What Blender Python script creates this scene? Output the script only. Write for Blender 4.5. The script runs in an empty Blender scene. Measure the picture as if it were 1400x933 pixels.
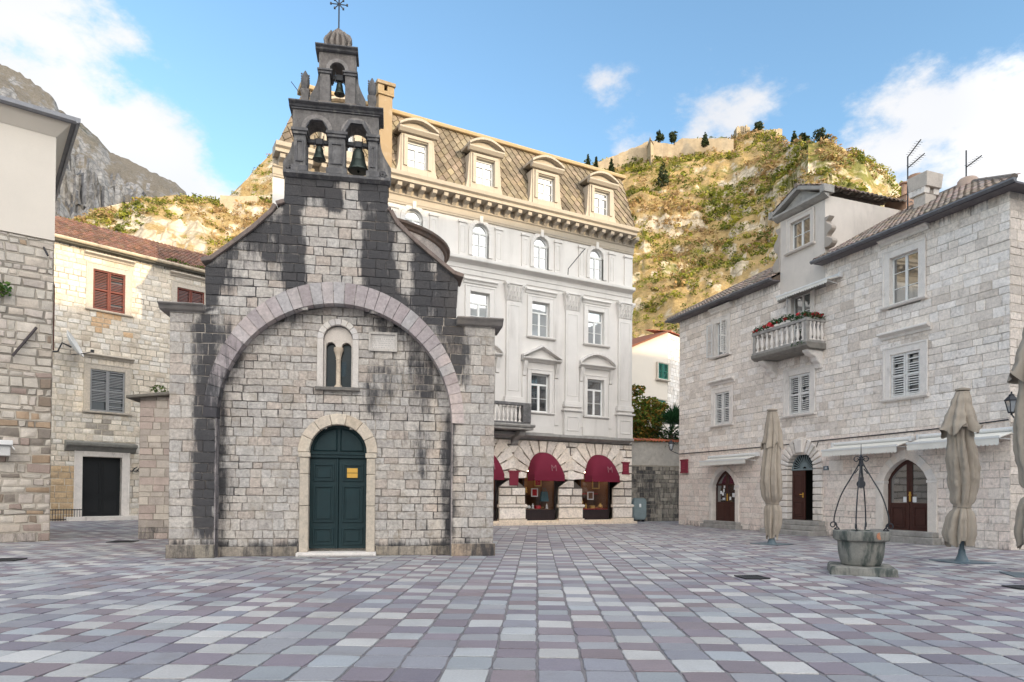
import bpy, bmesh, math, random
from mathutils import Vector, Matrix, noise
R = math.radians
PI = math.pi
rnd = random.Random(7)
SC = bpy.context.scene
COL = SC.collection

# ---------------------------------------------------------------- camera model
F = 933.0; TH = .012; RO = .008; PX0, PY0 = 700.0, 664.0
CAMP = Vector((0, 0, 1.6))
FW = Vector((0, math.cos(TH), math.sin(TH)))
_u = Vector((0, -math.sin(TH), math.cos(TH))); _r = Vector((1, 0, 0))
RT = _r*math.cos(RO) + _u*math.sin(RO)
UP = -_r*math.sin(RO) + _u*math.cos(RO)
def ray(px, py): return FW + RT*((px-PX0)/F) + UP*((PY0-py)/F)
def at(px, py, Y):
    d = ray(px, py); return CAMP + d*(Y/d.y)
def proj(p):
    q = Vector(p)-CAMP; z = q.dot(FW)
    return PX0+F*q.dot(RT)/z, PY0-F*q.dot(UP)/z

class Fac:
    """a facade plane: local x along it, local y into the building, z up"""
    def __init__(s, px, Y, vp):
        p = at(px, 675, Y); s.o = Vector((p.x, p.y, 0))
        d = Vector(((vp-PX0)/F, 1, 0)).normalized()
        if d.x < 0: d = -d
        s.e = d; s.n = Vector((-d.y, d.x, 0)); s.a = math.atan2(d.y, d.x)
    def uv(s, px, py, d=0):
        k = ray(px, py); t = (s.o+s.n*d-CAMP).dot(s.n)/k.dot(s.n)
        p = CAMP+k*t
        return (p-s.o).dot(s.e), p.z
    def box(s, x0, x1, ytop, ybot, d=0):
        xc, yc = (x0+x1)/2, (ytop+ybot)/2
        return s.uv(x0, yc, d)[0], s.uv(x1, yc, d)[0], s.uv(xc, ybot, d)[1], s.uv(xc, ytop, d)[1]
    def w(s, u, d, z): return s.o+s.e*u+s.n*d+Vector((0, 0, z))
    def px(s, u, z, d=0): return proj(s.w(u, d, z))

# ---------------------------------------------------------------- mesh builder
W4 = (1, 1, 1, 0)
class MB:
    def __init__(s): s.v = []; s.f = []; s.c = []
    def add(s, vs, fs, col=W4):
        n = len(s.v); s.v += [tuple(v) for v in vs]
        s.c += col if isinstance(col, list) else [col]*len(vs)
        s.f += [tuple(i+n for i in f) for f in fs]
    def box(s, x0, x1, y0, y1, z0, z1, col=W4):
        s.hexa([(x0,y0,z0),(x1,y0,z0),(x1,y1,z0),(x0,y1,z0),(x0,y0,z1),(x1,y0,z1),(x1,y1,z1),(x0,y1,z1)], col)
    def hexa(s, p, col=W4):
        s.add(p, [(0,3,2,1),(4,5,6,7),(0,1,5,4),(1,2,6,5),(2,3,7,6),(3,0,4,7)], col)
    def quad(s, a, b, c, d, col=W4): s.add([a,b,c,d], [(0,1,2,3)], col)
    def prism(s, poly, y0, y1, col=W4):
        n = len(poly)
        s.add([(x,y0,z) for x,z in poly]+[(x,y1,z) for x,z in poly],
              [tuple(range(n)), tuple(range(2*n-1,n-1,-1))]+[(i,i+n,(i+1)%n+n,(i+1)%n) for i in range(n)], col)
    def prismx(s, poly, x0, x1, col=W4):
        """profile in (y,z) swept along x"""
        n = len(poly)
        s.add([(x0,y,z) for y,z in poly]+[(x1,y,z) for y,z in poly],
              [tuple(range(n)), tuple(range(2*n-1,n-1,-1))]+[(i,i+n,(i+1)%n+n,(i+1)%n) for i in range(n)], col)
    def tube(s, pts, rad, n=6, col=W4):
        pts = [Vector(p) for p in pts]; m = len(pts)
        rs = rad if isinstance(rad, (list,tuple)) else [rad]*m
        vs = []; ref = None
        for i, p in enumerate(pts):
            t = (pts[min(i+1,m-1)]-pts[max(i-1,0)]).normalized()
            if ref is None:
                ref = Vector((0,0,1)) if abs(t.z) < .9 else Vector((1,0,0))
            a = (ref-t*ref.dot(t)).normalized(); ref = a; b = t.cross(a)
            for k in range(n):
                q = 2*PI*k/n; vs.append(p+(a*math.cos(q)+b*math.sin(q))*rs[i])
        fs = [(i*n+k, i*n+(k+1)%n, (i+1)*n+(k+1)%n, (i+1)*n+k) for i in range(m-1) for k in range(n)]
        fs += [tuple(range(n-1,-1,-1)), tuple((m-1)*n+k for k in range(n))]
        s.add(vs, fs, col)
    def lathe(s, prof, cx=0, cy=0, n=16, col=W4, rot=0, a0=0, a1=2*PI):
        full = abs(a1-a0-2*PI) < 1e-6; k = n if full else n+1
        vs = [(cx+r*math.cos(a0+rot+(a1-a0)*i/n), cy+r*math.sin(a0+rot+(a1-a0)*i/n), z) for r, z in prof for i in range(k)]
        fs = [(j*k+i, j*k+(i+1)%k, (j+1)*k+(i+1)%k, (j+1)*k+i) for j in range(len(prof)-1) for i in range(n)]
        if full:
            if prof[0][0] > 1e-4: fs.append(tuple(range(k-1,-1,-1)))
            if prof[-1][0] > 1e-4: fs.append(tuple((len(prof)-1)*k+i for i in range(k)))
        s.add(vs, fs, col)
    def wedge_ring(s, cu, cz, r0, r1, y0, y1, n, a0=0, a1=PI, gap=.008, cols=None, r1f=None, r0f=None):
        for i in range(n):
            b0 = a0+(a1-a0)*i/n; b1 = a0+(a1-a0)*(i+1)/n
            g0 = gap/r0*.5
            b0 += g0; b1 -= g0
            col = cols(i) if cols else W4; m = 3; jy = rnd.uniform(-.006,.006)
            for j in range(m):
                c0 = b0+(b1-b0)*j/m; c1 = b0+(b1-b0)*(j+1)/m
                P = []
                for yy in (y0+jy, y1):
                    for c, rr in ((c0,r0),(c1,r0),(c1,r1),(c0,r1)):
                        rad = rr
                        if rr == r1 and r1f: rad = r1f(c)
                        if rr == r0 and r0f: rad = r0f(c)
                        P.append((cu+rad*math.cos(c), yy, cz+rad*math.sin(c)))
                fs = [(0,1,2,3),(7,6,5,4),(0,4,5,1),(2,6,7,3)]
                if j == 0: fs.append((0,3,7,4))
                if j == m-1: fs.append((1,5,6,2))
                s.add(P, fs, col)
    def spandrel(s, u0, u1, zs, zt, cu, hw, b, y0, y1, n=14, col=W4):
        """solid block u0..u1, zs..zt with an arch (half width hw, rise b) cut out of it"""
        if cu-hw > u0+1e-4: s.box(u0, cu-hw, y0, y1, zs, zt, col)
        if u1 > cu+hw+1e-4: s.box(cu+hw, u1, y0, y1, zs, zt, col)
        pts = [(cu-hw*math.cos(PI*i/n), zs+b*math.sin(PI*i/n)) for i in range(n+1)]
        for (a, za), (c, zc) in zip(pts, pts[1:]):
            s.hexa([(a,y0,za),(c,y0,zc),(c,y1,zc),(a,y1,za),(a,y0,zt),(c,y0,zt),(c,y1,zt),(a,y1,zt)], col)
    def rectring(s, u0, u1, z0, z1, w, y0, y1, col=W4):
        s.box(u0,u0+w,y0,y1,z0,z1,col); s.box(u1-w,u1,y0,y1,z0,z1,col)
        s.box(u0+w,u1-w,y0,y1,z1-w,z1,col); s.box(u0+w,u1-w,y0,y1,z0,z0+w,col)
    def build(s, name, mat, parent=None, smooth=0, bevel=0, recalc=True, loc=None):
        me = bpy.data.meshes.new(name)
        me.from_pydata(s.v, [], s.f); me.validate()
        at_ = me.color_attributes.new('tint', 'FLOAT_COLOR', 'POINT')
        at_.data.foreach_set('color', [x for c in s.c for x in c])
        if recalc:
            bm = bmesh.new(); bm.from_mesh(me)
            bmesh.ops.recalc_face_normals(bm, faces=bm.faces); bm.to_mesh(me); bm.free()
        if smooth:
            me.shade_smooth(); me.set_sharp_from_angle(angle=R(smooth))
        me.materials.append(mat)
        o = bpy.data.objects.new(name, me); COL.objects.link(o)
        if parent: o.parent = parent
        if loc: o.location = loc
        if bevel:
            m = o.modifiers.new('bevel', 'BEVEL'); m.width = bevel; m.segments = 1; m.limit_method = 'ANGLE'; m.angle_limit = R(40)
        return o

def tag(o, label=None, cat=None, group=None, kind=None):
    if label: o['label'] = label
    if cat: o['category'] = cat
    if group: o['group'] = group
    if kind: o['kind'] = kind
    return o
def thing(name, label, cat, loc=(0,0,0), rz=0, group=None):
    o = bpy.data.objects.new(name, None); COL.objects.link(o)
    o.empty_display_size = .3
    o.location = loc; o.rotation_euler = (0,0,rz)
    return tag(o, label, cat, group)
def kids(o): return [c for c in COL.objects if c.parent == o]
def dup(o, parent=None):
    c = o.copy(); COL.objects.link(c)
    if parent: c.parent = parent
    for k in kids(o): dup(k, c)
    return c
def text_mesh(body, size, depth, name, mat, parent, mtx):
    cu = bpy.data.curves.new(name, 'FONT'); cu.body = body; cu.size = size; cu.extrude = depth
    cu.align_x = 'CENTER'; cu.align_y = 'CENTER'
    t = bpy.data.objects.new(name, cu); COL.objects.link(t)
    dg = bpy.context.evaluated_depsgraph_get()
    me = bpy.data.meshes.new_from_object(t.evaluated_get(dg))
    bpy.data.objects.remove(t)
    a = me.color_attributes.new('tint', 'FLOAT_COLOR', 'POINT')
    a.data.foreach_set('color', [1,1,1,0]*len(me.vertices))
    me.materials.clear(); me.materials.append(mat); me.transform(mtx)
    o = bpy.data.objects.new(name, me); COL.objects.link(o); o.parent = parent
    return o

# ---------------------------------------------------------------- materials
class NT:
    def __init__(s, tree): s.t = tree
    def n(s, typ, **kw):
        x = s.t.nodes.new(typ)
        for k, v in kw.items():
            if k[0] == '_': x.inputs[k[1:].replace('_',' ')].default_value = v
            else: setattr(x, k, v)
        return x
    def l(s, a, b): s.t.links.new(a, b)
    def math(s, op, a, b=None, clamp=False):
        x = s.t.nodes.new('ShaderNodeMath'); x.operation = op; x.use_clamp = clamp
        for i, q in enumerate((a, b)):
            if q is None: continue
            if isinstance(q, (int, float)): x.inputs[i].default_value = q
            else: s.l(q, x.inputs[i])
        return x.outputs[0]
    def noise(s, vec, scale, detail=4, rough=.6):
        x = s.t.nodes.new('ShaderNodeTexNoise'); x.inputs['Scale'].default_value = scale
        x.inputs['Detail'].default_value = detail; x.inputs['Roughness'].default_value = rough
        if vec is not None: s.l(vec, x.inputs['Vector'])
        return x.outputs['Fac']
    def mix(s, fac, a, b, blend='MIX'):
        x = s.t.nodes.new('ShaderNodeMix'); x.data_type = 'RGBA'; x.blend_type = blend
        for i, q in ((0, fac), (6, a), (7, b)):
            if isinstance(q, (int, float)): x.inputs[i].default_value = q
            elif isinstance(q, tuple): x.inputs[i].default_value = q if len(q) == 4 else (*q, 1)
            else: s.l(q, x.inputs[i])
        return x.outputs[2]
    def ramp(s, fac, lo, hi):
        x = s.t.nodes.new('ShaderNodeMapRange'); x.interpolation_type = 'SMOOTHSTEP'
        x.inputs[1].default_value = lo; x.inputs[2].default_value = hi
        s.l(fac, x.inputs[0]); return x.outputs[0]

def surf(name, color, rough=.85, namp=.35, nscale=3.0, fine=.25, fscale=40, bump=.25, bscale=30, bdist=.01,
         dirt=None, dirt_amt=.5, dirt_lo=.5, dirt_hi=.75, dscale=1.2, stretch=1.0, metallic=0, spec=.4,
         stain=(.034,.034,.039), stain_rag=1.6, coat=0, sheen=0):
    m = bpy.data.materials.new(name); m.use_nodes = True
    t = NT(m.node_tree); bs = m.node_tree.nodes['Principled BSDF']
    tc = t.n('ShaderNodeTexCoord'); vec = tc.outputs['Object']
    att = t.n('ShaderNodeAttribute'); att.attribute_name = 'tint'
    c = t.mix(1.0, att.outputs['Color'], color, 'MULTIPLY')
    n1 = t.noise(vec, nscale, 5, .65); n2 = t.noise(vec, fscale, 3, .7)
    k = t.math('ADD', t.math('MULTIPLY', t.math('SUBTRACT', n1, .5), namp*2), t.math('MULTIPLY', t.math('SUBTRACT', n2, .5), fine*2))
    k = t.math('MAXIMUM', t.math('ADD', k, 1.0), .15)
    mul = t.n('ShaderNodeVectorMath', operation='SCALE'); t.l(c, mul.inputs[0]); t.l(k, mul.inputs['Scale'])
    c = mul.outputs[0]
    if dirt is not None:
        mp = t.n('ShaderNodeMapping'); mp.inputs['Scale'].default_value = (1, 1, stretch); t.l(vec, mp.inputs['Vector'])
        d = t.noise(mp.outputs[0], dscale, 6, .65)
        c = t.mix(t.math('MULTIPLY', t.ramp(d, dirt_lo, dirt_hi), dirt_amt), c, dirt)
    if stain is not None:
        mp = t.n('ShaderNodeMapping'); mp.inputs['Scale'].default_value = (1, 1, .35); t.l(vec, mp.inputs['Vector'])
        d = t.noise(mp.outputs[0], 4.0, 8, .8)
        mp2 = t.n('ShaderNodeMapping'); mp2.inputs['Scale'].default_value = (1, 1, .1); t.l(vec, mp2.inputs['Vector'])
        d = t.math('ADD', t.math('MULTIPLY', d, .6), t.math('MULTIPLY', t.noise(mp2.outputs[0], 11, 5, .7), .4))
        sv = t.math('ADD', att.outputs['Alpha'], t.math('MULTIPLY', t.math('SUBTRACT', d, .5), stain_rag))
        gate = t.ramp(att.outputs['Alpha'], .0, .12)
        sv = t.math('MULTIPLY', t.ramp(sv, .22, .64), gate)
        c = t.mix(t.math('MULTIPLY', sv, .93), c, stain)
    t.l(c, bs.inputs['Base Color'])
    bs.inputs['Roughness'].default_value = rough; bs.inputs['Metallic'].default_value = metallic
    bs.inputs['Specular IOR Level'].default_value = spec
    if coat: bs.inputs['Coat Weight'].default_value = coat
    if bump:
        b = t.n('ShaderNodeBump'); b.inputs['Strength'].default_value = bump; b.inputs['Distance'].default_value = bdist
        hn = t.noise(vec, bscale, 5, .7); hn2 = t.noise(vec, bscale*.25, 3, .6)
        t.l(t.math('ADD', hn, t.math('MULTIPLY', hn2, 1.5)), b.inputs['Height']); t.l(b.outputs[0], bs.inputs['Normal'])
    return m
M = {}
M['ashlar'] = surf('church ashlar', (.46,.425,.39), fine=.62, fscale=13, namp=.36, nscale=4, bump=.8, bdist=.018, dirt=(.30,.25,.19), dirt_amt=.55, dscale=2.2, dirt_lo=.52, dirt_hi=.72)
M['white_stone'] = surf('pale limestone', (.79,.735,.685), namp=.28, nscale=3.0, fine=.45, fscale=11, bump=.9, bscale=16, bdist=.022, dirt=(.36,.30,.255), dirt_amt=.65, dscale=3.2, dirt_lo=.55, dirt_hi=.74)
M['rubble'] = surf('rubble stone', (.51,.47,.42), namp=.35, nscale=4, bump=.6, bdist=.02, dirt=(.24,.2,.15), dirt_amt=.5, dscale=1.8)
M['house_stone'] = surf('cream stone', (.72,.675,.61), namp=.28, nscale=3, fine=.4, fscale=10, bump=.7, bdist=.02, dirt=(.40,.32,.23), dirt_amt=.55, dscale=.9, dirt_lo=.5, dirt_hi=.7)
M['dark_stone'] = surf('weathered dark stone', (.128,.124,.124), namp=.8, fine=.4, fscale=18, nscale=5, bump=.5, dirt=(.27,.25,.23), dirt_amt=.75, dscale=6, dirt_lo=.53, dirt_hi=.70, stretch=.35)
M['pink_stone'] = surf('pinkish limestone', (.45,.40,.39), fine=.45, fscale=14, namp=.3, nscale=5, bump=.4, dirt=(.33,.31,.29), dirt_amt=.5, dscale=3)
M['door_stone'] = surf('dressed cream stone', (.53,.475,.405), fine=.4, fscale=16, namp=.3, nscale=6, bump=.35, dirt=(.45,.36,.26), dirt_amt=.45, dscale=3)
M['trim'] = surf('dressed limestone', (.72,.675,.63), namp=.22, nscale=4, fine=.3, bump=.4, dirt=(.30,.265,.235), dirt_amt=.5, dscale=3, stretch=.5, dirt_lo=.54)
M['grey_trim'] = surf('grey weathered stone', (.33,.315,.295), namp=.4, nscale=4, bump=.4, dirt=(.13,.125,.115), dirt_amt=.6, dscale=2.5, dirt_lo=.45)
M['plaster'] = surf('pale grey plaster', (.65,.62,.585), namp=.12, nscale=1.2, fine=.08, bump=.1, dirt=(.40,.37,.34), dirt_amt=.55, dscale=1.1, stretch=.16, dirt_lo=.5, dirt_hi=.78)
M['cream_plaster'] = surf('warm white plaster', (.64,.575,.50), namp=.08, nscale=.8, fine=.05, bump=.08, dirt=(.6,.55,.48), dirt_amt=.3, dscale=.7, stretch=.3)
M['dormer_plaster'] = surf('worn grey plaster', (.60,.55,.50), namp=.15, nscale=1.5, fine=.08, bump=.1, dirt=(.34,.31,.29), dirt_amt=.5, dscale=1.2, stretch=.3)
M['cornice'] = surf('cornice stone', (.42,.365,.295), namp=.15, nscale=2, bump=.15, dirt=(.42,.38,.33), dirt_amt=.4, dscale=2.5)
M['slate'] = surf('diamond fibre tiles', (.235,.19,.135), namp=.5, nscale=1.5, fine=.4, bump=.5, dirt=(.10,.08,.06), dirt_amt=.75, dscale=1.3, dirt_lo=.44, dirt_hi=.66)
M['terracotta'] = surf('old clay tiles', (.19,.105,.075), namp=.5, nscale=6, bump=.4, dirt=(.13,.12,.10), dirt_amt=.6, dscale=3)
M['old_tile'] = surf('grey brown clay tiles', (.24,.195,.165), namp=.5, nscale=6, bump=.4, dirt=(.30,.27,.23), dirt_amt=.5, dscale=5)
M['red_tile'] = surf('red clay tiles', (.42,.13,.07), namp=.3, nscale=6, bump=.3)
M['lead'] = surf('lead sheet', (.13,.13,.14), rough=.55, namp=.3, nscale=4, bump=.1, dirt=(.25,.24,.23), dirt_amt=.4, dscale=4)
M['green_wood'] = surf('dark green painted wood', (.004,.022,.026), rough=.6, namp=.35, nscale=4, fine=.2, bump=.15, dirt=(.015,.035,.036), dirt_amt=.5, dscale=6, stretch=.15)
M['dark_wood'] = surf('nearly black wood', (.007,.009,.011), rough=.6, namp=.3, bump=.1)
M['brown_wood'] = surf('dark red brown wood', (.055,.018,.013), rough=.45, namp=.35, nscale=5, bump=.1)
M['white_wood'] = surf('white painted wood', (.72,.72,.70), rough=.55, namp=.08, nscale=3, fine=.05, bump=.05, stain=None)
M['old_white_wood'] = surf('flaking white paint', (.66,.65,.63), rough=.7, namp=.2, nscale=5, bump=.1, dirt=(.33,.31,.29), dirt_amt=.6, dscale=7, dirt_lo=.52)
M['red_wood'] = surf('faded red paint', (.17,.05,.036), rough=.75, namp=.4, nscale=6, bump=.1, dirt=(.30,.19,.15), dirt_amt=.7, dscale=8, dirt_lo=.55)
M['grey_wood'] = surf('bare grey wood', (.29,.295,.30), rough=.8, namp=.4, nscale=6, bump=.2, dirt=(.12,.12,.125), dirt_amt=.5, dscale=6)
M['green_shutter'] = surf('green shutter paint', (.012,.13,.085), rough=.55, namp=.2, bump=.05)
M['iron'] = surf('black wrought iron', (.014,.016,.022), rough=.5, namp=.3, bump=.15, spec=.5)
M['bronze'] = surf('bell bronze', (.045,.06,.052), rough=.45, namp=.4, nscale=8, bump=.1, metallic=.5)
M['canvas'] = surf('beige canvas', (.345,.295,.24), rough=.9, namp=.15, nscale=3, fine=.08, bump=.15, bscale=60, dirt=(.25,.21,.165), dirt_amt=.4, dscale=2.5)
M['white_canvas'] = surf('cream awning canvas', (.74,.72,.66), rough=.8, namp=.08, fine=.04, bump=.05)
M['maroon'] = surf('maroon awning canvas', (.15,.008,.028), rough=.85, namp=.15, fine=.08, bump=.08)
M['maroon_sign'] = surf('maroon sign', (.20,.02,.04), rough=.5, namp=.1, bump=.03)
M['grey_print'] = surf('grey print', (.27,.10,.12), rough=.8, namp=.1, bump=0)
M['brass'] = surf('yellow brass plate', (.62,.36,.07), rough=.45, namp=.15, bump=.03, metallic=.2)
M['copper'] = surf('rusty sheet metal', (.46,.29,.2), rough=.6, namp=.3, nscale=3, bump=.05, dirt=(.33,.13,.05), dirt_amt=.7, dscale=4, stretch=.2)
M['white_paint'] = surf('white painted metal', (.7,.7,.69), rough=.45, namp=.06, bump=.02)
M['teal_metal'] = surf('grey green metal', (.20,.25,.26), rough=.5, namp=.2, nscale=3, bump=.05)
M['blue_steel'] = surf('blue grey steel', (.10,.14,.165), rough=.5, namp=.25, bump=.05)
M['well_stone'] = surf('stained well stone', (.24,.23,.205), namp=.4, nscale=4, bump=.5, dirt=(.045,.06,.055), dirt_amt=.9, dscale=4.5, stretch=.25, dirt_lo=.45, dirt_hi=.65)
M['rust'] = surf('rust streak stone', (.42,.19,.11), namp=.4, bump=.2)
M['gold'] = surf('gilt', (.60,.40,.12), rough=.35, metallic=.6, namp=.2, bump=0)
M['paper'] = surf('white paper', (.78,.78,.78), rough=.8, namp=.05, bump=0)
M['shop_red'] = surf('red cloth', (.42,.02,.03), rough=.9, namp=.2, bump=.1)
M['shop_wood'] = surf('warm shop wood', (.15,.07,.03), rough=.6, namp=.3, bump=.05)
M['shop_dark'] = surf('dark base panel', (.03,.02,.022), rough=.6, namp=.2, bump=.05)
M['shop_teal'] = surf('teal fabric', (.02,.09,.12), rough=.9, namp=.2, bump=.05)
M['curtain'] = surf('white curtain', (.75,.74,.72), rough=.95, namp=.1, bump=.05)
M['interior'] = surf('dark room', (.03,.028,.026), rough=.9, namp=.2, bump=0)
M['bark'] = surf('bark', (.12,.09,.065), namp=.4, bump=.4)
def glass(name, tint=(.015,.02,.025), refl=.3, rough=.03):
    m = bpy.data.materials.new(name); m.use_nodes = True; t = NT(m.node_tree)
    bs = m.node_tree.nodes['Principled BSDF']
    bs.inputs['Base Color'].default_value = (*tint, 1); bs.inputs['Roughness'].default_value = .25
    g = t.n('ShaderNodeBsdfGlossy'); g.inputs['Roughness'].default_value = rough; g.inputs['Color'].default_value = (.9,.93,.95,1)
    tc = t.n('ShaderNodeTexCoord'); b = t.n('ShaderNodeBump'); b.inputs['Strength'].default_value = .05; b.inputs['Distance'].default_value = .02
    t.l(t.noise(tc.outputs['Object'], 1.5, 2, .5), b.inputs['Height']); t.l(b.outputs[0], g.inputs['Normal'])
    mx = t.n('ShaderNodeMixShader'); mx.inputs[0].default_value = refl
    t.l(bs.outputs[0], mx.inputs[1]); t.l(g.outputs[0], mx.inputs[2])
    t.l(mx.outputs[0], m.node_tree.nodes['Material Output'].inputs[0])
    return m
M['glass'] = glass('window glass')
M['glass_bright'] = glass('window glass over curtains', (.30,.32,.33), .3)
M['glass_dark'] = glass('dark window glass', (.006,.01,.012), .08)
def clear_glass():
    m = bpy.data.materials.new('shop glass'); m.use_nodes = True; t = NT(m.node_tree)
    g = t.n('ShaderNodeBsdfGlossy'); g.inputs['Roughness'].default_value = .02
    tr = t.n('ShaderNodeBsdfTransparent'); mx = t.n('ShaderNodeMixShader'); mx.inputs[0].default_value = .07
    t.l(tr.outputs[0], mx.inputs[1]); t.l(g.outputs[0], mx.inputs[2])
    t.l(mx.outputs[0], m.node_tree.nodes['Material Output'].inputs[0]); return m
M['clear_glass'] = clear_glass()
def emit(name, col, s):
    m = bpy.data.materials.new(name); m.use_nodes = True; bs = m.node_tree.nodes['Principled BSDF']
    bs.inputs['Emission Color'].default_value = (*col,1); bs.inputs['Emission Strength'].default_value = s; return m
M['lamp_glow'] = emit('shop lamp glow', (1,.78,.5), 7)

# ---------------------------------------------------------------- masonry
def subtract(iv, holes, z):
    for h in holes:
        if h[0] == 'rect': _, a, b, z0, z1 = h
        else:
            _, cu, hw, z0, zs, b_ = h
            if z > zs:
                q = 1-((z-zs)/b_)**2
                if q <= 0: continue
                a, b, z1 = cu-hw*math.sqrt(q), cu+hw*math.sqrt(q), zs+b_
            else: a, b, z1 = cu-hw, cu+hw, zs+b_
        if not (z0 <= z <= z1): continue
        out = []
        for p, q in iv:
            if b <= p or a >= q: out.append((p, q))
            else:
                if a > p: out.append((p, a))
                if b < q: out.append((b, q))
        iv = out
    return iv
def masonry(mb, outer, holes, z0, z1, ch, bw, mapf=None, y=0, joint=.014, depth=.014, jit=.005, rag=.006, tint=None, stain=None,
            sub=(1,1), proud=.008, mortar=(.82,.78,.72), g=rnd, bev=.008, minw=.14):
    mapf = mapf or (lambda u, d, z: (u, d, z))
    z = z0
    while z < z1-1e-3:
        h = g.uniform(*ch); zt = z+h
        if z1-zt < ch[0]*.6: zt = z1
        zm = (z+zt)/2
        def ivs(q): return subtract(outer(q), holes, q)
        A, B, C = ivs(z+1e-3), ivs(zt-1e-3), ivs(zm)
        if not (len(A) == len(B) == len(C)): A = B = C
        for (a0, a1), (b0, b1), (m0, m1) in zip(A, B, C):
            if m1-m0 < .03: continue
            mk = g.choice((.5,.75,1,1)); mcol = tuple(v*mk for v in mortar)
            sm = stain((a0+b0)/2, zm) if stain else 0
            sm2 = stain((a1+b1)/2, zm) if stain else 0
            mb.add([mapf(a0,y+depth,z), mapf(a1,y+depth,z), mapf(b1,y+depth,zt), mapf(b0,y+depth,zt)], [(0,1,2,3)],
                   [(*mcol,sm),(*mcol,sm2),(*mcol,sm2),(*mcol,sm)])
            L = m1-m0; cuts = [0]; p = 0
            while True:
                w = g.uniform(*bw)
                if p+w > L-minw: break
                p += w; cuts.append(p)
            cuts.append(L)
            for c0, c1 in zip(cuts, cuts[1:]):
                s0, s1 = c0/L, c1/L
                j = lambda: g.uniform(-jit, jit)
                k = joint*.5
                lf_, rt_ = c0 == 0, c1 == L
                xl0 = (a0 if lf_ else m0+c0)+k+j(); xr0 = (a1 if rt_ else m0+c1)-k+j()
                xl1 = (b0 if lf_ else m0+c0)+k+j(); xr1 = (b1 if rt_ else m0+c1)-k+j()
                if xr0-xl0 < .03 or xr1-xl1 < .03: continue
                zz = [z+k+j(), z+k+j(), zt-k+j(), zt-k+j()]
                yy = y+g.uniform(-proud, proud)
                sf = g.uniform(.74,1.26)
                tc = tint(( m0+m1)/2 if False else m0+(c0+c1)/2, zm) if tint else (1,1,1)
                nx, nz = sub
                def P(s, t, e):
                    bx = bev*e
                    l = xl0+(xl1-xl0)*t+bx; r_ = xr0+(xr1-xr0)*t-bx
                    u = l+(r_-l)*s
                    lo = zz[0]+(zz[1]-zz[0])*s+bx; hi = zz[3]+(zz[2]-zz[3])*s-bx
                    return u, lo+(hi-lo)*t
                vs = []; cs = []
                for jz in range(nz+1):
                    for jx in range(nx+1):
                        u, q = P(jx/nx, jz/nz, 1)
                        inner = 0 < jx < nx and 0 < jz < nz
                        if nx > 1 and not inner: u += g.uniform(-rag,rag); q += g.uniform(-rag,rag)
                        vs.append(mapf(u, yy-(g.uniform(0,.008) if inner else 0), q)); cs.append((*tc, min(1, stain(u,q)*sf) if stain else 0))
                fs = [(jz*(nx+1)+jx, jz*(nx+1)+jx+1, (jz+1)*(nx+1)+jx+1, (jz+1)*(nx+1)+jx) for jz in range(nz) for jx in range(nx)]
                ring = [(i,0) for i in range(nx)]+[(nx,i) for i in range(nz)]+[(nx-i,nz) for i in range(nx)]+[(0,nz-i) for i in range(nz)]
                n0 = len(vs)
                for (jx, jz) in ring:
                    u, q = P(jx/nx, jz/nz, 0); vs.append(mapf(u, y+depth+.006, q)); dkj = g.choice((.22,.45,.75,1,1)); cs.append((*[v*dkj for v in tc], cs[jz*(nx+1)+jx][3]))
                m = len(ring)
                for i in range(m):
                    a = ring[i]; b = ring[(i+1)%m]
                    fs.append((n0+i, n0+(i+1)%m, b[1]*(nx+1)+b[0], a[1]*(nx+1)+a[0]))
                mb.add(vs, fs, cs)
        z = zt
def palette(cols, jitter=.1):
    def f(u=0, z=0):
        c = rnd.choice(cols); k = 1+rnd.uniform(-jitter, jitter); return tuple(x*k for x in c)
    return f
def plainwall(mb, u0, u1, z0, z1, holes, y=0, col=W4, stain=None):
    us = {u0, u1}; zs = {z0, z1}
    for h in holes:
        a, b, c, d = h
        us |= {min(max(a,u0),u1), min(max(b,u0),u1)}; zs |= {min(max(c,z0),z1), min(max(d,z0),z1)}
    us = sorted(us); zs = sorted(zs)
    for a, b in zip(us, us[1:]):
        for c, d in zip(zs, zs[1:]):
            if any(h[0]-1e-5 <= a and b <= h[1]+1e-5 and h[2]-1e-5 <= c and d <= h[3]+1e-5 for h in holes): continue
            mb.quad((a,y,c),(b,y,c),(b,y,d),(a,y,d), col)

# ---------------------------------------------------------------- building pieces
def louvre(mb, u0, u1, z0, z1, y, fw=.07, pitch=.085, mid=True, broken=0):
    """a louvred shutter leaf in the plane y (thickness .04)"""
    mb.box(u0,u0+fw,y,y+.04,z0,z1); mb.box(u1-fw,u1,y,y+.04,z0,z1)
    rails = [z0, z1-fw]+([(z0+z1)/2-fw/2] if mid else [])
    for q in rails: mb.box(u0+fw,u1-fw,y+.001,y+.039,q,q+fw)
    q = z0+fw+.02
    while q < z1-fw-.03:
        if rnd.random() >= broken:
            d = rnd.uniform(-.006,.006)
            mb.hexa([(u0+fw,y+.004,q+d),(u1-fw,y+.004,q-d),(u1-fw,y+.012,q-d),(u0+fw,y+.012,q+d),
                     (u0+fw,y+.03,q+.036+d),(u1-fw,y+.03,q+.036-d),(u1-fw,y+.038,q+.036-d),(u0+fw,y+.038,q+.036+d)])
        q += pitch
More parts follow.
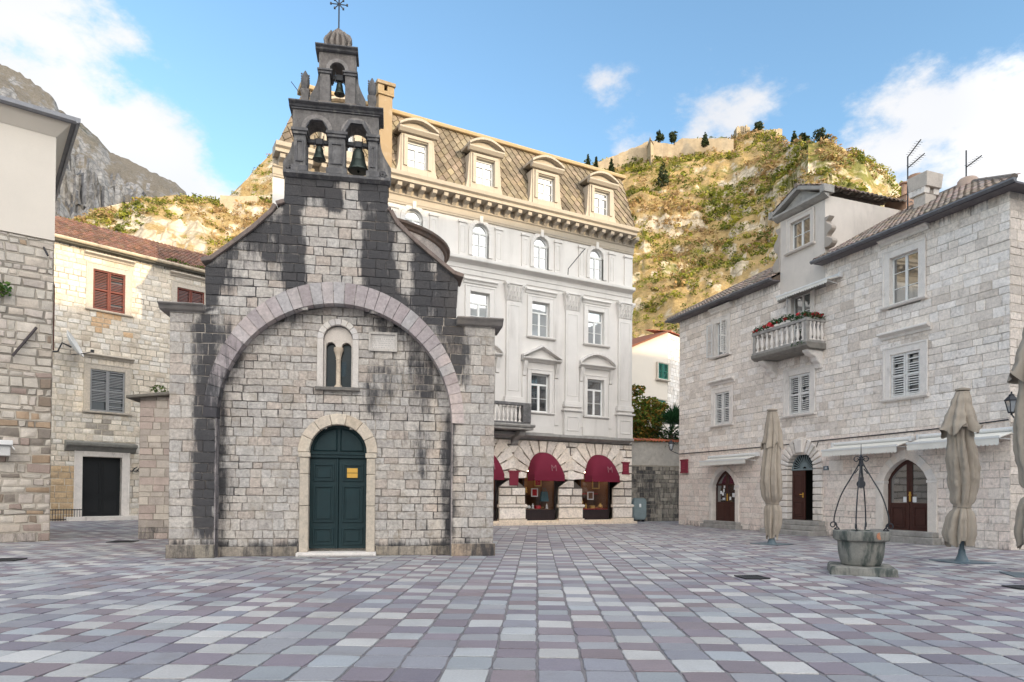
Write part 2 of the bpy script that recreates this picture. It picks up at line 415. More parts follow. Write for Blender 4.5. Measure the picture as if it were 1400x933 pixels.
def sash(mb, u0, u1, z0, z1, y, fw=.06, cols=2, rows=(), transom=None, t=.05):
    mb.box(u0,u0+fw,y,y+t,z0,z1); mb.box(u1-fw,u1,y,y+t,z0,z1)
    mb.box(u0+fw,u1-fw,y+.001,y+t-.001,z1-fw,z1); mb.box(u0+fw,u1-fw,y+.001,y+t-.001,z0,z0+fw)
    zt = z0+(z1-z0)*transom if transom else z1
    if transom: mb.box(u0+fw,u1-fw,y-.012,y+t-.002,zt-fw*.6,zt+fw*.6)
    for i in range(1, cols):
        c = u0+(u1-u0)*i/cols; mb.box(c-fw*.8,c+fw*.8,y-.006,y+t-.003,z0+fw,zt)
    for q in rows:
        zz = z0+(zt-z0)*q; mb.box(u0+fw,u1-fw,y+.006,y+t-.006,zz-.014,zz+.014)
def casing(mb, u0, u1, z0, z1, w, yf, yb, step=True):
    """stone surround; its reveal reaches back to yb"""
    mb.box(u0-w,u0,yf,yb,z0,z1+w); mb.box(u1,u1+w,yf,yb,z0,z1+w); mb.box(u0,u1,yf+.001,yb,z1,z1+w)
    if step:
        mb.box(u0-w-.035,u0-w+.03,yf-.025,yf+.03,z0,z1+w+.035); mb.box(u1+w-.03,u1+w+.035,yf-.025,yf+.03,z0,z1+w+.035)
        mb.box(u0-w+.03,u1+w-.03,yf-.024,yf+.03,z1+w-.03,z1+w+.034)
def hood(mb, u0, u1, z, d=.2, h=.22):
    mb.prismx([(.05,z),(-.05,z),(-.07,z+h*.35),(-d*.6,z+h*.5),(-d,z+h*.65),(-d,z+h*.85),(-d*.9,z+h),(.05,z+h+.03)], u0, u1)
def window(par, box, cw=.16, wall_y=0, rev=.16, frame='white_wood', cas='trim', sill=True, hd=None, cols=2, rows=(), transom=None,
           gl='glass', shutters=None, shut_mat='old_white_wood', fw=.06, sub=True, yf=-.05, hood_gap=.25, curtain=False, broken=0):
    u0,u1,z0,z1 = box
    f = MB(); sash(f, u0, u1, z0, z1, wall_y+rev-.05, fw, cols, rows, transom)
    wo = f.build('window', M[frame], par, bevel=.006)
    p = MB(); p.quad((u0+.02,wall_y+rev-.02,z0+.02),(u1-.02,wall_y+rev-.02,z0+.02),(u1-.02,wall_y+rev-.02,z1-.02),(u0+.02,wall_y+rev-.02,z1-.02))
    p.build('pane', M[gl], wo, recalc=False)
    c = MB(); casing(c, u0, u1, z0, z1, cw, wall_y+yf, wall_y+rev+.02); c.build('frame', M[cas], wo, bevel=.008)
    if sill:
        s = MB(); s.prismx([(wall_y+rev,z0-.12),(wall_y-.12,z0-.12),(wall_y-.16,z0-.07),(wall_y-.16,z0-.02),(wall_y+rev,z0)], u0-cw-.08, u1+cw+.08)
        s.build('sill', M[cas], wo, bevel=.006)
    if hd:
        s = MB(); hood(s, u0-cw-.14, u1+cw+.14, z1+cw+hood_gap, hd, .24)
        s.build('hood', M[cas], wo, bevel=.006)
    if shutters == 'closed':
        um = (u0+u1)/2
        for a, b in ((u0+.015,um-.008),(um+.008,u1-.015)):
            s = MB(); louvre(s, a, b, z0+.015, z1-.015, wall_y+.0, broken=broken); s.build('shutter', M[shut_mat], wo)
    return wo
def tile_roof(mb, p0, du, dv, nu, nv, amp=.045, thick=.03, jit=.012, g=rnd, cols=None):
    """barrel tiles: columns across du, courses up dv; p0 = lower left corner"""
    p0, du, dv = Vector(p0), Vector(du), Vector(dv); nrm = du.cross(dv).normalized()
    if nrm.z < 0: nrm = -nrm
    k = 6
    for i in range(nu):
        for j in range(nv):
            a = p0+du*(i/nu)+dv*(j/nv); w = du/nu; l = dv/nv*1.12
            o = nrm*(g.uniform(0,jit)); sk = du/nu*g.uniform(-.06,.06)
            c = g.uniform(.65,1.3); col = (c*g.uniform(.9,1.15), c, c*g.uniform(.85,1.1), 0)
            vs = []
            for e, base, lift in ((0,a,thick*1.3),(1,a+l,0)):
                for q in range(k+1):
                    t = q/k; hgt = amp*math.sin(PI*min(1,max(0,(t-.12)/.76))) if .12 < t < .88 else -.0
                    vs.append(base+w*t+sk*(1-e)+nrm*(hgt+lift)+o)
            fs = [(q,q+1,k+2+q,k+1+q) for q in range(k)]
            n = len(vs); vs += [v-nrm*(thick*1.6) for v in vs[:k+1]]
            fs += [(q,n+q,n+q+1,q+1) for q in range(k)]
            mb.add(vs, fs, col)
SHADE = 15.6
EXPO = 1.15; SKY_STRENGTH = .15; SUN_E = 2.0; AIR, DUST, OZONE = 1.0, .6, 1.5
CLOUD_A, CLOUD_B, CLOUD_FILL = 3.5, 2.8, 4.9; SKYTINT = (1.0,1.14,1.17)
CLOUDS = [(15,90,120),(90,120,100),(150,180,85),(215,225,75),(280,252,50),(50,40,75),(0,180,120),(815,118,34),(1000,165,52),(960,185,35),(850,212,36),(1290,150,75),(1345,190,95),(1245,205,60),(1400,150,75),(1340,112,45),(1400,230,90)]
# ================================================================ CHURCH
CH = Fac(457, 16.9, 6000)
c = CH.uv
church = thing('stone_church', 'small grey stone church with black stained gable, double bell gable and dark green arched door', 'church', CH.o, CH.a)
def prof(pts, d=0):
    q = [c(x, y, d) for x, y in pts]
    def f(z):
        if z <= q[0][1]: return q[0][0]
        for (a, za), (b, zb) in zip(q, q[1:]):
            if za <= z <= zb: return a+(b-a)*(z-za)/max(1e-6, zb-za)
        return q[-1][0]
    return f
pierL = prof([(230,763),(232,420)]); pierR = prof([(674,765),(677,440)])
GL = [(281,424),(280,360),(289,357),(323,333),(347,315),(374,291),(379,281),(389,278),(389,236)]
GR = [(623,446),(627,379),(620,376),(597,358),(563,329),(541,307),(532,289),(530,287),(530,240)]
bodyL = prof(GL); bodyR = prof(GR)
zcL = c(258,424)[1]; zcR = c(650,446)[1]; ztop = c(457,237)[1]
def ch_outer(z):
    return [(pierL(z) if z < zcL else bodyL(z), pierR(z) if z < zcR else bodyR(z))]
aL = c(296,575); aR = c(618,575); acu = (aL[0]+aR[0])/2; ahw = (aR[0]-aL[0])/2
azs = c(457,575)[1]; ab = c(457,415)[1]-azs
STN = [  # soft stained patches in the wall's own coordinates (given by where they sit on the facade): x0,x1,y0,y1,strength,softness
 (386,534,234,292,.95,8),(386,420,280,412,.95,16),(492,538,280,424,.9,16),(505,562,350,446,.7,20),(330,400,286,385,.62,24),(300,372,316,380,.55,20),(418,470,240,300,.35,14),(440,470,330,385,.45,12),
 (274,300,358,440,.85,12),(276,335,350,410,.6,22),(598,634,362,460,.9,12),(564,594,326,430,.8,14),(536,604,305,385,.6,20),(555,632,395,480,.55,20),
 (264,298,430,735,.8,14),(258,300,560,740,.5,18),(604,626,560,745,.6,10),(608,642,440,530,.75,16),(296,330,420,500,.5,20),
 (505,602,416,452,.8,20),(498,550,482,560,.45,18),(556,608,470,568,.6,24),(530,604,556,650,.34,28),(498,524,515,575,.55,12),(566,588,605,660,.5,12),(500,560,440,490,.45,20),
 (298,336,465,530,.6,18),(296,314,520,740,.5,10),(325,425,416,446,.65,16),(230,700,738,775,.55,6),(232,262,420,470,.15,14),(620,680,700,745,.15,10),(586,616,640,720,.22,12)]
LGT = [(418,446,262,330,.55,9),(424,470,300,420,.5,14),(469,491,238,410,1.0,5),(500,512,268,280,.6,4),(546,560,300,400,.5,6),(405,425,255,300,.25,8),(330,372,340,420,.25,14),(440,470,246,262,.45,6)]
def soft(x, y, b):
    x0,x1,y0,y1,s,k = b; k = k*1.7
    fx = min(1, max(0, (x-x0)/k+.5))*min(1, max(0, (x1-x)/k+.5)); fy = min(1, max(0, (y-y0)/(k*1.6)+.5))*min(1, max(0, (y1-y)/(k*1.6)+.5))
    return s*fx*fy
def ch_stain(u, z, d=0):
    x, y = CH.px(u, z, d)
    s = 0
    for b in STN: s = max(s, soft(x, y, b))+.15*min(s, soft(x, y, b))
    for b in LGT: s -= soft(x, y, b)
    return min(1, max(0.02, s))
ctint = palette([(1,1,1),(1.05,1.03,1.0),(.93,.92,.91),(1.0,.97,.94),(.88,.87,.87),(1.08,1.07,1.05),(.98,.99,1.0),(.97,.90,.85) if rnd.random() < .5 else (1,1,1)], .06)
mb = MB()
masonry(mb, ch_outer, [('arch', acu, ahw+.02, -1, azs, ab+.02)], 0, ztop-.13, (.17,.30), (.22,.56), tint=ctint, stain=ch_stain, sub=(3,2), joint=.012, jit=.01, rag=.011, mortar=(.85,.82,.78))
mb.build('gable_wall', M['ashlar'], church, recalc=False, smooth=35)
PD = .32
doorbox = CH.box(422,501,582,752,PD); dz_s = c(461,619,PD)[1]; dcu = (doorbox[0]+doorbox[1])/2; dhw = (doorbox[1]-doorbox[0])/2
wbox = CH.box(444,481,462,530,PD)
wcu = (wbox[0]+wbox[1])/2
mb = MB()
masonry(mb, lambda z: [(acu-ahw*math.sqrt(max(0,1-max(0,(z-azs)/ab)**2))-.03, acu+ahw*math.sqrt(max(0,1-max(0,(z-azs)/ab)**2))+.03)] if z < azs+ab else [],
        [('arch', dcu, dhw+.06, -1, dz_s, dhw+.06), ('arch', wcu, (wbox[1]-wbox[0])/2+.06, wbox[2], c(461,460,PD)[1], .4)], 0, azs+ab-.01, (.16,.28), (.2,.5), y=PD,
        tint=ctint, stain=lambda u, z: ch_stain(u, z, PD), sub=(3,2), jit=.01, rag=.011, mortar=(.85,.82,.78))
mb.build('recessed_wall', M['ashlar'], church, recalc=False, smooth=35)
mb = MB()
pk = palette([(.95,.95,.95),(.84,.82,.84),(1.02,.98,.97),(.9,.95,.97),(.76,.73,.75)], .07)
mb.wedge_ring(acu, azs, ahw, ahw+.6, -.025, PD+.02, 37, gap=.012, cols=lambda i: (*pk(), .04+.1*rnd.random()+(.06*(i-26) if i > 26 else 0)),
              r1f=lambda t: ahw+.30+.30*max(0,math.sin(t))**2, r0f=lambda t: ahw+(ab-ahw)*math.sin(t)**2)
for s in (-1, 1):                                          # reveals of the recess below the springing
    z = 0
    while z < azs-.01:
        zt = min(azs, z+rnd.uniform(.25,.4)); a = acu+s*ahw; b = acu+s*(ahw+.03)
        mb.box(min(a,b), max(a,b), -.004, PD+.02, z, zt-.01, (.85,.85,.85,.45 if s < 0 else .4)); z = zt
mb.build('blind_arch', M['pink_stone'], church)
# plinth
zp = .32
for lo, hi, tc_ in ((pierL(0)-.05, acu-ahw, [(.75,.7,.62),(.6,.57,.5)]), (acu+ahw, pierR(0)+.05, [(.8,.68,.55),(.7,.6,.5)])):
    mb = MB(); masonry(mb, lambda z: [(lo, hi)], [], 0, zp, (.3,.33), (.5,1.0), y=-.06, tint=palette(tc_), stain=lambda u,z:.42, sub=(3,2))
    mb.box(lo, hi, -.05, .0, zp-.012, zp, (.8,.75,.7,.3)); mb.build('plinth', M['ashlar'], church, recalc=False, smooth=35)
for lo, hi in ((acu-ahw+.005, dcu-dhw-.25), (dcu+dhw+.25, acu+ahw-.005)):
    mb = MB(); masonry(mb, lambda z: [(lo, hi)], [], 0, .24, (.22,.25), (.4,.8), y=PD-.045, tint=palette([(.75,.7,.62),(.65,.6,.52)]), stain=lambda u,z:.40, sub=(3,2))
    mb.build('base_course', M['ashlar'], church, recalc=False, smooth=35)
# pier caps
def cap(px0, px1, ytop, ybot, u_in):
    u0, z1 = c(px0, ytop); u1, _ = c(px1, ytop); z0 = c((px0+px1)/2, ybot)[1]
    m = MB(); m.prismx([(-.02,z0),(-.1,z0+.03),(-.16,z0+.1),(-.24,z1-.05),(-.24,z1-.02),(.9,z1+.05),(.9,z0)], u0, u1, (.8,.76,.74,.1))
    m.build('pier_cap', M['grey_trim'], church, bevel=.015)
cap(219,281,414,426,0); cap(624,687,434,447,0)
# gable coping, tower shoulders
def coping(pts, flip):
    m = MB(); q = [c(x, y) for x, y in pts]
    for (a, za), (b, zb) in zip(q, q[1:]):
        v = Vector((b-a, zb-za)).normalized(); n = Vector((-v.y, v.x))
        if n.y < 0: n = -n
        t = .10
        P = [(a,za),(b,zb),(b+n.x*t,zb+n.y*t),(a+n.x*t,za+n.y*t)]
        m.prism(P, -.09, .75, (.62,.5,.46,.25))
    m.build('coping', M['grey_trim'], church, bevel=.01)
coping([(276,359),(290,357),(323,333),(347,315),(374,291),(379,282),(390,279)], 0)
coping([(633,381),(619,376),(597,358),(563,329),(541,307),(532,290),(529,288)], 1)
# nave, aisles and drum behind the gable
uL, zE = c(281,370); uR, zE2 = c(626,392)
mb = MB()
mt = (c(388,240)[0], c(531,240)[0])
mb.box(mt[0]+.01, mt[1]-.01, .03, .75, c(457,330)[1], ztop-.002, (.35,.34,.33,.3))
mb.prism([(uL+.02,0),(uR-.02,0),(uR-.02,zE2-.05),(c(540,310)[0],c(540,310)[1]-.1),(c(380,285)[0],c(380,290)[1]-.1),(uL+.02,zE-.05)], PD+.3, 3.2, (.9,.88,.85,.1))
mb.prism([(uL+.02,0),(uR-.02,0),(uR-.02,zE2-.6),(0,c(457,300)[1]-.8),(uL+.02,zE-.6)], 3.2, 10, (.9,.88,.85,.05))
mb.box(pierL(0)+.02, uL, .06, 9, 0, zcL+.02, (.9,.88,.85,.05)); mb.box(uR, pierR(0)-.02, .06, 9, 0, zcR+.02, (.9,.88,.85,.05))
mb.build('nave', M['ashlar'], church)
mb = MB()
masonry(mb, lambda z: [(.05, 9)], [], 0, zcR, (.2,.33), (.28,.6), mapf=lambda u,d,z: (pierR(z)-d, u, z), tint=ctint, stain=lambda u,z:.06)
mb.build('side_wall', M['ashlar'], church, recalc=False)
DD = 6.2
dc = CH.uv(481, 341, DD); dr = (CH.uv(617,331,DD)[0]-CH.uv(345,331,DD)[0])/2
mb = MB(); mb.lathe([(dr-.16,0),(dr-.16,dc[1]-.16)], dc[0], DD, 48, (1.02,.93,.88,.03)); mb.build('drum', M['ashlar'], church, smooth=30)
mb = MB(); mb.lathe([(dr-.18,dc[1]-.2),(dr-.1,dc[1]-.16),(dr-.06,dc[1]-.08),(dr+.02,dc[1]-.06),(dr+.04,dc[1]+.01),(dr-.05,dc[1]+.04),(dr-.4,dc[1]+.12),(0,dc[1]+.9)], dc[0], DD, 56, (.55,.40,.33,.1))
mb.build('dome', M['grey_trim'], church, smooth=30)
# low annexe wall on the left flank
AD = 7.0
x0 = CH.uv(190,640,AD)[0]; zt = CH.uv(210,542,AD)[1]
mb = MB()
masonry(mb, lambda z: [(x0, pierL(0)+.4)], [], 0, zt, (.16,.3), (.25,.55), y=AD, tint=palette([(.95,.9,.87),(.85,.74,.72),(.75,.7,.68),(1,.95,.9)]), stain=lambda u,z: .1+.25*(z<.4))
masonry(mb, lambda u: [(AD, AD+3)], [], 0, zt, (.16,.3), (.25,.55), mapf=lambda u,d,z:(x0+d,u,z), tint=palette([(.95,.9,.87),(.85,.74,.72)]))
mb.build('annexe_wall', M['rubble'], church, recalc=False)
mb = MB(); mb.hexa([(x0-.35,AD-.25,zt-.12),(pierL(0)+.4,AD-.25,zt+.32),(pierL(0)+.4,AD+3,zt+.32),(x0-.35,AD+3,zt-.12),(x0-.35,AD-.25,zt-.02),(pierL(0)+.4,AD-.25,zt+.46),(pierL(0)+.4,AD+3,zt+.46),(x0-.35,AD+3,zt-.02)], (.5,.47,.42,.2))
mb.build('annexe_roof', M['grey_trim'], church, bevel=.02)

# ---- door
door_z0 = doorbox[2]+.02; YD = PD+.2
def panel(m, u0, u1, z0, z1, y):
    m.rectring(u0, u1, z0, z1, .045, y-.028, y+.002)
    m.box(u0+.09, u1-.09, y-.018, y+.002, z0+.09, z1-.09)
zt0 = c(461,626,PD)[1]; zt1 = c(461,619,PD)[1]
door = MB(); door.box(dcu-dhw-.02, dcu+dhw+.02, YD+.05, YD+.06, door_z0, dz_s+dhw+.01)
door = door.build('door', M['green_wood'], church)
zz = lambda y: c(461,y,PD)[1]
for s in (-1, 1):
    m = MB(); a, b = (dcu-dhw, dcu-.012) if s < 0 else (dcu+.012, dcu+dhw)
    m.box(a, b, YD, YD+.05, door_z0, zt0)
    ia, ib = a+.09, b-.09
    panel(m, ia, ib, zz(658), zz(634), YD); panel(m, ia, ib, zz(715), zz(664), YD); panel(m, ia, ib, zz(746), zz(722), YD)
    m.build('door_leaf', M['green_wood'], door, bevel=.006)
m = MB(); m.box(dcu-.045, dcu+.0, YD-.035, YD+.001, door_z0, zt0-.01); m.box(dcu-dhw, dcu+dhw, YD-.06, YD+.04, zt0, zt1+.0); m.box(dcu-dhw, dcu+dhw, YD-.09, YD+.03, zt1-.05, zt1-.01)
m.build('transom', M['green_wood'], door, bevel=.008)
m = MB()
n = 18
pts = [(dcu-dhw*math.cos(PI*i/n), zt1+(dz_s-zt1)+(dhw)*math.sin(PI*i/n)) for i in range(n+1)]
m.prism([(dcu-dhw, zt1)]+pts+[(dcu+dhw, zt1)], YD+.01, YD+.05)
for s in (-1, 1):
    r_ = dhw-.1
    arc = [(dcu+s*(.05+ (r_-.05)*math.cos(PI/2*i/8)), dz_s+.06+(r_-.06)*math.sin(PI/2*i/8)) for i in range(9)]
    poly = arc+[(dcu+s*.05, dz_s+.06)]
    m.tube([(x, YD+.005, z) for x, z in poly+[poly[0]]], .02, 4)
m.build('fanlight_panel', M['green_wood'], door)
nb = CH.box(474.5,489,640.5,653.5,PD+.17)
m = MB(); zm_ = (nb[2]+nb[3])/2; m.box(nb[0], nb[1], YD-.045, YD-.028, zm_+.008, nb[3]); m.box(nb[0], nb[1], YD-.045, YD-.028, nb[2], zm_-.008)
m.build('notice_plate', M['brass'], door)
m = MB()
m.wedge_ring(dcu, dz_s, dhw, dhw+.27, PD-.05, YD+.06, 7, gap=.008, cols=lambda i: (*palette([(1.05,1.0,.95),(1.1,1.06,1.0),(.97,.9,.82)],.05)(), .03))
for s in (-1, 1):
    a, b = (dcu-dhw-.22, dcu-dhw) if s < 0 else (dcu+dhw, dcu+dhw+.22)
    for q0, q1 in ((0.10,1.25),(1.26,2.05),(2.06,dz_s-.14)): m.box(a, b, PD-.045, YD+.06, q0, q1, (.93,.9,.86,.06))
    m.box(a-.03, b+.03, PD-.07, YD+.06, dz_s-.13, dz_s-.005, (1,.97,.92,.04))
m.build('door_surround', M['door_stone'], church, bevel=.012)
m = MB(); m.box(dcu-dhw-.26, dcu+dhw+.26, PD-.3, YD+.05, 0.0, .1, (1,1,1,.02)); m.box(dcu-dhw-.2, dcu+dhw+.2, PD-.36, PD-.3, 0, .045, (.6,.6,.6,.1))
m.build('doorstep', M['trim'], church, bevel=.012)
# ---- twin window
m = MB(); YW = PD+.25
m.quad((wbox[0]-.05,YW+.02,wbox[2]),(wbox[1]+.05,YW+.02,wbox[2]),(wbox[1]+.05,YW+.02,wbox[3]+.1),(wbox[0]-.05,YW+.02,wbox[3]+.1))
win = MB(); uo0, uo1 = c(432,530,PD)[0], c(491,530,PD)[0]; zw_s = c(461,464,PD)[1]; wr = (uo1-uo0)/2
cuw = (uo0+uo1)/2; ro = wr-.02; ri = wr-.31+.14
win.wedge_ring(cuw, zw_s, ri, ro, PD-.04, YW, 9, gap=.006, cols=lambda i: (*palette([(.9,.89,.87),(.8,.8,.82)],.06)(), .06))
for a, b in ((uo0+.02, cuw-ri), (cuw+ri, uo1-.02)): win.box(a, b, PD-.04, YW, wbox[2], zw_s-.004, (.82,.80,.78,.06))
win = win.build('twin_window', M['trim'], church, bevel=.008)
m.build('pane', M['glass_dark'], win, recalc=False)
m = MB(); lz = c(461,474,PD)[1]; l0 = CH.box(445,458.5,464,530,PD); l1 = CH.box(466.5,480,464,530,PD)
hwL = (l0[1]-l0[0])/2
m.spandrel(cuw-ri+.005, cuw, lz, zw_s-.02, (l0[0]+l0[1])/2, hwL, hwL*1.05, PD+.09, YW, 10, (.86,.82,.77,.08)); m.spandrel(cuw, cuw+ri-.005, lz, zw_s-.02, (l1[0]+l1[1])/2, hwL, hwL*1.05, PD+.09, YW, 10, (.86,.82,.77,.08))
m.prism([(cuw+(ri-.005)*math.cos(PI*i/14), zw_s-.02+(ri-.005)*math.sin(PI*i/14)) for i in range(15)], PD+.09, YW, (.84,.8,.76,.1))
m.box(cuw-ri+.005, l0[0], PD+.1, YW, wbox[2], lz, (.84,.81,.78,.07)); m.box(l1[1], cuw+ri-.005, PD+.1, YW, wbox[2], lz, (.84,.81,.78,.07))
m.build('tracery', M['trim'], win, bevel=.006)
m = MB(); q0 = wbox[2]; zc_ = lz-.32
m.lathe([(.1,q0),(.1,q0+.05),(.06,q0+.1),(.058,zc_),(.07,zc_+.02),(.06,zc_+.05),(.1,zc_+.2),(.12,zc_+.24),(.12,lz)], cuw, PD+.16, 12, (1.05,.98,.9,.04)); m.build('colonnette', M['door_stone'], win, smooth=40)
m = MB(); m.box(uo0-.02, uo1+.02, PD-.13, YW, wbox[2]-.09, wbox[2]-.002, (.55,.53,.5,.3)); m.build('sill', M['grey_trim'], win, bevel=.01)
# plaque
b = CH.box(504,543,455,481,PD)
m = MB(); m.box(b[0]+.05,b[1]-.05,PD-.02,PD+.02,b[2]+.04,b[3]-.04,(.85,.85,.85,.12)); m.rectring(b[0],b[1],b[2],b[3],.06,PD-.06,PD+.02,(.75,.74,.72,.28))
for i in range(6):
    zz_ = b[3]-.1-.055*i; x = b[0]+.09
    while x < b[1]-.12:
        w = rnd.uniform(.012,.03); m.box(x, x+w, PD-.023, PD-.0201, zz_-.03, zz_, (.6,.6,.6,.2)); x += w+rnd.choice((.012,.012,.03))
m.build('inscribed_plaque', M['trim'], church, bevel=.004)

# ---- bell gable
def bz(v): return v/3.332
def bx(u): return 360+u/3.332
belf = MB(); T0, T1 = 0.0, .62
def cu_(uu, vv, d=0): return c(bx(uu), bz(vv), d)
def bbox(m, a0, a1, v0, v1, y0, y1, col=W4):
    x0 = cu_(a0,(v0+v1)/2)[0]; x1 = cu_(a1,(v0+v1)/2)[0]; m.box(x0, x1, y0, y1, cu_((a0+a1)/2, v1)[1], cu_((a0+a1)/2, v0)[1], col)
DK = (.9,.9,.92,0); BR = (1.5,1.3,1.15,0)
zb0 = ztop-.19
zb = cu_(330, 795)[1]
x0 = cu_(92,795)[0]; x1 = cu_(572,795)[0]
belf.prismx([(-.03,zb0),(-.13,zb0+.06),(-.13,zb0+.12),(-.05,zb0+.16),(.75,zb0+.16),(.75,zb0)], x0, x1, DK)
zp0 = zb0+.16
zcap = cu_(330,603)[1]; zen = cu_(330,514)[1]; zco = cu_(330,472,-.17)[1]
P = [(138,192),(296,372),(478,520)]
for a, b in P:
    xa, xb = cu_(a,700)[0], cu_(b,700)[0]
    belf.box(xa-.05, xb+.05, -.06, T1, zp0, zp0+.14, DK); belf.box(xa, xb, 0, T1-.04, zp0+.14, zcap-.14, (1.1,1.1,1.1,0))
    belf.rectring(xa+.05, xb-.05, zp0+.25, zcap-.28, .035, -.03, .01, DK)
    belf.box(xa-.03, xb+.03, -.05, T1, zcap-.14, zcap-.07, DK); belf.box(xa-.06, xb+.06, -.08, T1, zcap-.07, zcap, DK)
uu = [cu_(v,600)[0] for v in (138,192,296,334,372,478,520)]
a1c, a1h = (uu[1]+uu[2])/2, (uu[2]-uu[1])/2; a2c, a2h = (uu[4]+uu[5])/2, (uu[5]-uu[4])/2
belf.spandrel(uu[0]-.03, uu[3]-.001, zcap, zen, a1c, a1h, min(a1h, zen-zcap-.08), 0.01, T1-.02, 14, (1.2,1.15,1.1,0))
belf.spandrel(uu[3]+.001, uu[6]+.03, zcap, zen, a2c, a2h, min(a2h, zen-zcap-.08), 0.01, T1-.02, 14, (1.2,1.15,1.1,0))
for ac, ah in ((a1c,a1h),(a2c,a2h)):
    belf.wedge_ring(ac, zcap, ah, ah+.1, -.05, .05, 1, gap=.0, cols=lambda i: DK)
    for i in range(10):
        t0, t1 = PI*i/10, PI*(i+1)/10
        belf.hexa([(ac+ah*math.cos(t0),-.05,zcap+ah*math.sin(t0)),(ac+(ah+.1)*math.cos(t0),-.05,zcap+(ah+.1)*math.sin(t0)),(ac+(ah+.1)*math.cos(t0),.05,zcap+(ah+.1)*math.sin(t0)),(ac+ah*math.cos(t0),.05,zcap+ah*math.sin(t0)),
                   (ac+ah*math.cos(t1),-.05,zcap+ah*math.sin(t1)),(ac+(ah+.1)*math.cos(t1),-.05,zcap+(ah+.1)*math.sin(t1)),(ac+(ah+.1)*math.cos(t1),.05,zcap+(ah+.1)*math.sin(t1)),(ac+ah*math.cos(t1),.05,zcap+ah*math.sin(t1))], (1.9,1.8,1.7,0))
xe0, xe1 = cu_(118,470)[0], cu_(548,470)[0]
belf.box(uu[0]-.06, uu[6]+.06, -.03, T1, zen+.003, zen+.03, DK)
def cornice_block(m, xa, xb, z0, z1, p, yb, col):
    h = z1-z0
    m.prismx([(0,z0),(-p*.3,z0+h*.15),(-p*.45,z0+h*.45),(-p*.9,z0+h*.65),(-p,z0+h*.75),(-p,z0+h*.95),(-p*.8,z1),(yb+p*.5,z1),(yb+p*.5,z0+h*.7),(yb,z0)], xa, xb, col)
cornice_block(belf, xe0, xe1, zen+.033, max(zco, zen+.16), .17, T1, DK)
# upper stage
ub = max(zco, zen+.16)+.003
U = [(256,302),(372,418)]
zc2 = cu_(340,318)[1]; ze2 = cu_(340,238)[1]; zt2 = cu_(340,203,-.12)[1]-.03
for a, b in U:
    xa, xb = cu_(a,400)[0], cu_(b,400)[0]
    belf.box(xa-.04, xb+.04, .02, T1-.05, ub, ub+.12, BR); belf.box(xa, xb, .05, T1-.1, ub+.12, zc2-.1, (1.2,1.15,1.1,0))
    belf.box(xa-.04, xb+.04, 0.02, T1-.07, zc2-.1, zc2-.04, DK); belf.box(xa-.06, xb+.06, -.01, T1-.05, zc2-.04, zc2, DK)
v = [cu_(q,320)[0] for q in (256,302,372,418)]; ac, ah = (v[1]+v[2])/2, (v[2]-v[1])/2
belf.spandrel(v[0]-.02, v[3]+.02, zc2, ze2, ac, ah, min(ah, ze2-zc2-.06), .05, T1-.1, 14, (1.3,1.2,1.12,0))
for i in range(10):
    t0, t1 = PI*i/10, PI*(i+1)/10; r1 = ah+.09
    belf.hexa([(ac+rr*math.cos(t), y, zc2+rr*math.sin(t)) for t in (t0, t1) for rr, y in ((ah,-.0),(r1,-.0),(r1,.07),(ah,.07))], (1.9,1.8,1.7,0))
cornice_block(belf, cu_(238,210)[0], cu_(432,210)[0], ze2+.002, zt2+.03, .12, T1-.1, DK)
belf_o = belf.build('bell_gable', M['dark_stone'], church, bevel=.012)
def scroll(pts, y0, y1, name='volute'):
    m = MB(); q = [cu_(a, b) for a, b in pts]; m.prism(q, y0, y1, (1.1,1.08,1.05,0))
    return m
def volute(xo, zo, xi, zi, s, y0, y1):
    """S-scroll buttress from the foot (xo) up to the pier (xi)"""
    m = MB(); n = 12; poly = []
    r0 = abs(xo-xi)*.42
    for i in range(n+1):
        t = i/n; w_ = 1.15 if t < .35 else 1.15-.98*((t-.35)/.65)**.8; w_ += .12*math.sin(t*PI*2); poly.append((xi+s*(abs(xo-xi)*w_+.02), zo+(zi-zo)*t))
    poly = poly+[(xi, zi), (xi, zo)]
    m.prism(poly, y0, y1, (1.05,1.03,1.0,0))
    cx, cz = xi+s*r0*1.15, zo+r0*1.2
    pts = [(cx+r*math.cos(a)*s, y0-.01, cz+r*math.sin(a)) for a, r in ((2*PI*k/16*1.8, r0*(1-.75*k/16)) for k in range(17))]
    m.tube(pts, .028, 5, DK)
    return m.build('volute', M['dark_stone'], belf_o, smooth=40)
volute(cu_(100,760)[0], zp0, cu_(138,700)[0], cu_(120,635)[1], -1, .1, .5)
volute(cu_(566,770)[0], zp0, cu_(520,700)[0], cu_(540,640)[1], 1, .1, .5)
volute(cu_(222,460)[0], ub, cu_(256,400)[0], cu_(250,330)[1], -1, .12, .45)
volute(cu_(452,470)[0], ub, cu_(418,400)[0], cu_(430,335)[1], 1, .12, .45)
for a in (183, 493):
    m = MB(); x, zq = cu_(a, 462 if a < 300 else 474); w = .115
    m.lathe([(w*1.5,ub),(w*1.5,ub+.06),(w*1.25,ub+.1),(w*1.0,ub+.3),(w*1.35,ub+.42),(w*1.35,ub+.47),(w*.9,ub+.5)], x, .3, 4, (1.1,1.05,1,0), rot=PI/4)
    m.lathe([(w*.5,ub+.5),(w*.85,ub+.58),(w*.95,ub+.68),(w*.8,ub+.8),(w*.5,ub+.9),(w*.12,ub+.98)], x, .3, 8, DK)
    for k in range(10): 
        t = k*.63; m.lathe([(.0,ub+.6+.03*k),(.03,ub+.62+.03*k),(0,ub+.66+.03*k)], x+w*.75*math.cos(t*5), .3+w*.75*math.sin(t*5), 5, BR)
    m.build('pinnacle', M['dark_stone'], belf_o, smooth=40)
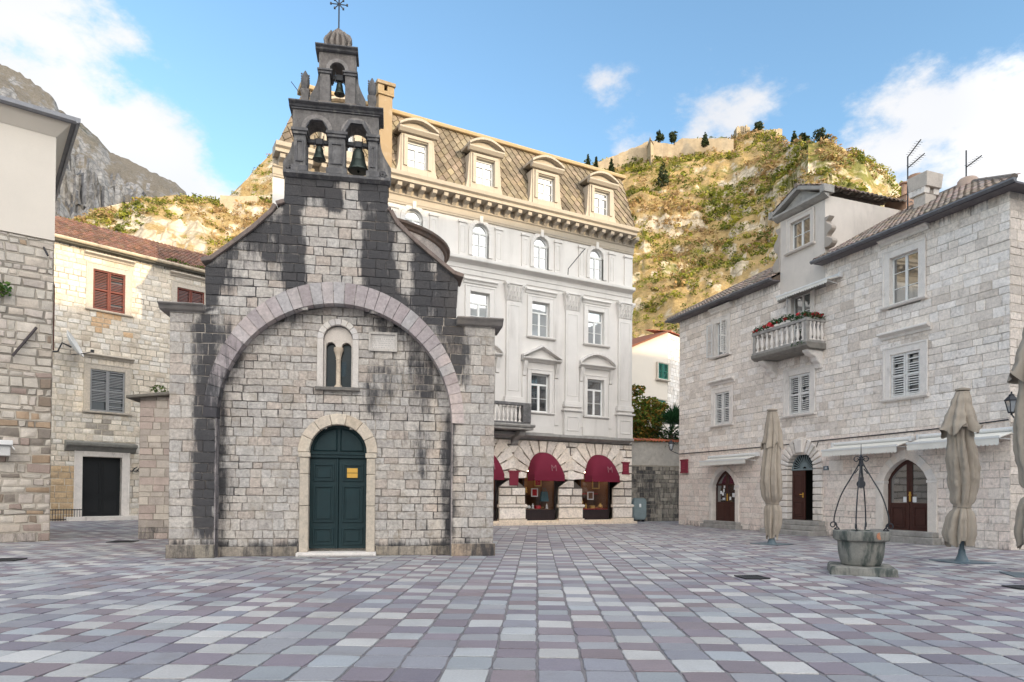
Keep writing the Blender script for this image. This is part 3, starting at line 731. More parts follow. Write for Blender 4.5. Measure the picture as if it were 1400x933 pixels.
# crest
q = [cu_(a, b) for a, b in ((274,200),(278,180),(271,158),(280,142),(302,132),(322,118),(338,108),(354,118),(372,132),(394,144),(402,160),(394,182),(398,200))]
xm_ = cu_(338,150)[0]; zb_c = zt2+.0
m = MB()
for (a, za), (b_, zb_) in zip(q, q[1:]):
    m.hexa([(xm_,.1,zb_c),(a,.16,za),(b_,.16,zb_),(xm_,.1,zb_c+.01),(xm_,.42,zb_c),(a,.38,za),(b_,.38,zb_),(xm_,.42,zb_c+.01)], BR)
for k in range(5):
    x = cu_(290+k*24,170)[0]; m.tube([(x, .1, zt2+.05),(x+(k-2)*.02, .07, zt2+.25),(x-(k-2)*.05, .1, zt2+.5)], [.03,.05,.02], 5, (1.9,1.7,1.5,0))
m.build('crest', M['dark_stone'], belf_o, smooth=40)
m = MB(); xc, zc0 = cu_(340,110); zc1 = c(462,-4,.27)[1]
m.tube([(xc,.27,zc0-.1),(xc,.27,zc1)], .018, 6)
zcen = c(462,6,.27)[1]
for k in range(4):
    t = PI*k/4; L = (.20 if k % 2 == 0 else .15)
    if k == 2: continue
    m.tube([(xc-L*math.cos(t),.27,zcen-L*math.sin(t)),(xc+L*math.cos(t),.27,zcen+L*math.sin(t))], .013, 5)
    for s in (-1,1): m.lathe([(0,-.03),(.026,0),(0,.03)], 0,0,5) if False else m.box(xc+s*L*math.cos(t)-.022, xc+s*L*math.cos(t)+.022, .25,.29, zcen+s*L*math.sin(t)-.022, zcen+s*L*math.sin(t)+.022)
m.build('cross', M['iron'], belf_o)
m = MB(); x, zq = cu_(267,180); m.tube([(x+.045*math.cos(2*PI*i/12), .25, zq+.045*math.sin(2*PI*i/12)) for i in range(13)], .014, 5); m.tube([(x,.25,zt2),(x,.25,zq-.045)], .012, 5); m.build('iron_ring', M['iron'], belf_o)
m = MB(); m.tube([(cu_(160,395)[0],.3,cu_(160,395)[1]),(cu_(120,345)[0],.25,cu_(120,345)[1])], .009, 5); m.build('iron_rod', M['iron'], belf_o)
def bell(ucen, vtop, vbot, half, beam):
    x = cu_(ucen,vbot)[0]; z0 = cu_(ucen,vbot)[1]; z1 = cu_(ucen,vtop)[1]; h = z1-z0; r_ = half
    m = MB(); y = .3
    pr = [(.97,0),(1,.04),(.93,.1),(.78,.25),(.66,.45),(.58,.7),(.52,.85),(.38,.96),(.12,1.0),(.12,1.1),(0,1.1)]
    m.lathe([(r_*a, z0+h*b) for a, b in pr], x, y, 24); m.lathe([(r_*.94,z0+h*.03),(r_*.5,z0+h*.7),(0,z0+h*.8)], x, y, 24)
    m.lathe([(0,z0-h*.1),(r_*.12,z0-h*.05),(r_*.1,z0+h*.02),(.012,z0+h*.1),(.012,z0+h*.6)], x, y, 8)
    b = m.build('bell', M['bronze'], belf_o, smooth=50, recalc=False)
    m = MB(); xa, xb = beam; zt_ = z0+h*1.06
    m.box(xa, xb, y-.06, y+.06, zt_+.02, zt_+.12); m.tube([(x-.1,y-.1,zt_+.2),(x-.1,y-.1,zt_-.1)], .015, 5); m.tube([(x+.1,y-.1,zt_+.2),(x+.1,y-.1,zt_-.1)], .015, 5)
    m.box(x-.09, x+.09, y-.07, y+.07, zt_+.0, zt_+.15)
    m.build('headstock', M['iron'], belf_o, bevel=.02)
bell(249, 640, 703, .165, (uu[1],uu[2])); bell(430, 655, 757, .265, (uu[4],uu[5])); bell(343, 345, 402, .135, (v[1],v[2]))

# ================================================================ GREY-WHITE PALACE
WB = Fac(863, 38.3, 2412)
w = WB.uv
palace = thing('corner_palace', 'four storey pale blue grey palace with rusticated shop floor and dormered mansard roof', 'building', WB.o, WB.a)
zW = lambda y: w(863, y)[1]
zG0, zG1, zL3a, zL3b, zC0, zC1 = 0, zW(607), zW(403), WB.uv(868,392.5,-.42)[1], zW(333), WB.uv(873,312,-.85)[1]
uW0, uW1 = w(372,300)[0], 0.0
BD = 13.0
# windows of each storey: centre px -> u
cols_px = {'s': (738.5, 814.2)}
uc2 = w(738.5,537)[0]; uc3 = w(814.2,543)[0]; pit = uc3-uc2
ucs = [uc3-pit*k for k in range(5)]
def ubox(px0, px1, y0, y1): return WB.box(px0, px1, y0, y1)
f2 = [ubox(725.6,751,511.5,564), ubox(803,825.5,519.5,569)]; f3 = [ubox(727.5,751,414,460.6), ubox(803.7,826,426,471)]
f4 = [ubox(729,749,324,367), ubox(805.6,824,341,382)]
def avg(fs):
    wd = sum(b[1]-b[0] for b in fs)/len(fs); return wd, sum(b[2] for b in fs)/len(fs), sum(b[3] for b in fs)/len(fs)
W2, W3, W4_ = avg(f2), avg(f3), avg(f4)
holes = []
for u_ in ucs:
    for wd, z0, z1 in (W2, W3, W4_): holes.append((u_-wd/2-.06, u_+wd/2+.06, z0-.03, z1+.06))
mb = MB()
plainwall(mb, uW0, uW1, zG1-.02, zC1, holes, 0)
SLT = .27                                  # the left flank runs back at a slant
mb.hexa([(uW0+.6,1.8,0),(uW1,1.8,0),(uW1,BD,0),(uW0+SLT*BD,BD,0),(uW0+.6,1.8,zC1-.01),(uW1,1.8,zC1-.01),(uW1,BD,zC1-.01),(uW0+SLT*BD,BD,zC1-.01)])
mb.quad((uW0,0,0),(uW0+.6,1.8,0),(uW0+.6,1.8,zC1),(uW0,0,zC1)); mb.quad((uW1,.3,0),(uW1,1.8,0),(uW1,1.8,zC1),(uW1,.3,zC1)); mb.quad((uW0,0,zC1-.02),(uW1,0,zC1-.02),(uW1,1.8,zC1-.02),(uW0+.6,1.8,zC1-.02))
mb.quad((uW1,0,0),(uW1,.3,0),(uW1,.3,zC1),(uW1,0,zC1)); 
for u_ in ucs:                                     # arch fillets of the top storey
    wd, z0, z1 = W4_; hw = wd/2
    mb.spandrel(u_-hw-.06, u_+hw+.06, z1-hw, z1+.06, u_, hw, hw, .0, .25, 10)
mb.build('wall', M['plaster'], palace, recalc=False)
def arch_window(par, u_, wd, z0, z1):
    hw = wd/2; zs = z1-hw
    f = MB(); sash(f, u_-hw, u_+hw, z0, zs, .12, .07, 2, (.5,)); f.box(u_-hw, u_+hw, .11, .18, zs-.04, zs+.04)
    for i in range(10):
        t0, t1 = PI*i/10, PI*(i+1)/10
        f.hexa([(u_+r_*math.cos(t), y, zs+r_*math.sin(t)) for t in (t0,t1) for r_, y in ((hw-.08,.12),(hw,.12),(hw,.18),(hw-.08,.18))])
    wo = f.build('window', M['white_wood'], par)
    p = MB(); pts = [(u_+hw*math.cos(PI*i/12), zs+hw*math.sin(PI*i/12)) for i in range(13)]
    p.add([(x,.165,z) for x, z in pts+[(u_-hw,z0),(u_+hw,z0)]], [tuple(range(15))]); p.build('pane', M['glass_bright'], wo)
    k = MB(); k.wedge_ring(u_, zs, hw, hw+.2, -.05, .02, 1, gap=.002); k = MB()
    for i in range(12):
        t0, t1 = PI*i/12, PI*(i+1)/12
        k.hexa([(u_+r_*math.cos(t), y, zs+r_*math.sin(t)) for t in (t0,t1) for r_, y in ((hw,-.06),(hw+.22,-.06),(hw+.22,.02),(hw,.02))])
    for s in (-1,1): k.box(u_+s*(hw+.11)-.11, u_+s*(hw+.11)+.11, -.06, .02, z0, zs)
    k.box(u_-.09, u_+.09, -.12, .02, zs+hw-.02, zs+hw+.36)
    k.build('frame', M['plaster'], wo, bevel=.01)
    return wo
for i, u_ in enumerate(ucs):
    wd, z0, z1 = W4_; arch_window(palace, u_, wd, z0, z1)
    wd, z0, z1 = W3
    b = (u_-wd/2, u_+wd/2, z0, z1)
    wo = window(palace, b, cw=.26, rev=.22, cols=2, rows=(.5,), transom=.7, gl='glass_bright', cas='plaster', hd=.16, hood_gap=.12, fw=.07)
    wd, z0, z1 = W2; b = (u_-wd/2, u_+wd/2, z0, z1)
    wo = window(palace, b, cw=.2, rev=.22, cols=2, rows=(.5,), transom=.72, gl='glass', cas='plaster', sill=True, fw=.08)
    k = MB(); zt_ = z1+.55; ow = wd/2+.62
    prof_ = [(.02,0),(-.1,.02),(-.14,.08),(-.32,.14),(-.34,.2),(.02,.22)]
    k.prismx([(y, zt_+z) for y, z in prof_], u_-ow, u_+ow)
    if i % 2 == 1:    # triangular
        for s in (-1,1):
            P = [(u_-s*ow, zt_+.22),(u_-s*ow, zt_+.34),(u_, zt_+.95),(u_, zt_+.8)]
            k.prism(P, -.34, .0)
        k.prism([(u_-ow+.1,zt_+.2),(u_+ow-.1,zt_+.2),(u_,zt_+.85)], -.08, .0)
    else:             # segmental
        n = 12; A = [(u_-ow+2*ow*j/n, zt_+.22+.52*math.sin(PI*j/n)**.8) for j in range(n+1)]
        for (a, za), (b_, zb_) in zip(A, A[1:]): k.prism([(a,za),(b_,zb_),(b_,zb_+.14),(a,za+.14)], -.34, .0)
        k.prism([(u_-ow,zt_+.2)]+[(a, z) for a, z in A]+[(u_+ow,zt_+.2)], -.08, .0)
    for s in (-1,1):
        k.prismx([(.02,zt_-.75),(-.08,zt_-.7),(-.1,zt_-.5),(-.2,zt_-.2),(-.26,zt_-.002),(.02,zt_-.002)], u_+s*(wd/2+.42)-.1, u_+s*(wd/2+.42)+.1)
        k.box(u_+s*(wd/2+.42)-.12, u_+s*(wd/2+.42)+.12, -.045, .02, zG1+.75, zt_-.75)
    k.box(u_-wd/2-.3, u_+wd/2+.3, -.06, .02, zG1+.3, z0-.14)
    k.build('pediment', M['plaster'], wo, bevel=.01)
# giant pilasters
zcap0, zcap1 = w(852,437)[1], w(852,415)[1]; zpb = w(852,556)[1]; zpd = w(852,562)[1]
pilu = [w(701,470)[0], w(781,490)[0], w(852.5,500)[0]]
pitp = pilu[1]-pilu[0]; pilu = [pilu[0]-pitp*2, pilu[0]-pitp]+pilu
caps = []
for u_ in pilu:
    hw = .42; k = MB()
    k.box(u_-hw, u_+hw, -.12, .02, zpb, zcap0); k.rectring(u_-hw+.1, u_+hw-.1, zpb+.3, zcap0-.2, .04, -.14, -.11)
    for a, h0, h1 in ((.06,0,.12),(.14,.12,.3),(.1,.3,.42)): k.box(u_-hw-a, u_+hw+a, -.12-a, .02, zpb-.5+h0+.08, zpb-.5+h1+.08)
    k.box(u_-hw-.2, u_+hw+.2, -.3, .02, zpb-.52, zpb-.421); k.box(u_-hw-.1, u_+hw+.1, -.2, .02, zG1+.2, zpb-.52); k.rectring(u_-hw+.05, u_+hw-.05, zG1+.5, zpb-.8, .05, -.23, -.19)
    k.build('pilaster', M['plaster'], palace, bevel=.012)
for u_ in pilu:
    m = MB(); hw = .42; hc = zcap1-zcap0
    m.hexa([(u_-hw,-.13,zcap0),(u_+hw,-.13,zcap0),(u_+hw,.02,zcap0),(u_-hw,.02,zcap0),(u_-hw-.12,-.26,zcap1-.1),(u_+hw+.12,-.26,zcap1-.1),(u_+hw+.12,.02,zcap1-.1),(u_-hw-.12,.02,zcap1-.1)])
    m.box(u_-hw-.16, u_+hw+.16, -.32, .02, zcap1-.1, zcap1)
    for row in range(3):
        nn = 6-row
        for j in range(nn):
            x = u_-hw-.05+(2*hw+.1)*(j+.5)/nn; z = zcap0+hc*(.02+.27*row)
            m.hexa([(x-.06,-.15-.04*row,z),(x+.06,-.15-.04*row,z),(x+.05,-.1,z),(x-.05,-.1,z),(x-.05,-.24-.04*row,z+hc*.24),(x+.05,-.24-.04*row,z+hc*.24),(x+.06,-.1,z+hc*.27),(x-.06,-.1,z+hc*.27)])
    for s in (-1,1): m.tube([(u_+s*(.44+.1*math.cos(a)*(1-a/9)), -.3, zcap1-.2+.1*math.sin(a)*(1-a/9)) for a in [.6*i for i in range(11)]], .035, 5)
    m.build('capital', M['plaster'], palace, bevel=.008)
# upper storey pilaster strips
zq0, zq1 = zL3b+.02, zC1-1.45
offs = [w(633,330)[0]-w(658,330)[0], w(682,340)[0]-w(658,340)[0]]
for u_ in ucs:
    for s in (-1,1):
        x = u_+s*(W4_[0]/2+.55); k = MB()
        k.box(x-.19, x+.19, -.07, .02, zq0, zq1); k.box(x-.24,x+.24,-.12,.02,zq1,zq1+.12); k.rectring(x-.12,x+.12,zq0+.2,zq1-.15,.03,-.09,-.06)
        k.build('pilaster_strip', M['plaster'], palace, bevel=.01)
x = -.35; k = MB(); k.box(x-.25, x+.25, -.07, .02, zq0, zq1); k.box(x-.3,x+.3,-.12,.02,zq1,zq1+.12)
k.build('pilaster_strip', M['plaster'], palace, bevel=.01)
def band(name, z0, z1, p, mat, steps):
    m = MB(); h = z1-z0
    m.prismx([(.02,z0)]+[(-p*a, z0+h*b) for a, b in steps]+[(.02,z1+.03)], uW0-.02, WB.uv(863+{.85:10,.42:6,.5:5,.2:5}[p], 400, -p)[0]); return m.build(name, M[mat], palace, bevel=.008)
band('ledge', zL3a-.5, zL3b, .42, 'plaster', [(.12,.0),(.15,.3),(.25,.32),(.28,.58),(.55,.66),(.95,.74),(1,.78),(1,.95)])
band('ledge', zG1-.06, WB.uv(867,599.5,-.5)[1], .5, 'grey_trim', [(.2,0),(.25,.2),(.8,.45),(1,.5),(1,.92)])
band('cornice', zC1-1.2, zC1-.76, .2, 'cornice', [(.3,0),(.4,.2),(.5,.22),(.6,.8),(1,.9),(1,.98)])
band('cornice', zC1-.42, zC1, .85, 'cornice', [(.3,0),(.85,.06),(.85,.4),(1,.55),(1.04,.95)])
m = MB(); m.box(uW0, uW1, -.12, .02, zC1-.76, zC1-.42); m.build('frieze', M['cornice'], palace)
nmod = 34; proto = None
mods = MB()
for i in range(nmod):
    x = uW0+.3+(uW1-uW0-.45)*i/(nmod-1)
    if proto is None:
        m = MB(); m.prismx([(-.1,zC1-.78),(-.2,zC1-.76),(-.3,zC1-.66),(-.62,zC1-.58),(-.66,zC1-.425),(-.1,zC1-.425)], -.11, .11)
        proto = m.build('modillion', M['cornice'], palace, bevel=.01); proto.location.x = x
    else:
        o = proto.copy(); COL.objects.link(o); o.location.x = x
# mansard
zM0 = zC1+.02; md = .75
zr = lambda px, y: WB.uv(px, y, md)[1]
zM1 = zr(847,244)
uA, uB = uW0+.1, uW1-.1
insR = uB-WB.uv(848,250,md)[0]; insL = WB.uv(416,130,md)[0]-uA
m = MB()
m.hexa([(uA,-.35,zM0),(uB,-.35,zM0),(uB,BD-.3,zM0),(uA+SLT*BD,BD-.3,zM0),(uA+insL,md,zM1),(uB-insR,md,zM1),(uB-insR,BD-1.5,zM1),(uA+insL+SLT*(BD-1.5),BD-1.5,zM1)], (.8,.8,.8,0))
def mp(s_, t): # along, up the front slope
    x0 = uA+insL*t; x1 = uB-insR*t
    return Vector((x0+(x1-x0)*s_, -.35+(md+.35)*t, zM0+(zM1-zM0)*t))
nrm = Vector((0,-(zM1-zM0),md+.35)).normalized()
def mansard_tiles(m, mpf, nn, nx, nz):
    for j in range(-1, nz*2):
        for i in range(nx+1):
            cx = (i+.5*(j % 2))/nx; cz = (j+1)/(nz*2)
            hx, hz = .5/nx, 1/(nz*2)
            P = [(cx,cz-hz),(cx+hx,cz),(cx,cz+hz),(cx-hx,cz)]
            P = [(min(1,max(0,a)), min(1,max(0,b))) for a, b in P]
            if len({(round(a,4),round(b,4)) for a, b in P}) < 3: continue
            k_ = rnd.uniform(.78,1.25); lift = (.09,.05,.015,.05); e = .965
            cc = Vector(mpf(cx if 0<=cx<=1 else min(1,max(0,cx)), min(1,cz)))
            vs = [cc+(Vector(mpf(a,b))-cc)*e+nn*l for (a,b), l in zip(P, lift)]
            vb = [v_-nn*.04 for v_ in vs]
            m.add(vs+vb, [(0,1,2,3),(0,4,5,1),(1,5,6,2),(2,6,7,3),(3,7,4,0)], (k_,k_*rnd.uniform(.95,1.03),k_*rnd.uniform(.9,1.05),0))
mansard_tiles(m, mp, nrm, 46, 6)
def mpr(s_, t):
    return Vector((uB-insR*t, -.35+(md+.35)*t+(BD-.3-1.5*t+.0)*s_*.95, zM0+(zM1-zM0)*t))
mansard_tiles(m, mpr, Vector((zM1-zM0,0,insR)).normalized(), 26, 6)
roof = m.build('mansard_roof', M['slate'], palace, recalc=False)
m = MB(); m.prismx([(md-.22,zM1-.05),(md-.26,zM1+.08),(md-.1,zM1+.2),(md+.6,zM1+.16),(md+.6,zM1-.05)], uA+insL-.2, uB-insR+.25, (1.0,.85,.6,0)); 
m.hexa([(uA+insL,md,zM1+.1),(uB-insR,md,zM1+.1),(uB-insR,BD-1.5,zM1+.1),(uA+insL+SLT*(BD-1.5),BD-1.5,zM1+.1),(uA+insL+4,md+4,zM1+.6),(uB-insR-3,md+4,zM1+.6),(uB-insR-3,BD-5,zM1+.6),(uA+insL+5,BD-5,zM1+.6)], (.8,.7,.6,0))
m.build('roof_edge', M['cornice'], roof, bevel=.02)
DB = [WB.box(729,751.5,243,275,-.3), WB.box(804.6,825,261,292.6,-.3)]
dwd, dz0, dz1 = avg(DB)
for u_ in ucs:
    m = MB(); hw = dwd/2; yf = -.45; bk = 1.6
    m.box(u_-hw-.3, u_-hw, yf, bk, zM0-.05, dz1+.25); m.box(u_+hw, u_+hw+.3, yf, bk, zM0-.05, dz1+.25); m.box(u_-hw, u_+hw, yf, bk, dz1, dz1+.25)
    m.box(u_-hw, u_+hw, yf, bk, zM0-.05, dz0)
    for s in (-1,1): m.box(u_+s*(hw+.1)-.09, u_+s*(hw+.1)+.09, yf-.07, yf+.01, dz0, dz1+.15); 
    m.box(u_-hw-.19, u_+hw+.19, yf-.08, yf+.01, dz1+.05, dz1+.2)
    m.prismx([(yf,dz1+.253),(yf-.15,dz1+.27),(yf-.28,dz1+.4),(yf-.28,dz1+.47),(yf,dz1+.5)], u_-hw-.46, u_+hw+.46)
    n = 10; ow = hw+.46; A = [(u_-ow+2*ow*j/n, dz1+.5+.36*math.sin(PI*j/n)**.9) for j in range(n+1)]
    m.prism(A, yf, 2.0)
    for (a, za), (b_, zb_) in zip(A, A[1:]): m.prism([(a,za),(b_,zb_),(b_,zb_+.12),(a,za+.12)], yf-.28, 2.0)
    for s in (-1,1):
        m.prism([(u_+s*(hw+.3),zM0-.05),(u_+s*(hw+.58),zM0-.05),(u_+s*(hw+.44),zM0+.5),(u_+s*(hw+.34),dz1+.2),(u_+s*(hw+.3),dz1+.2)], yf+.05, yf+.35)
    do = m.build('dormer', M['cornice'], palace, bevel=.01)
    f = MB(); sash(f, u_-hw, u_+hw, dz0, dz1, yf+.16, .08, 2, (.45,), .75); f.build('window_frame', M['white_wood'], do)
    p = MB(); p.quad((u_-hw,yf+.2,dz0),(u_+hw,yf+.2,dz0),(u_+hw,yf+.2,dz1),(u_-hw,yf+.2,dz1)); p.build('pane', M['glass'], do, recalc=False)
# chimney
cx0, cx1 = WB.uv(515.5,180,-.4)[0], WB.uv(538,180,-.4)[0]; zch = WB.uv(527,113,-.4)[1]; zch0 = WB.uv(527,131,-.4)[1]
m = MB(); m.box(cx0+.06, cx1-.06, -.4, .9, zM0, zch0, (.72,.6,.44,0)); m.box(cx0, cx1, -.48, .98, zch0, zch0+.1, (.72,.6,.42,0))
for a, b in ((cx0,cx0+.3),(cx0+.45,cx0+.58),(cx1-.25,cx1)): m.box(a, b, -.46, .96, zch0+.1, zch-.16, (.72,.6,.42,0))
m.box(cx0+.05, cx1-.05, -.3, .8, zch0+.1, zch0+.3, (.15,.14,.13,0)); m.box(cx0+.28, cx0+.6, -.459, .959, zch0+.1, zch0+.2,(.72,.6,.42,0))
m.box(cx0-.05, cx1+.05, -.54, 1.04, zch-.16, zch, (.6,.5,.36,0)); m.build('chimney', M['cornice'], roof, bevel=.015)
# antenna rod on the ledge
m = MB(); a = w(772,383); b = w(790,345); m.tube([(a[0],-.3,a[1]),(a[0],-.35,a[1]+.5),(b[0],-.6,b[1]-.05),(b[0]+.05,-.62,b[1])], .025, 5); m.build('iron_rod', M['iron'], palace)
# ---- rusticated ground floor with shop arches
S = [WB.box(719,761,657,706), WB.box(797,835,659,707)]
swd, sz0, _ = avg(S); szs = w(742,652)[1]; 
sus = [(S[0][0]+S[0][1])/2, (S[1][0]+S[1][1])/2]; sp = sus[1]-sus[0]; sus = [sus[0]-sp]+sus
shw = swd/2+.05; sr = shw
rt = palette([(1,.97,.92),(.9,.85,.78),(1.05,1.02,.98),(.84,.8,.76),(1,.94,.86)], .08)
mb = MB()
vt = zG1-.1
hl = [('arch', u_, shw+.62, szs-.28, szs, shw+.62) for u_ in sus]+[('rect', u_-shw-.01, u_+shw+.01, -1, szs-.2) for u_ in sus]
hl += [('rect', u_-.6, u_+.6, szs+.5, 9) for u_ in sus]
masonry(mb, lambda z: [(uW0, uW1)], hl, 1.05, vt+.02, (.40,.46), (.7,1.15), tint=rt, joint=.045, depth=.075, bev=.022, y=-.08, mortar=(.22,.2,.18), stain=lambda u,z:.03+.25*max(0,(z-3.4)), sub=(2,1), minw=.35)
masonry(mb, lambda z: [(uW0, uW1)], [('rect', u_-shw-.01, u_+shw+.01, -1, 2) for u_ in sus], .3, .9, (.58,.62), (1.4,2.4), tint=rt, joint=.03, depth=.07, bev=.02, y=-.14, mortar=(.3,.27,.24))
for u_ in sus:
    n = 11
    def r1f(t, u_=u_):
        q = shw+1.0+.38*abs(math.sin(t))**3
        return min(q, (vt-.02-szs)/max(.05, math.sin(t)))
    mb.wedge_ring(u_, szs, shw, shw+1.3, -.13, .3, n, a0=-.1, a1=PI+.1, gap=.05, cols=lambda i: (*rt(), .04+.1*rnd.random()), r1f=r1f)
edges = [uW0]+[q for u_ in sus for q in (u_-shw, u_+shw)]+[uW1]
for a, b in zip(edges[::2], edges[1::2]):
    mb.prismx([(.02,.9),(-.18,.9),(-.22,.95),(-.22,1.02),(-.12,1.05),(.02,1.05)], a-.03, b+.03, (1.1,1.07,1.02,.02)); mb.box(a-.02, b+.02, -.2, .02, -.3, .3, (.95,.88,.78,.05))
mb.box(uW0, uW1+.1, -.42, -.19, -.3, .12, (.95,.86,.74,.08))
for u_ in sus: mb.box(u_-shw, u_+shw, -.19, .3, -.3, .22, (1,.9,.76,.05))
# right return wall
masonry(mb, lambda z: [(0, 6)], [], .0, zG1, (.40,.46), (.7,1.15), mapf=lambda u,d,z:(uW1-d-.08,u,z), tint=rt, joint=.045, depth=.075, bev=.02, mortar=(.22,.2,.18))
mb.build('rusticated_wall', M['white_stone'], palace, recalc=False, smooth=30)
for i, u_ in enumerate(sus):
    m = MB(); z0, z1 = .25, szs+.35; D = 1.7; a, b = u_-shw, u_+shw
    m.add([(a,.3,z0),(b,.3,z0),(b,D,z0),(a,D,z0),(a,.3,z1+.6),(b,.3,z1+.6),(b,D,z1+.6),(a,D,z1+.6)], [(0,1,2,3),(4,7,6,5),(0,3,7,4),(1,5,6,2),(3,2,6,7)])
    sh = m.build('shop_window', M['shop_wood'], palace, recalc=False)
    m = MB(); m.box(a, b, .22, .3, .22, .72); 
    for q in range(16): x = a+(b-a)*(q+.5)/16; m.box(x-.03, x+.03, .2, .221, .25, .7)
    m.build('base_panel', M['shop_dark'], sh)
    m = MB(); m.rectring(a, b, .72, szs+.2, .06, .2, .28); m.build('window_frame', M['shop_dark'], sh)
    p = MB(); p.quad((a,.26,.72),(b,.26,.72),(b,.26,szs+.3),(a,.26,szs+.3)); p.build('pane', M['clear_glass'], sh, recalc=False)
    m = MB(); m.box(a+.15, b-.15, .5, .62, szs+.28, szs+.33); m.build('lamp', M['lamp_glow'], sh)
    m = MB(); m.box(a+.03, b-.03, .34, 1.1, .72, .8); m.box(a+.05, b-.05, 1.2, 1.6, 1.6, 1.65); m.build('display_shelf', M['shop_red'] if i == 2 else M['shop_wood'], sh)
core_cut = None
# awnings
AW = [w(685,640)]
def awning(u_, wd, zt_, zv, zb_):
    m = MB(); n, k_ = 18, 10; D = .8
    P = []
    for j in range(k_+1):
        t = PI/2*j/k_
        for i in range(n+1):
            s_ = -1+2*i/n
            hz = (zt_-zv); x = u_+s_*wd/2*(.25+.75*1)*1
            # quarter barrel with rounded dome profile
            rz = math.cos(t)*math.sqrt(max(0, 1-(abs(s_))**2.4))
            P.append((u_+s_*wd/2, -.12-D*math.sin(t)*(1-.12*abs(s_)**3), zv+hz*rz))
    fs = [(j*(n+1)+i, j*(n+1)+i+1, (j+1)*(n+1)+i+1, (j+1)*(n+1)+i) for j in range(k_) for i in range(n)]
    m.add(P, fs)
    e = P[-(n+1):]
    vs = e+[(x+rnd.uniform(-.004,.004), y-.01+.02*(i%2), zb_) for i, (x,y,z) in enumerate(e)]
    m.add(vs, [(i,i+1,n+2+i,n+1+i) for i in range(n)])
    for s in (0, n): m.add([P[s],P[-(n+1)+s],(P[-(n+1)+s][0],P[-(n+1)+s][1],zb_),(P[s][0],P[s][1],zb_)], [(0,1,2,3)])
    return m.build('awning', M['maroon'], palace, smooth=50, recalc=False), D
awd = .83*(w(768,640)[0]-w(718,640)[0]+w(843,642)[0]-w(796,642)[0])/2/1.04
for i, u_ in enumerate(sus):
    zt_, zv, zb_ = WB.uv(743,619,0)[1], WB.uv(743,649,-.9)[1], WB.uv(743,657.5,-.9)[1]
    a, D = awning(u_, awd, zt_, zv, zb_)
    mtx = Matrix.Translation((u_+awd*.10, -.15-D*.96, zv+(zt_-zv)*.28)) @ Matrix.Rotation(R(76), 4, 'X')
    text_mesh('M', .46, .01, 'emblem', M['grey_print'], a, mtx)
# balcony with balusters (second storey, near the church)
bu0, bu1 = w(640,565)[0], WB.uv(722,565,-.8)[0]; zB0 = WB.uv(700,580,-.8)[1]; zB1 = WB.uv(700,551,-.8)[1]; bd = 1.1
m = MB(); m.box(bu0, bu1+.1, -bd-.1, .02, zB0-.28, zB0-.16); m.prismx([(.02,zB0-.16),(-bd-.16,zB0-.16),(-bd-.2,zB0-.08),(-bd-.2,zB0-.02),(.02,zB0)], bu0-.05, bu1+.16)
bal = m.build('balcony', M['grey_trim'], palace, bevel=.015)
m = MB(); m.box(bu0, bu1, -bd, -bd+.26, zB1-.14, zB1); m.box(bu0, bu1, -bd+.02, -bd+.24, zB0+.002, zB0+.1); m.box(bu1-.26, bu1, -bd+.26, -.02, zB1-.14, zB1); m.box(bu1-.24,bu1-.02,-bd+.26,-.02,zB0+.002,zB0+.1)
for x in (bu0+.15, bu1-.45): m.box(x, x+.45, -bd-.01, -bd+.27, zB0+.1, zB1-.14)
m.box(bu1-.3, bu1+.02, -.3, -.02, zB0+.1, zB1-.14)
m.build('rail', M['dark_stone'], bal, bevel=.012)
hb = zB1-.14-zB0-.1
def baluster(name, par, mat, hb, z0, x, y, rr=.075):
    m = MB(); m.lathe([(rr,0),(rr,hb*.06),(rr*.5,hb*.1),(rr*.55,hb*.15),(rr*1.05,hb*.32),(rr*.85,hb*.48),(rr*.42,hb*.75),(rr*.45,hb*.86),(rr*.8,hb*.9),(rr*.8,hb)], 0, 0, 10)
    return m.build(name, mat, par, smooth=50, loc=(x, y, z0))
b0 = None
x = bu0+.75
while x < bu1-.55:
    if b0 is None: b0 = baluster('baluster', bal, M['trim'], hb, zB0+.1, x, -bd+.13)
    else: o = b0.copy(); COL.objects.link(o); o.location.x = x
    x += .23
for y in (-.75,-.52,): o = b0.copy(); COL.objects.link(o); o.location = (bu1-.13, y, zB0+.1)
for x in (bu0+.3, bu1-.55):
    m = MB(); m.prismx([(.02,zB0-.95),(-.1,zB0-1.0),(-.22,zB0-.9),(-.25,zB0-.75),(-.5,zB0-.62),(-.85,zB0-.55),(-.95,zB0-.4),(-.92,zB0-.29),(.02,zB0-.29)], x, x+.34)
    m.build('bracket', M['grey_trim'], bal, bevel=.03)
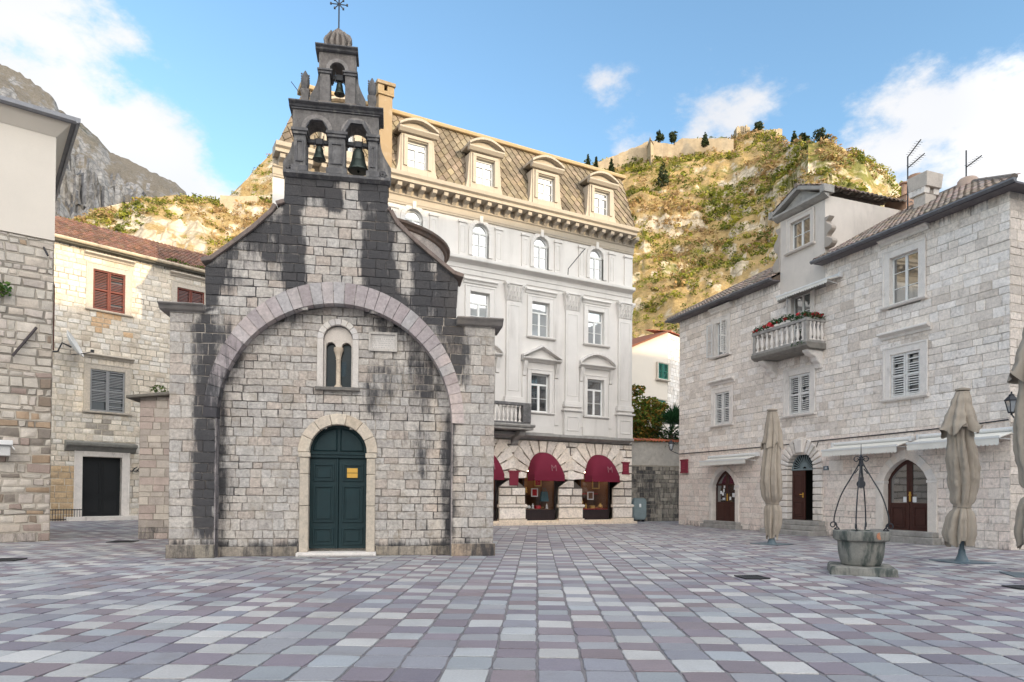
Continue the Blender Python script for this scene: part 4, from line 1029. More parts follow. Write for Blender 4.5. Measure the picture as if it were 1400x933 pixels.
# wall signs, street-side cabinet
def wall_plate(fac, px0, px1, y0, y1, name, label, cat, mat, d=-.1, taper=0, group=None):
    b = fac.box(px0, px1, y0, y1, d); uc, zc_ = (b[0]+b[1])/2, (b[2]+b[3])/2; hw, hh = (b[1]-b[0])/2, (b[3]-b[2])/2
    t = thing(name, label, cat, fac.w(uc, d, zc_), fac.a, group)
    m = MB(); m.prism([(-hw*(1-taper),-hh),(hw*(1-taper),-hh),(hw,hh),(-hw,hh)], -.04, .03); m.build('board', mat, t, bevel=.008)
    return t, hw, hh
t, hw, hh = wall_plate(WB, 695.6, 709, 645, 664, 'shop_sign', 'blank maroon tapering sign between the two left maroon awnings', 'sign', M['maroon_sign'], taper=.15)
m = MB(); m.box(-hw-.06, hw+.06, -.07, .03, hh-.02, hh+.05); m.build('cap', M['maroon_sign'], t)
for (fac, q, lab) in ((WB, (850.5,859.5,633,648), 'small maroon plaque with scroll edges right of the rightmost maroon awning'), (Fac(928,37,350), (931.5,940,629.5,646), 'dark red plaque on the left corner of the pale stone house')):
    t, hw, hh = wall_plate(fac, *q, 'wall_plaque', lab, 'sign', M['maroon_sign'], group='maroon plaques with scroll ends')
    m = MB(); m.rectring(-hw+.02, hw-.02, -hh+.03, hh-.03, .035, -.06, -.03)
    for s in (-1,1): m.box(-hw-.04, hw+.04, -.06, .02, s*hh-.04, s*hh+.04)
    for k_ in range(4): m.box(-hw*.55, hw*.5*rnd.uniform(.6,1), -.05, -.039, hh*.45-k_*hh*.3, hh*.45-k_*hh*.3+.04, (1.6,1.6,1.6,0))
    m.build('border', M['maroon_sign'], t)
# ================================================================ RIGHT STONE HOUSE
RB = Fac(928, 37, 350)
q_ = RB.uv
house = thing('stone_house', 'long pale limestone house with wall dormer, stone balcony and arched ground floor doors', 'building', RB.o, RB.a)
uE = q_(1381,500)[0]
zEL = q_(1000,403.9,-.5)[1]; zER = q_(1250,302.5,-.5)[1]
dA, dB = q_(1067,380)[0], q_(1128,380)[0]; zDe = q_(1066,302)[1]; zDp = q_(1092,402)[1]
RW = {  # px boxes
 'top_left': RB.box(981,996.6,440.6,485.4,.1), 'dormer': RB.box(1084,1111,300,339,.1), 'top_right': RB.box(1220,1259,347.6,412.5,.1),
 'low_left': RB.box(978,998,536.5,580), 'low_mid': RB.box(1079,1108,512,566), 'low_right': RB.box(1218,1259,482,542)}
bdoor = RB.box(1085,1111,403,470,.1)
d1 = RB.box(974.7,1005.7,643,713); d2 = RB.box(1078,1113,620,711.4); d3 = RB.box(1209,1269,628,726)
def archhole(b, rise): return ('arch', (b[0]+b[1])/2, (b[1]-b[0])/2+.08, -1, b[3]-rise, rise+.08)
zs2 = q_(1095,642)[1]
hl = [('rect', b[0]-.08, b[1]+.08, b[2]-.05, b[3]+.08) for b in list(RW.values())+[bdoor]]
hl += [archhole(d1,.75), archhole(d2, d2[3]-zs2), archhole(d3,.75), ('rect', dA, dB, zDp, 99)]
def rtint(u, z):
    if z < zW_low:
        c_ = rnd.choice([(1,.93,.89),(1.03,.99,.95),(.97,.90,.86),(1,.96,.93)])
    else: c_ = rnd.choice([(1,1,1),(1.06,1.04,1.01),(.94,.91,.88),(1.0,.97,.93),(.9,.87,.84),(1.05,1.05,1.05),(.8,.76,.72) if rnd.random() < .3 else (1,1,1)])
    k_ = 1+rnd.uniform(-.07,.07); return tuple(v*k_ for v in c_)
zW_low = q_(1150,600)[1]
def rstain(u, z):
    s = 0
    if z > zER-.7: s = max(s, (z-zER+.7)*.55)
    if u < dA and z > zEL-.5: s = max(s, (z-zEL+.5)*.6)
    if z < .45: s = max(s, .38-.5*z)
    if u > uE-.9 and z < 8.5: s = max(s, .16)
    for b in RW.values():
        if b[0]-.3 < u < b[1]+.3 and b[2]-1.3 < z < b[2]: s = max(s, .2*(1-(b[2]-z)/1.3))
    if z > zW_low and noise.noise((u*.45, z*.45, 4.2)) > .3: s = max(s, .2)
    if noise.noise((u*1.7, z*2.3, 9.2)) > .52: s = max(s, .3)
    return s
mb = MB()
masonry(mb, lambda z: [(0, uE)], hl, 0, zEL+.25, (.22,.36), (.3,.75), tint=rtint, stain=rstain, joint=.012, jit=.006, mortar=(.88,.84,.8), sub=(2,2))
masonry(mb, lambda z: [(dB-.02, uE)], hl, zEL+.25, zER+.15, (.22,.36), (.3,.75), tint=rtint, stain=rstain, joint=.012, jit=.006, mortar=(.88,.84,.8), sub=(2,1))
masonry(mb, lambda z: [(0, 9)], [], 0, zER+.15, (.22,.36), (.3,.75), mapf=lambda u,d,z:(uE-d,u,z), tint=palette([(.8,.76,.72),(.88,.84,.8),(.72,.69,.66)]), stain=lambda u,z:.1, joint=.012, jit=.006, sub=(2,1))
masonry(mb, lambda z: [(-9, 0)], [], 0, zEL+.15, (.22,.36), (.3,.75), mapf=lambda u,d,z:(d,-u,z), tint=rtint, joint=.012, jit=.006)
mb.box(.03, uE-.03, 1.8, 9, 0, zEL); mb.box(dB, uE-.03, 1.8, 9, zEL, zER+.1)
mb.quad((0,9,0),(uE,9,0),(uE,9,zER),(0,9,zER))
mb.build('wall', M['white_stone'], house, recalc=False, smooth=30)
# wall dormer
m = MB()
b = RW['dormer']
plainwall(m, dA, dB, zDp-.02, zDe, [(b[0]-.04,b[1]+.04,b[2]-.04,b[3]+.04)], -.01)
dl = 4.6
m.quad((dB,-.01,zDp),(dB,dl,zDp),(dB,dl,zDe+.1),(dB,-.01,zDe+.1)); m.quad((dA,-.01,zDp),(dA,dl,zDp),(dA,dl,zDe+.1),(dA,-.01,zDe+.1))
dm = m.build('wall_dormer', M['dormer_plaster'], house, recalc=False)
uc = (dA+dB)/2; zap = q_(1096,268,-.3)[1]+.5
m = MB(); ow = (dB-dA)/2+.22
m.prismx([(0,zDe-.1),(-.12,zDe-.06),(-.3,zDe+.06),(-.3,zDe+.15),(0,zDe+.17)], dA-.2, dB+.22)
for s in (-1,1): m.prism([(uc+s*ow,zDe+.17),(uc+s*ow,zDe+.33),(uc,zap+.06),(uc,zap-.12)], -.3, .1)
m.prism([(uc-ow+.2,zDe+.15),(uc+ow-.2,zDe+.15),(uc,zap-.1)], -.05, .1, (1.1,1.1,1.1,0))
for s in (-1,1): m.box(uc+s*ow-.18, uc+s*ow+.06, -.34, .2, zDe+.1, zDe+.4)
m.build('pediment', M['grey_trim'], dm, bevel=.01)
m = MB(); sl = math.hypot(ow, zap-zDe-.3)
for s in (-1,1):
    p0 = (uc+s*ow, -.3, zDe+.36) 
    tile_roof(m, p0, (0,dl+.3,0), (-s*ow,0,zap-zDe-.3), 20, 5, amp=.05)
m.tube([(uc,-.35,zap+.06),(uc,dl,zap+.06)], .09, 8, (.9,.9,.9,0))
m.build('dormer_roof', M['old_tile'], dm, recalc=False)
for s in (-1,1):
    e = dB if s > 0 else dA; z0, z1 = zEL+.35, zDe-.35
    if s > 0: z0, z1 = q_(1132,338)[1], q_(1132,296)[1]
    P = []; n = 14
    for i in range(n+1):
        t = i/n; P.append((e+s*(.05+.42*abs(math.sin(t*PI*2.2+.5))*(1-.35*t)), z0+(z1-z0)*t))
    m = MB(); m.prism([(e, z0)]+P+[(e, z1)], -.06, .22, (.62,.6,.58,.1)); m.build('scroll', M['dormer_plaster'], dm, bevel=.02)
# roofs
OH = .5
uBR = uE+.45
best = min(((abs(q_(1290,256,d/20)[0]-(uBR-(d/20+OH))), d/20) for d in range(4,180)))[1]
slope = (q_(1290,256,best)[1]-zER)/(best+OH)
slope = max(.22, min(.6, slope))
DR = 4.4
def hip_roof(m, uA, uB, z0, D, slope, nu_w=.23, hipR=True, hipL=False, mat=None, amp=.05):
    nu = int((uB-uA)/nu_w); L = math.hypot(D, D*slope); nv = int(L/.36)
    for i in range(nu):
        x = uA+(uB-uA)*i/nu; lim = 1.0
        if hipR: lim = min(lim, (uB-x)/D)
        if hipL: lim = min(lim, (x-uA+nu_w)/D)
        k_ = max(1, int(nv*lim+.5))
        tile_roof(m, (x,-OH,z0), (nu_w*1.03,0,0), (0,D*k_/nv,D*slope*k_/nv), 1, k_, amp=amp)
m = MB(); uAR = q_(1111,358.6,-.5)[0]
hip_roof(m, uAR, uBR, zER+.06, DR+OH, slope)
m.hexa([(uAR,-OH+.02,zER),(uBR,-OH+.02,zER),(uBR,9.4,zER),(uAR,9.4,zER),(uAR,DR,zER+(DR+OH)*slope-.02),(uBR-DR-OH,DR,zER+(DR+OH)*slope-.02),(uBR-DR-OH,DR+.1,zER+(DR+OH)*slope-.02),(uAR,DR+.1,zER+(DR+OH)*slope-.02)], (.5,.45,.4,0))
m.tube([(uBR,-OH,zER+.1),(uBR-DR-OH,DR,zER+(DR+OH)*slope+.08)], .1, 8, (.8,.8,.8,0)); m.tube([(uAR,DR,zER+(DR+OH)*slope+.08),(uBR-DR-OH,DR,zER+(DR+OH)*slope+.08)], .1, 8, (.8,.8,.8,0))
roofR = m.build('roof', M['old_tile'], house, recalc=False)
m = MB(); m.prismx([(-OH-.1,zER+.06),(-OH-.12,zER-.0),(-OH-.04,zER-.07),(-OH+.04,zER-.04),(-OH+.04,zER+.06)], uAR-.05, uBR+.05, (1,1,1,0)); m.box(uAR, uBR, -OH+.05, .02, zER-.06, zER-.005, (.9,.8,.8,0))
m.box(uBR-.45, uBR, .02, 9, zER-.06, zER-.005, (.9,.8,.8,0))
m.build('gutter', M['lead'], roofR)
m = MB(); uAL = -.45; uBL = dA-.02
hip_roof(m, uAL, uBL, zEL+.06, DR+OH, slope, hipR=False, hipL=True)
m.hexa([(uAL,-OH+.02,zEL),(uBL,-OH+.02,zEL),(uBL,9.4,zEL),(uAL,9.4,zEL),(uAL+DR+OH,DR,zEL+(DR+OH)*slope-.02),(uBL,DR,zEL+(DR+OH)*slope-.02),(uBL,DR+.1,zEL+(DR+OH)*slope-.02),(uAL+DR+OH,DR+.1,zEL+(DR+OH)*slope-.02)], (.5,.45,.4,0))
m.tube([(uAL,-OH,zEL+.1),(uAL+DR+OH,DR,zEL+(DR+OH)*slope+.08)], .1, 8, (.8,.8,.8,0))
roofL = m.build('roof', M['old_tile'], house, recalc=False)
m = MB(); m.prismx([(-OH-.1,zEL+.06),(-OH-.12,zEL-.0),(-OH-.04,zEL-.07),(-OH+.04,zEL-.04),(-OH+.04,zEL+.06)], uAL-.05, uBL, (1,1,1,0)); m.box(uAL, uBL, -OH+.05, .02, zEL-.06, zEL-.005, (.9,.8,.8,0))
m.build('gutter', M['lead'], roofL)
# chimneys on the right roof
def on_roof(d): return zER+(d+OH)*slope
d = 2.6; x0, x1 = q_(1249,270,d)[0], q_(1265,270,d)[0]; z1 = q_(1260,239,d)[1]; zm = q_(1260,258,d)[1]; zl = q_(1260,266,d)[1]
m = MB(); m.box(x0,x1,d,d+.6,on_roof(d)-.3,zl,(.72,.69,.66,0))
for k_ in range(4):
    for yy in (d-.09, d+.42): m.prism([(x0-.12+(x1-x0+.0)*k_/3.2, zl),(x0+.06+(x1-x0)*k_/3.2, zl),(x0+.06+(x1-x0)*k_/3.2+.04, zm+.01),(x0-.16+(x1-x0)*k_/3.2, zm+.01)], yy, yy+.28)
m.box(x0,x1,d+.05,d+.55,zl,zm,(.4,.38,.36,0)); m.hexa([(x0-.14,d-.1,zm),(x1+.14,d-.1,zm),(x1+.14,d+.7,zm),(x0-.14,d+.7,zm),(x0-.19,d-.15,z1),(x1+.19,d-.15,z1),(x1+.19,d+.75,z1),(x0-.19,d+.75,z1)], (.72,.69,.66,0))
m.build('chimney', M['trim'], roofR, bevel=.01)
d = 4.2; x0, x1 = q_(1209,285,d)[0], q_(1239,285,d)[0]; z1 = q_(1225,272,d)[1]
m = MB(); m.box(x0,x1,d,d+1.1,on_roof(d)-.8,z1); m.hexa([(x0-.05,d-.05,z1),(x1+.05,d-.05,z1),(x1+.05,d+1.15,z1),(x0-.05,d+1.15,z1),(x0+.2,d+.2,z1+.12),(x1-.2,d+.2,z1+.12),(x1-.2,d+.9,z1+.12),(x0+.2,d+.9,z1+.12)])
m.build('vent_housing', M['copper'], roofR)
m = MB(); xs = q_(1227,260,d)[0]; zt_ = q_(1227,250,d)[1]; m.lathe([(.11,z1),(.11,zt_),(.2,zt_),(.2,zt_+.05),(.05,zt_+.1)], xs, d+.4, 12); xs = q_(1234,255,d)[0]; m.lathe([(.12,z1),(.12,zt_+.2),(.3,zt_+.2),(.32,zt_+.32),(.05,zt_+.36)], xs, d+.8, 12); m.build('flue', M['copper'], roofR, smooth=40)
d = 3.4; x0, x1 = q_(1301,250,d)[0], q_(1326,250,d)[0]; z1 = q_(1314,242,d)[1]
m = MB(); m.lathe([((x1-x0)/2,on_roof(d)-1.2),((x1-x0)/2,z1-.1),((x1-x0)/2*.8,z1),(0,z1+.03)], (x0+x1)/2, d+.4, 14, (.62,.5,.44,0)); m.build('chimney', M['trim'], roofR, smooth=40)
# aerials standing on the roof
def aerial(px, y0, y1, arms, d, label):
    x, z0 = q_(px, y0, d); z1 = q_(px, y1, d)[1]
    t = thing('aerial', label, 'aerial', RB.w(x, d, z0-.3), RB.a, 'rooftop aerials')
    m = MB(); m.tube([(0,0,0),(0,0,z1-z0+.3)], .028, 6); m.build('mast', M['iron'], t)
    for (ya, pxb, yb) in arms:
        za = q_(px, ya, d)[1]-z0+.3; xb, zb_ = q_(pxb, yb, d-.6); xb -= x; zb_ = zb_-z0+.3
        m = MB(); m.tube([(0,0,za),(xb,-.6,zb_)], .022, 6)
        for i in range(7):
            f_ = (i+1)/8; m.tube([(xb*f_-.02,-.6*f_-.16,za+(zb_-za)*f_),(xb*f_+.02,-.6*f_+.16,za+(zb_-za)*f_)], .007, 4)
        m.build('boom', M['iron'], t)
aerial(1241, 279, 214, [(215,1259,191),(230,1264,210)], 3.4, 'taller rooftop aerial with two raised booms beside the square stone chimney')
aerial(1321, 243, 206, [(229,1342,213)], 3.6, 'shorter rooftop aerial with a single boom above the round chimney')
# windows
wo = window(house, RW['top_left'], cw=.24, cols=2, rows=(.33,.66), hd=.22, hood_gap=.3)
b = RW['top_left']; hwv = (b[1]-b[0])/2
m = MB(); louvre(m, b[0]-hwv-.12, b[0]-.1, b[2], b[3], -.16); m.build('shutter', M['old_white_wood'], wo)
m = MB(); louvre(m, 0, hwv, b[2], b[3], 0); s_ = m.build('shutter', M['old_white_wood'], wo); s_.rotation_euler.z = R(-80); s_.location = (b[1]+.02,-.08,0)
window(house, RW['dormer'], cw=.2, wall_y=-.01, cols=2, rows=(.5,), cas='dormer_plaster')
window(house, RW['top_right'], cw=.26, cols=2, rows=(.33,.66), hd=.22, hood_gap=.28)
window(house, RW['low_left'], cw=.22, hd=.22, hood_gap=.18, shutters='closed', broken=.06)
window(house, RW['low_mid'], cw=.26, shutters='closed', broken=.05)
window(house, RW['low_right'], cw=.26, hd=.25, hood_gap=.34, shutters='closed', broken=.12)
window(house, bdoor, cw=.22, cols=2, rows=(.33,.66), sill=False)
# balcony
ba, bb = q_(1053,480)[0], q_(1128,470)[0]; BDp = .95
zr1 = q_(1026,458,-BDp)[1]; zsl1 = q_(1030,487,-BDp)[1]; zsl0 = zsl1-.24
m = MB(); m.prismx([(.02,zsl0),(-BDp+.1,zsl0),(-BDp-.06,zsl0+.1),(-BDp-.08,zsl1),(.02,zsl1)], ba-.06, bb+.06, (.7,.68,.65,.18)); bal = m.build('balcony', M['grey_trim'], house, bevel=.015)
m = MB()
for z0, z1 in ((zsl1+.001,zsl1+.1),(zr1-.13,zr1)):
    m.box(ba-.03,bb+.03,-BDp-.05,-BDp+.17,z0,z1); m.box(ba-.03,ba+.17,-BDp+.17,0,z0,z1); m.box(bb-.17,bb+.03,-BDp+.17,0,z0,z1)
for x in (ba, bb-.15): m.box(x, x+.15, -BDp-.02, -BDp+.14, zsl1+.1, zr1-.13)
m.build('rail', M['grey_trim'], bal, bevel=.01)
hb = zr1-.13-zsl1-.1; b0 = None
spots = [(ba+.24+(bb-ba-.48)*i/9, -BDp+.06) for i in range(10)]+[(e, -BDp+.25+i*.2) for e in (ba+.07, bb-.07) for i in range(4)]
for (x, y) in spots:
    if b0 is None: b0 = baluster('baluster', bal, M['trim'], hb, zsl1+.1, x, y, .085)
    else: o = b0.copy(); COL.objects.link(o); o.location = (x, y, zsl1+.1)
for x in (ba+.1, bb-.45):
    m = MB(); m.prismx([(.02,zsl0-.75),(-.1,zsl0-.72),(-.16,zsl0-.55),(-.3,zsl0-.45),(-.36,zsl0-.3),(-.6,zsl0-.22),(-.75,zsl0-.1),(-.8,zsl0-.001),(.02,zsl0-.001)], x, x+.35); m.build('bracket', M['trim'], bal, bevel=.03)
# awnings
def flat_awning(px0, px1, yl_top, yr_top, drop, val, proj_, label=None, wall_gap=.03):
    u0, u1 = q_(px0, 600, -proj_)[0], q_(px1, 600, -proj_)[0]
    zt_ = (q_(px0, yl_top, -.05)[1]+q_(px1, yr_top, -.05)[1])/2; zv = zt_-drop
    m = MB(); m.hexa([(u0,-proj_,zv),(u1,-proj_,zv),(u1,-.04,zt_-.04),(u0,-.04,zt_-.04),(u0,-proj_,zv+.025),(u1,-proj_,zv+.025),(u1,-.04,zt_),(u0,-.04,zt_)])
    a = m.build('awning', M['white_canvas'], house)
    n = int((u1-u0)/.13); vs = []; fs = []; m = MB()
    for i in range(n):
        x0 = u0+(u1-u0)*i/n; x1 = u0+(u1-u0)*(i+1)/n; k_ = 5
        for j in range(k_):
            a0, a1 = x0+(x1-x0)*j/k_, x0+(x1-x0)*(j+1)/k_
            h0, h1 = val-.05+.05*math.sin(PI*j/k_), val-.05+.05*math.sin(PI*(j+1)/k_)
            m.quad((a0,-proj_-.012,zv+.02),(a1,-proj_-.012,zv+.02),(a1,-proj_-.012-.01*math.sin(i),zv-h1),(a0,-proj_-.012-.01*math.sin(i),zv-h0))
    m.build('valance', M['white_canvas'], a, recalc=False)
    m = MB(); m.box(u0-.02,u1+.02,-proj_-.03,-proj_+.03,zv-.0,zv+.07); m.tube([(u0,-.1,zt_+.05),(u1+.12,-.1,zt_+.05)], .07, 8); m.box(u1+.02,u1+.1,-.2,-.02,zt_-.06,zt_+.12); m.box(u0-.1,u0-.02,-.2,-.02,zt_-.06,zt_+.12)
    for x in (u0+.15,u1-.15): m.tube([(x,-.04,zt_-.25),(x,-proj_,zv+.02)], .018, 5)
    m.build('roller', M['white_paint'], a)
flat_awning(957,1019,627.5,624,.22,.2,.75); flat_awning(1124,1226,612,602,.25,.22,.75); flat_awning(1240,1366,601,590,.25,.22,.75); flat_awning(1061,1131,409,385,.2,.14,.7)
m = MB(); m.prismx([(.0,zDp-.1),(-.12,zDp-.05),(-.16,zDp+.05),(0,zDp+.1)], dA-.05, dB+.05); m.build('string_course', M['grey_trim'], house)
# ground floor doors
def arch_door(b, rise, pointed, cw, label=None):
    u0,u1,z0,z1 = b; uc = (u0+u1)/2; hw = (u1-u0)/2; zs = z1-rise
    n = 12
    def A(r_, off=0):
        out = []
        for i in range(n+1):
            t = i/n; x = -1+2*t
            h_ = (1-abs(x)**1.55)**.72 if pointed else math.sqrt(max(0,1-x*x))
            out.append((uc+x*(hw+off), zs+(rise+off)*h_))
        return out
    ins, outs = A(0), A(0, cw)
    m = MB(); col = W4
    for k_ in range(n):
        (a,za),(b_,zb_) = ins[k_], ins[k_+1]; (c_,zc_),(d_,zd_) = outs[k_+1], outs[k_]
        m.hexa([(a,-.05,za),(b_,-.05,zb_),(c_,-.05,zc_),(d_,-.05,zd_),(a,.3,za),(b_,.3,zb_),(c_,.3,zc_),(d_,.3,zd_)], (*palette([(1,1,1),(1.04,1,.96)],.04)(),.02))
    for s in (-1,1):
        x = uc+s*(hw+cw/2); m.box(x-cw/2,x+cw/2,-.05,.3,-.02,zs,(1,.98,.95,.04)); m.box(x-cw/2-.03,x+cw/2+.03,-.07,.29,zs-.1,zs-.001); m.box(x-cw/2-.02,x+cw/2+.02,-.08,.29,-.02,.3)
    return m, ins, uc, hw, zs
for b, rise, nm in ((d1,.75,0),(d3,.75,1)):
    m, ins, uc, hw, zs = arch_door(b, rise, True, .26 if nm == 0 else .34)
    z0 = b[2]
    dm_ = MB(); dm_.add([(x,.27,z) for x, z in ins]+[(uc+hw,.27,z0),(uc-hw,.27,z0)], [tuple(range(len(ins)+2))])
    do = dm_.build('door', M['brown_wood'], house); m.build('door_surround', M['trim'], do, bevel=.01)
    zr_ = z0+(.95 if nm == 0 else .98)
    for s in (-1,1):
        a, e = (uc-hw, uc-.01) if s < 0 else (uc+.01, uc+hw)
        lf = MB(); fw_ = .1 if nm else .07
        lf.box(a,a+fw_,.18,.24,z0,zs+.1); lf.box(e-fw_,e,.18,.24,z0,zs+(.1 if s>0 else .1)); lf.box(a+fw_,e-fw_,.19,.24,z0,zr_); lf.box(a+fw_,e-fw_,.185,.245,zs-.0,zs+.09) if nm == 0 else None
        panel(lf, a+fw_+.06, e-fw_-.06, z0+.12, zr_-.12, .185)
        # arched head of the leaf
        for (p,zp_),(r2,zr2) in zip(ins, ins[1:]):
            if (p+r2)/2*s > uc*s:
                lf.hexa([(p,.18,zp_-.13),(r2,.18,zr2-.13),(r2,.24,zr2-.13),(p,.24,zp_-.13),(p,.18,zp_-.0),(r2,.18,zr2-.0),(r2,.24,zr2),(p,.24,zp_)])
        xm = uc+s*.055; lf.box(min(uc,uc+s*.11), max(uc,uc+s*.11), .175,.245, zs, zs+rise-.06)
        lo = lf.build('door_leaf', M['brown_wood'], do, bevel=.006)
        g_ = MB(); gp = [(x,z-.05) for x, z in ins if (x-uc)*s >= -1e-6]
        g_.add([(x,.215,z) for x, z in gp]+([(uc+hw,.215,zr_),(uc,.215,zr_)] if s > 0 else [(uc,.215,zr_),(uc-hw,.215,zr_)]), [tuple(range(len(gp)+2))]); g_.build('pane', M['glass'], lo)
        if nm == 0:
            k_ = MB()
            for _ in range(5): x = rnd.uniform(a+.12,e-.2); z = rnd.uniform(zr_+.03,zs-.1); k_.box(x,x+rnd.uniform(.08,.2),.208,.212,z,z+rnd.uniform(.08,.2))
            k_.build('notices', M['paper'], lo)
        else:
            k_ = MB(); x = (a+e)/2-.3*s; k_.box(x-.12,x+.12,.208,.212,zr_+.03,zr_+.22); k_.build('notice', M['paper'], lo)
    k_ = MB(); k_.box(uc+.02,uc+.07,.14,.18,zr_+.05,zr_+.4); k_.tube([(uc+.045,.14,zr_+.28),(uc+.045,.09,zr_+.28),(uc+.16,.09,zr_+.28)], .014, 6); k_.build('handle', M['brass'], do)
    m = MB(); e_ = .5; m.box(uc-hw-e_, uc+hw+e_, -.42, .3, -.05, z0*.5+.02); m.box(uc-hw-e_+.12, uc+hw+e_-.12, -.3, .3, z0*.5+.02, z0+.01); m.build('doorstep', M['grey_trim'], do, bevel=.02)
# main portal: rusticated surround, fan grille, one leaf open
b = d2; u0,u1,z0,z1 = b; uc = (u0+u1)/2; hw = (u1-u0)/2; rise = z1-zs2
m = MB(); m.add([(u0-.05,1.6,z0),(u1+.05,1.6,z0),(u1+.05,1.6,z1),(u0-.05,1.6,z1),(u0-.05,.3,z0),(u1+.05,.3,z0),(u1+.05,.3,z1),(u0-.05,.3,z1)], [(0,1,2,3),(0,3,7,4),(1,5,6,2),(3,2,6,7),(0,4,5,1)])
po = m.build('portal', M['interior'], house, recalc=False)
m = MB(); vt2 = palette([(1,1,1),(1.05,1.02,.99),(.92,.9,.88)],.05)
m.wedge_ring(uc, zs2, hw, hw+.55, -.09, .3, 15, gap=.035, cols=lambda i: (*vt2(), .05), r1f=lambda t: hw+.5+.12*math.sin(t)**6)
z = z0
while z < zs2-.05:
    zt_ = min(zs2, z+.27)
    for s in (-1,1):
        x = uc+s*(hw+.24); e_ = .24; m.box(x-e_,x+e_,-.09,.3,z+.015,zt_-.015,(*vt2(),.05)); m.box(x-e_+.02,x+e_-.02,-.05,.29,z,zt_-.0,(.6,.58,.55,.2))
    z = zt_
m.hexa([(uc-.16,-.16,zs2+rise+.02),(uc+.16,-.16,zs2+rise+.02),(uc+.16,.0,zs2+rise+.02),(uc-.16,.0,zs2+rise+.02),(uc-.22,-.22,zs2+rise+.58),(uc+.22,-.22,zs2+rise+.58),(uc+.22,.0,zs2+rise+.58),(uc-.22,0,zs2+rise+.58)])
m.build('door_surround', M['trim'], po, bevel=.02)
m = MB(); m.tube([(uc-hw,.2,zs2),(uc+hw,.2,zs2)], .04, 6)
for i in range(17): t = PI*i/16; m.tube([(uc+.12*math.cos(t),.2,zs2+.12*math.sin(t)),(uc+hw*math.cos(t),.2,zs2+rise*math.sin(t))], .02, 5)
m.tube([(uc+.14*math.cos(PI*i/8),.2,zs2+.14*math.sin(PI*i/8)) for i in range(9)], .02, 5); m.tube([(uc+hw*.97*math.cos(PI*i/16),.2,zs2+rise*.97*math.sin(PI*i/16)) for i in range(17)], .025, 5)
m.build('fan_grille', M['teal_metal'], po)
m = MB(); m.box(u0,uc+.02,.2,.26,z0,zs2-.03); panel(m,u0+.1,uc-.08,z0+.15,z0+.8,.2); panel(m,u0+.1,uc-.08,z0+.95,zs2-.2,.2); lf = m.build('door_leaf', M['brown_wood'], po, bevel=.006)
m = MB(); m.box(uc-.1,uc-.05,.16,.2,z0+.95,z0+1.15); m.tube([(uc-.08,.16,z0+1.08),(uc-.08,.12,z0+1.08),(uc-.2,.12,z0+1.08)], .015, 6); m.build('handle', M['brass'], lf)
m = MB(); m.box(0,hw,-.03,.03,z0,zs2-.03); lf = m.build('door_leaf', M['green_wood'], po, bevel=.006); lf.location = (u1-.02,.25,0); lf.rotation_euler.z = R(80)
m = MB(); st = z0/3
for k_ in range(3): m.box(uc-hw-.7+.05*k_, uc+hw+.7-.05*k_, -.95+.3*k_, .3, -.1 if k_ == 0 else st*k_, st*(k_+1)-.002)
m.build('steps', M['grey_trim'], po, bevel=.025)
# number plate, blocked window niche, cable, string line
b = RB.box(1126,1132.5,637.5,643,-.02); t = thing('number_plate', 'small dark house number plate reading 30 beside the arched portal', 'sign', RB.w((b[0]+b[1])/2,-.02,(b[2]+b[3])/2), RB.a)
m = MB(); hw_, hh_ = (b[1]-b[0])/2,(b[3]-b[2])/2; m.box(-hw_,hw_,-.012,.04,-hh_,hh_); pl = m.build('plate', M['blue_steel'], t); text_mesh('30', hh_*1.7, .004, 'digits', M['paper'], pl, Matrix.Translation((0,-.016,0)) @ Matrix.Rotation(R(90),4,'X'))
b = RB.box(1134,1153,630,644,0); m = MB(); m.box(b[0],b[1],-.03,.05,b[2],b[3],(1.05,1.03,1.0,0)); m.build('blocked_opening', M['trim'], house, bevel=.01)
cab = [(929,621),(990,616),(1060,610),(1119,603),(1180,597),(1250,590),(1320,582),(1379,574)]
m = MB(); pts = []
for (x, y) in cab: u_, z_ = q_(x, y, -.02); pts.append((u_, -.03, z_))
m.tube(pts, .022, 5); a, z_ = q_(1119,604,-.02); m.tube([(a,-.03,z_),(a-.25,-.03,z_-.55),(a-.3,-.03,z_-1.1)], .015, 5)
m.build('cable', M['iron'], house)
# ================================================================ flower garland on the balcony rail
def leaf_cloud(m, cen, rad, n, size, cols, flat=.6, g=rnd, hollow=.35):
    for _ in range(n):
        while True:
            d = Vector((g.uniform(-1,1), g.uniform(-1,1), g.uniform(-1,1)))
            if hollow < d.length < 1: break
        p = Vector(cen)+Vector((d.x*rad[0], d.y*rad[1], d.z*rad[2]))
        a = Vector((g.gauss(0,1), g.gauss(0,1), g.gauss(0,flat))).normalized(); b = a.orthogonal().normalized()
        b = (Matrix.Rotation(g.uniform(0,6.28),3,a) @ b); s = size*g.uniform(.6,1.3); w = s*.5
        c = g.choice(cols); k = g.uniform(.7,1.3)
        m.add([p-a*s, p+b*w, p+a*s, p-b*w], [(0,1,2,3)], (c[0]*k, c[1]*k, c[2]*k, 0))
def foliage(name, trans=.25):
    m = bpy.data.materials.new(name); m.use_nodes = True; t = NT(m.node_tree); bs = m.node_tree.nodes['Principled BSDF']
    att = t.n('ShaderNodeAttribute'); att.attribute_name = 'tint'; t.l(att.outputs['Color'], bs.inputs['Base Color']); bs.inputs['Roughness'].default_value = .6; bs.inputs['Specular IOR Level'].default_value = .25
    tr = t.n('ShaderNodeBsdfTranslucent'); t.l(att.outputs['Color'], tr.inputs['Color']); mx = t.n('ShaderNodeMixShader'); mx.inputs[0].default_value = trans
    t.l(bs.outputs[0], mx.inputs[1]); t.l(tr.outputs[0], mx.inputs[2]); t.l(mx.outputs[0], m.node_tree.nodes['Material Output'].inputs[0]); return m
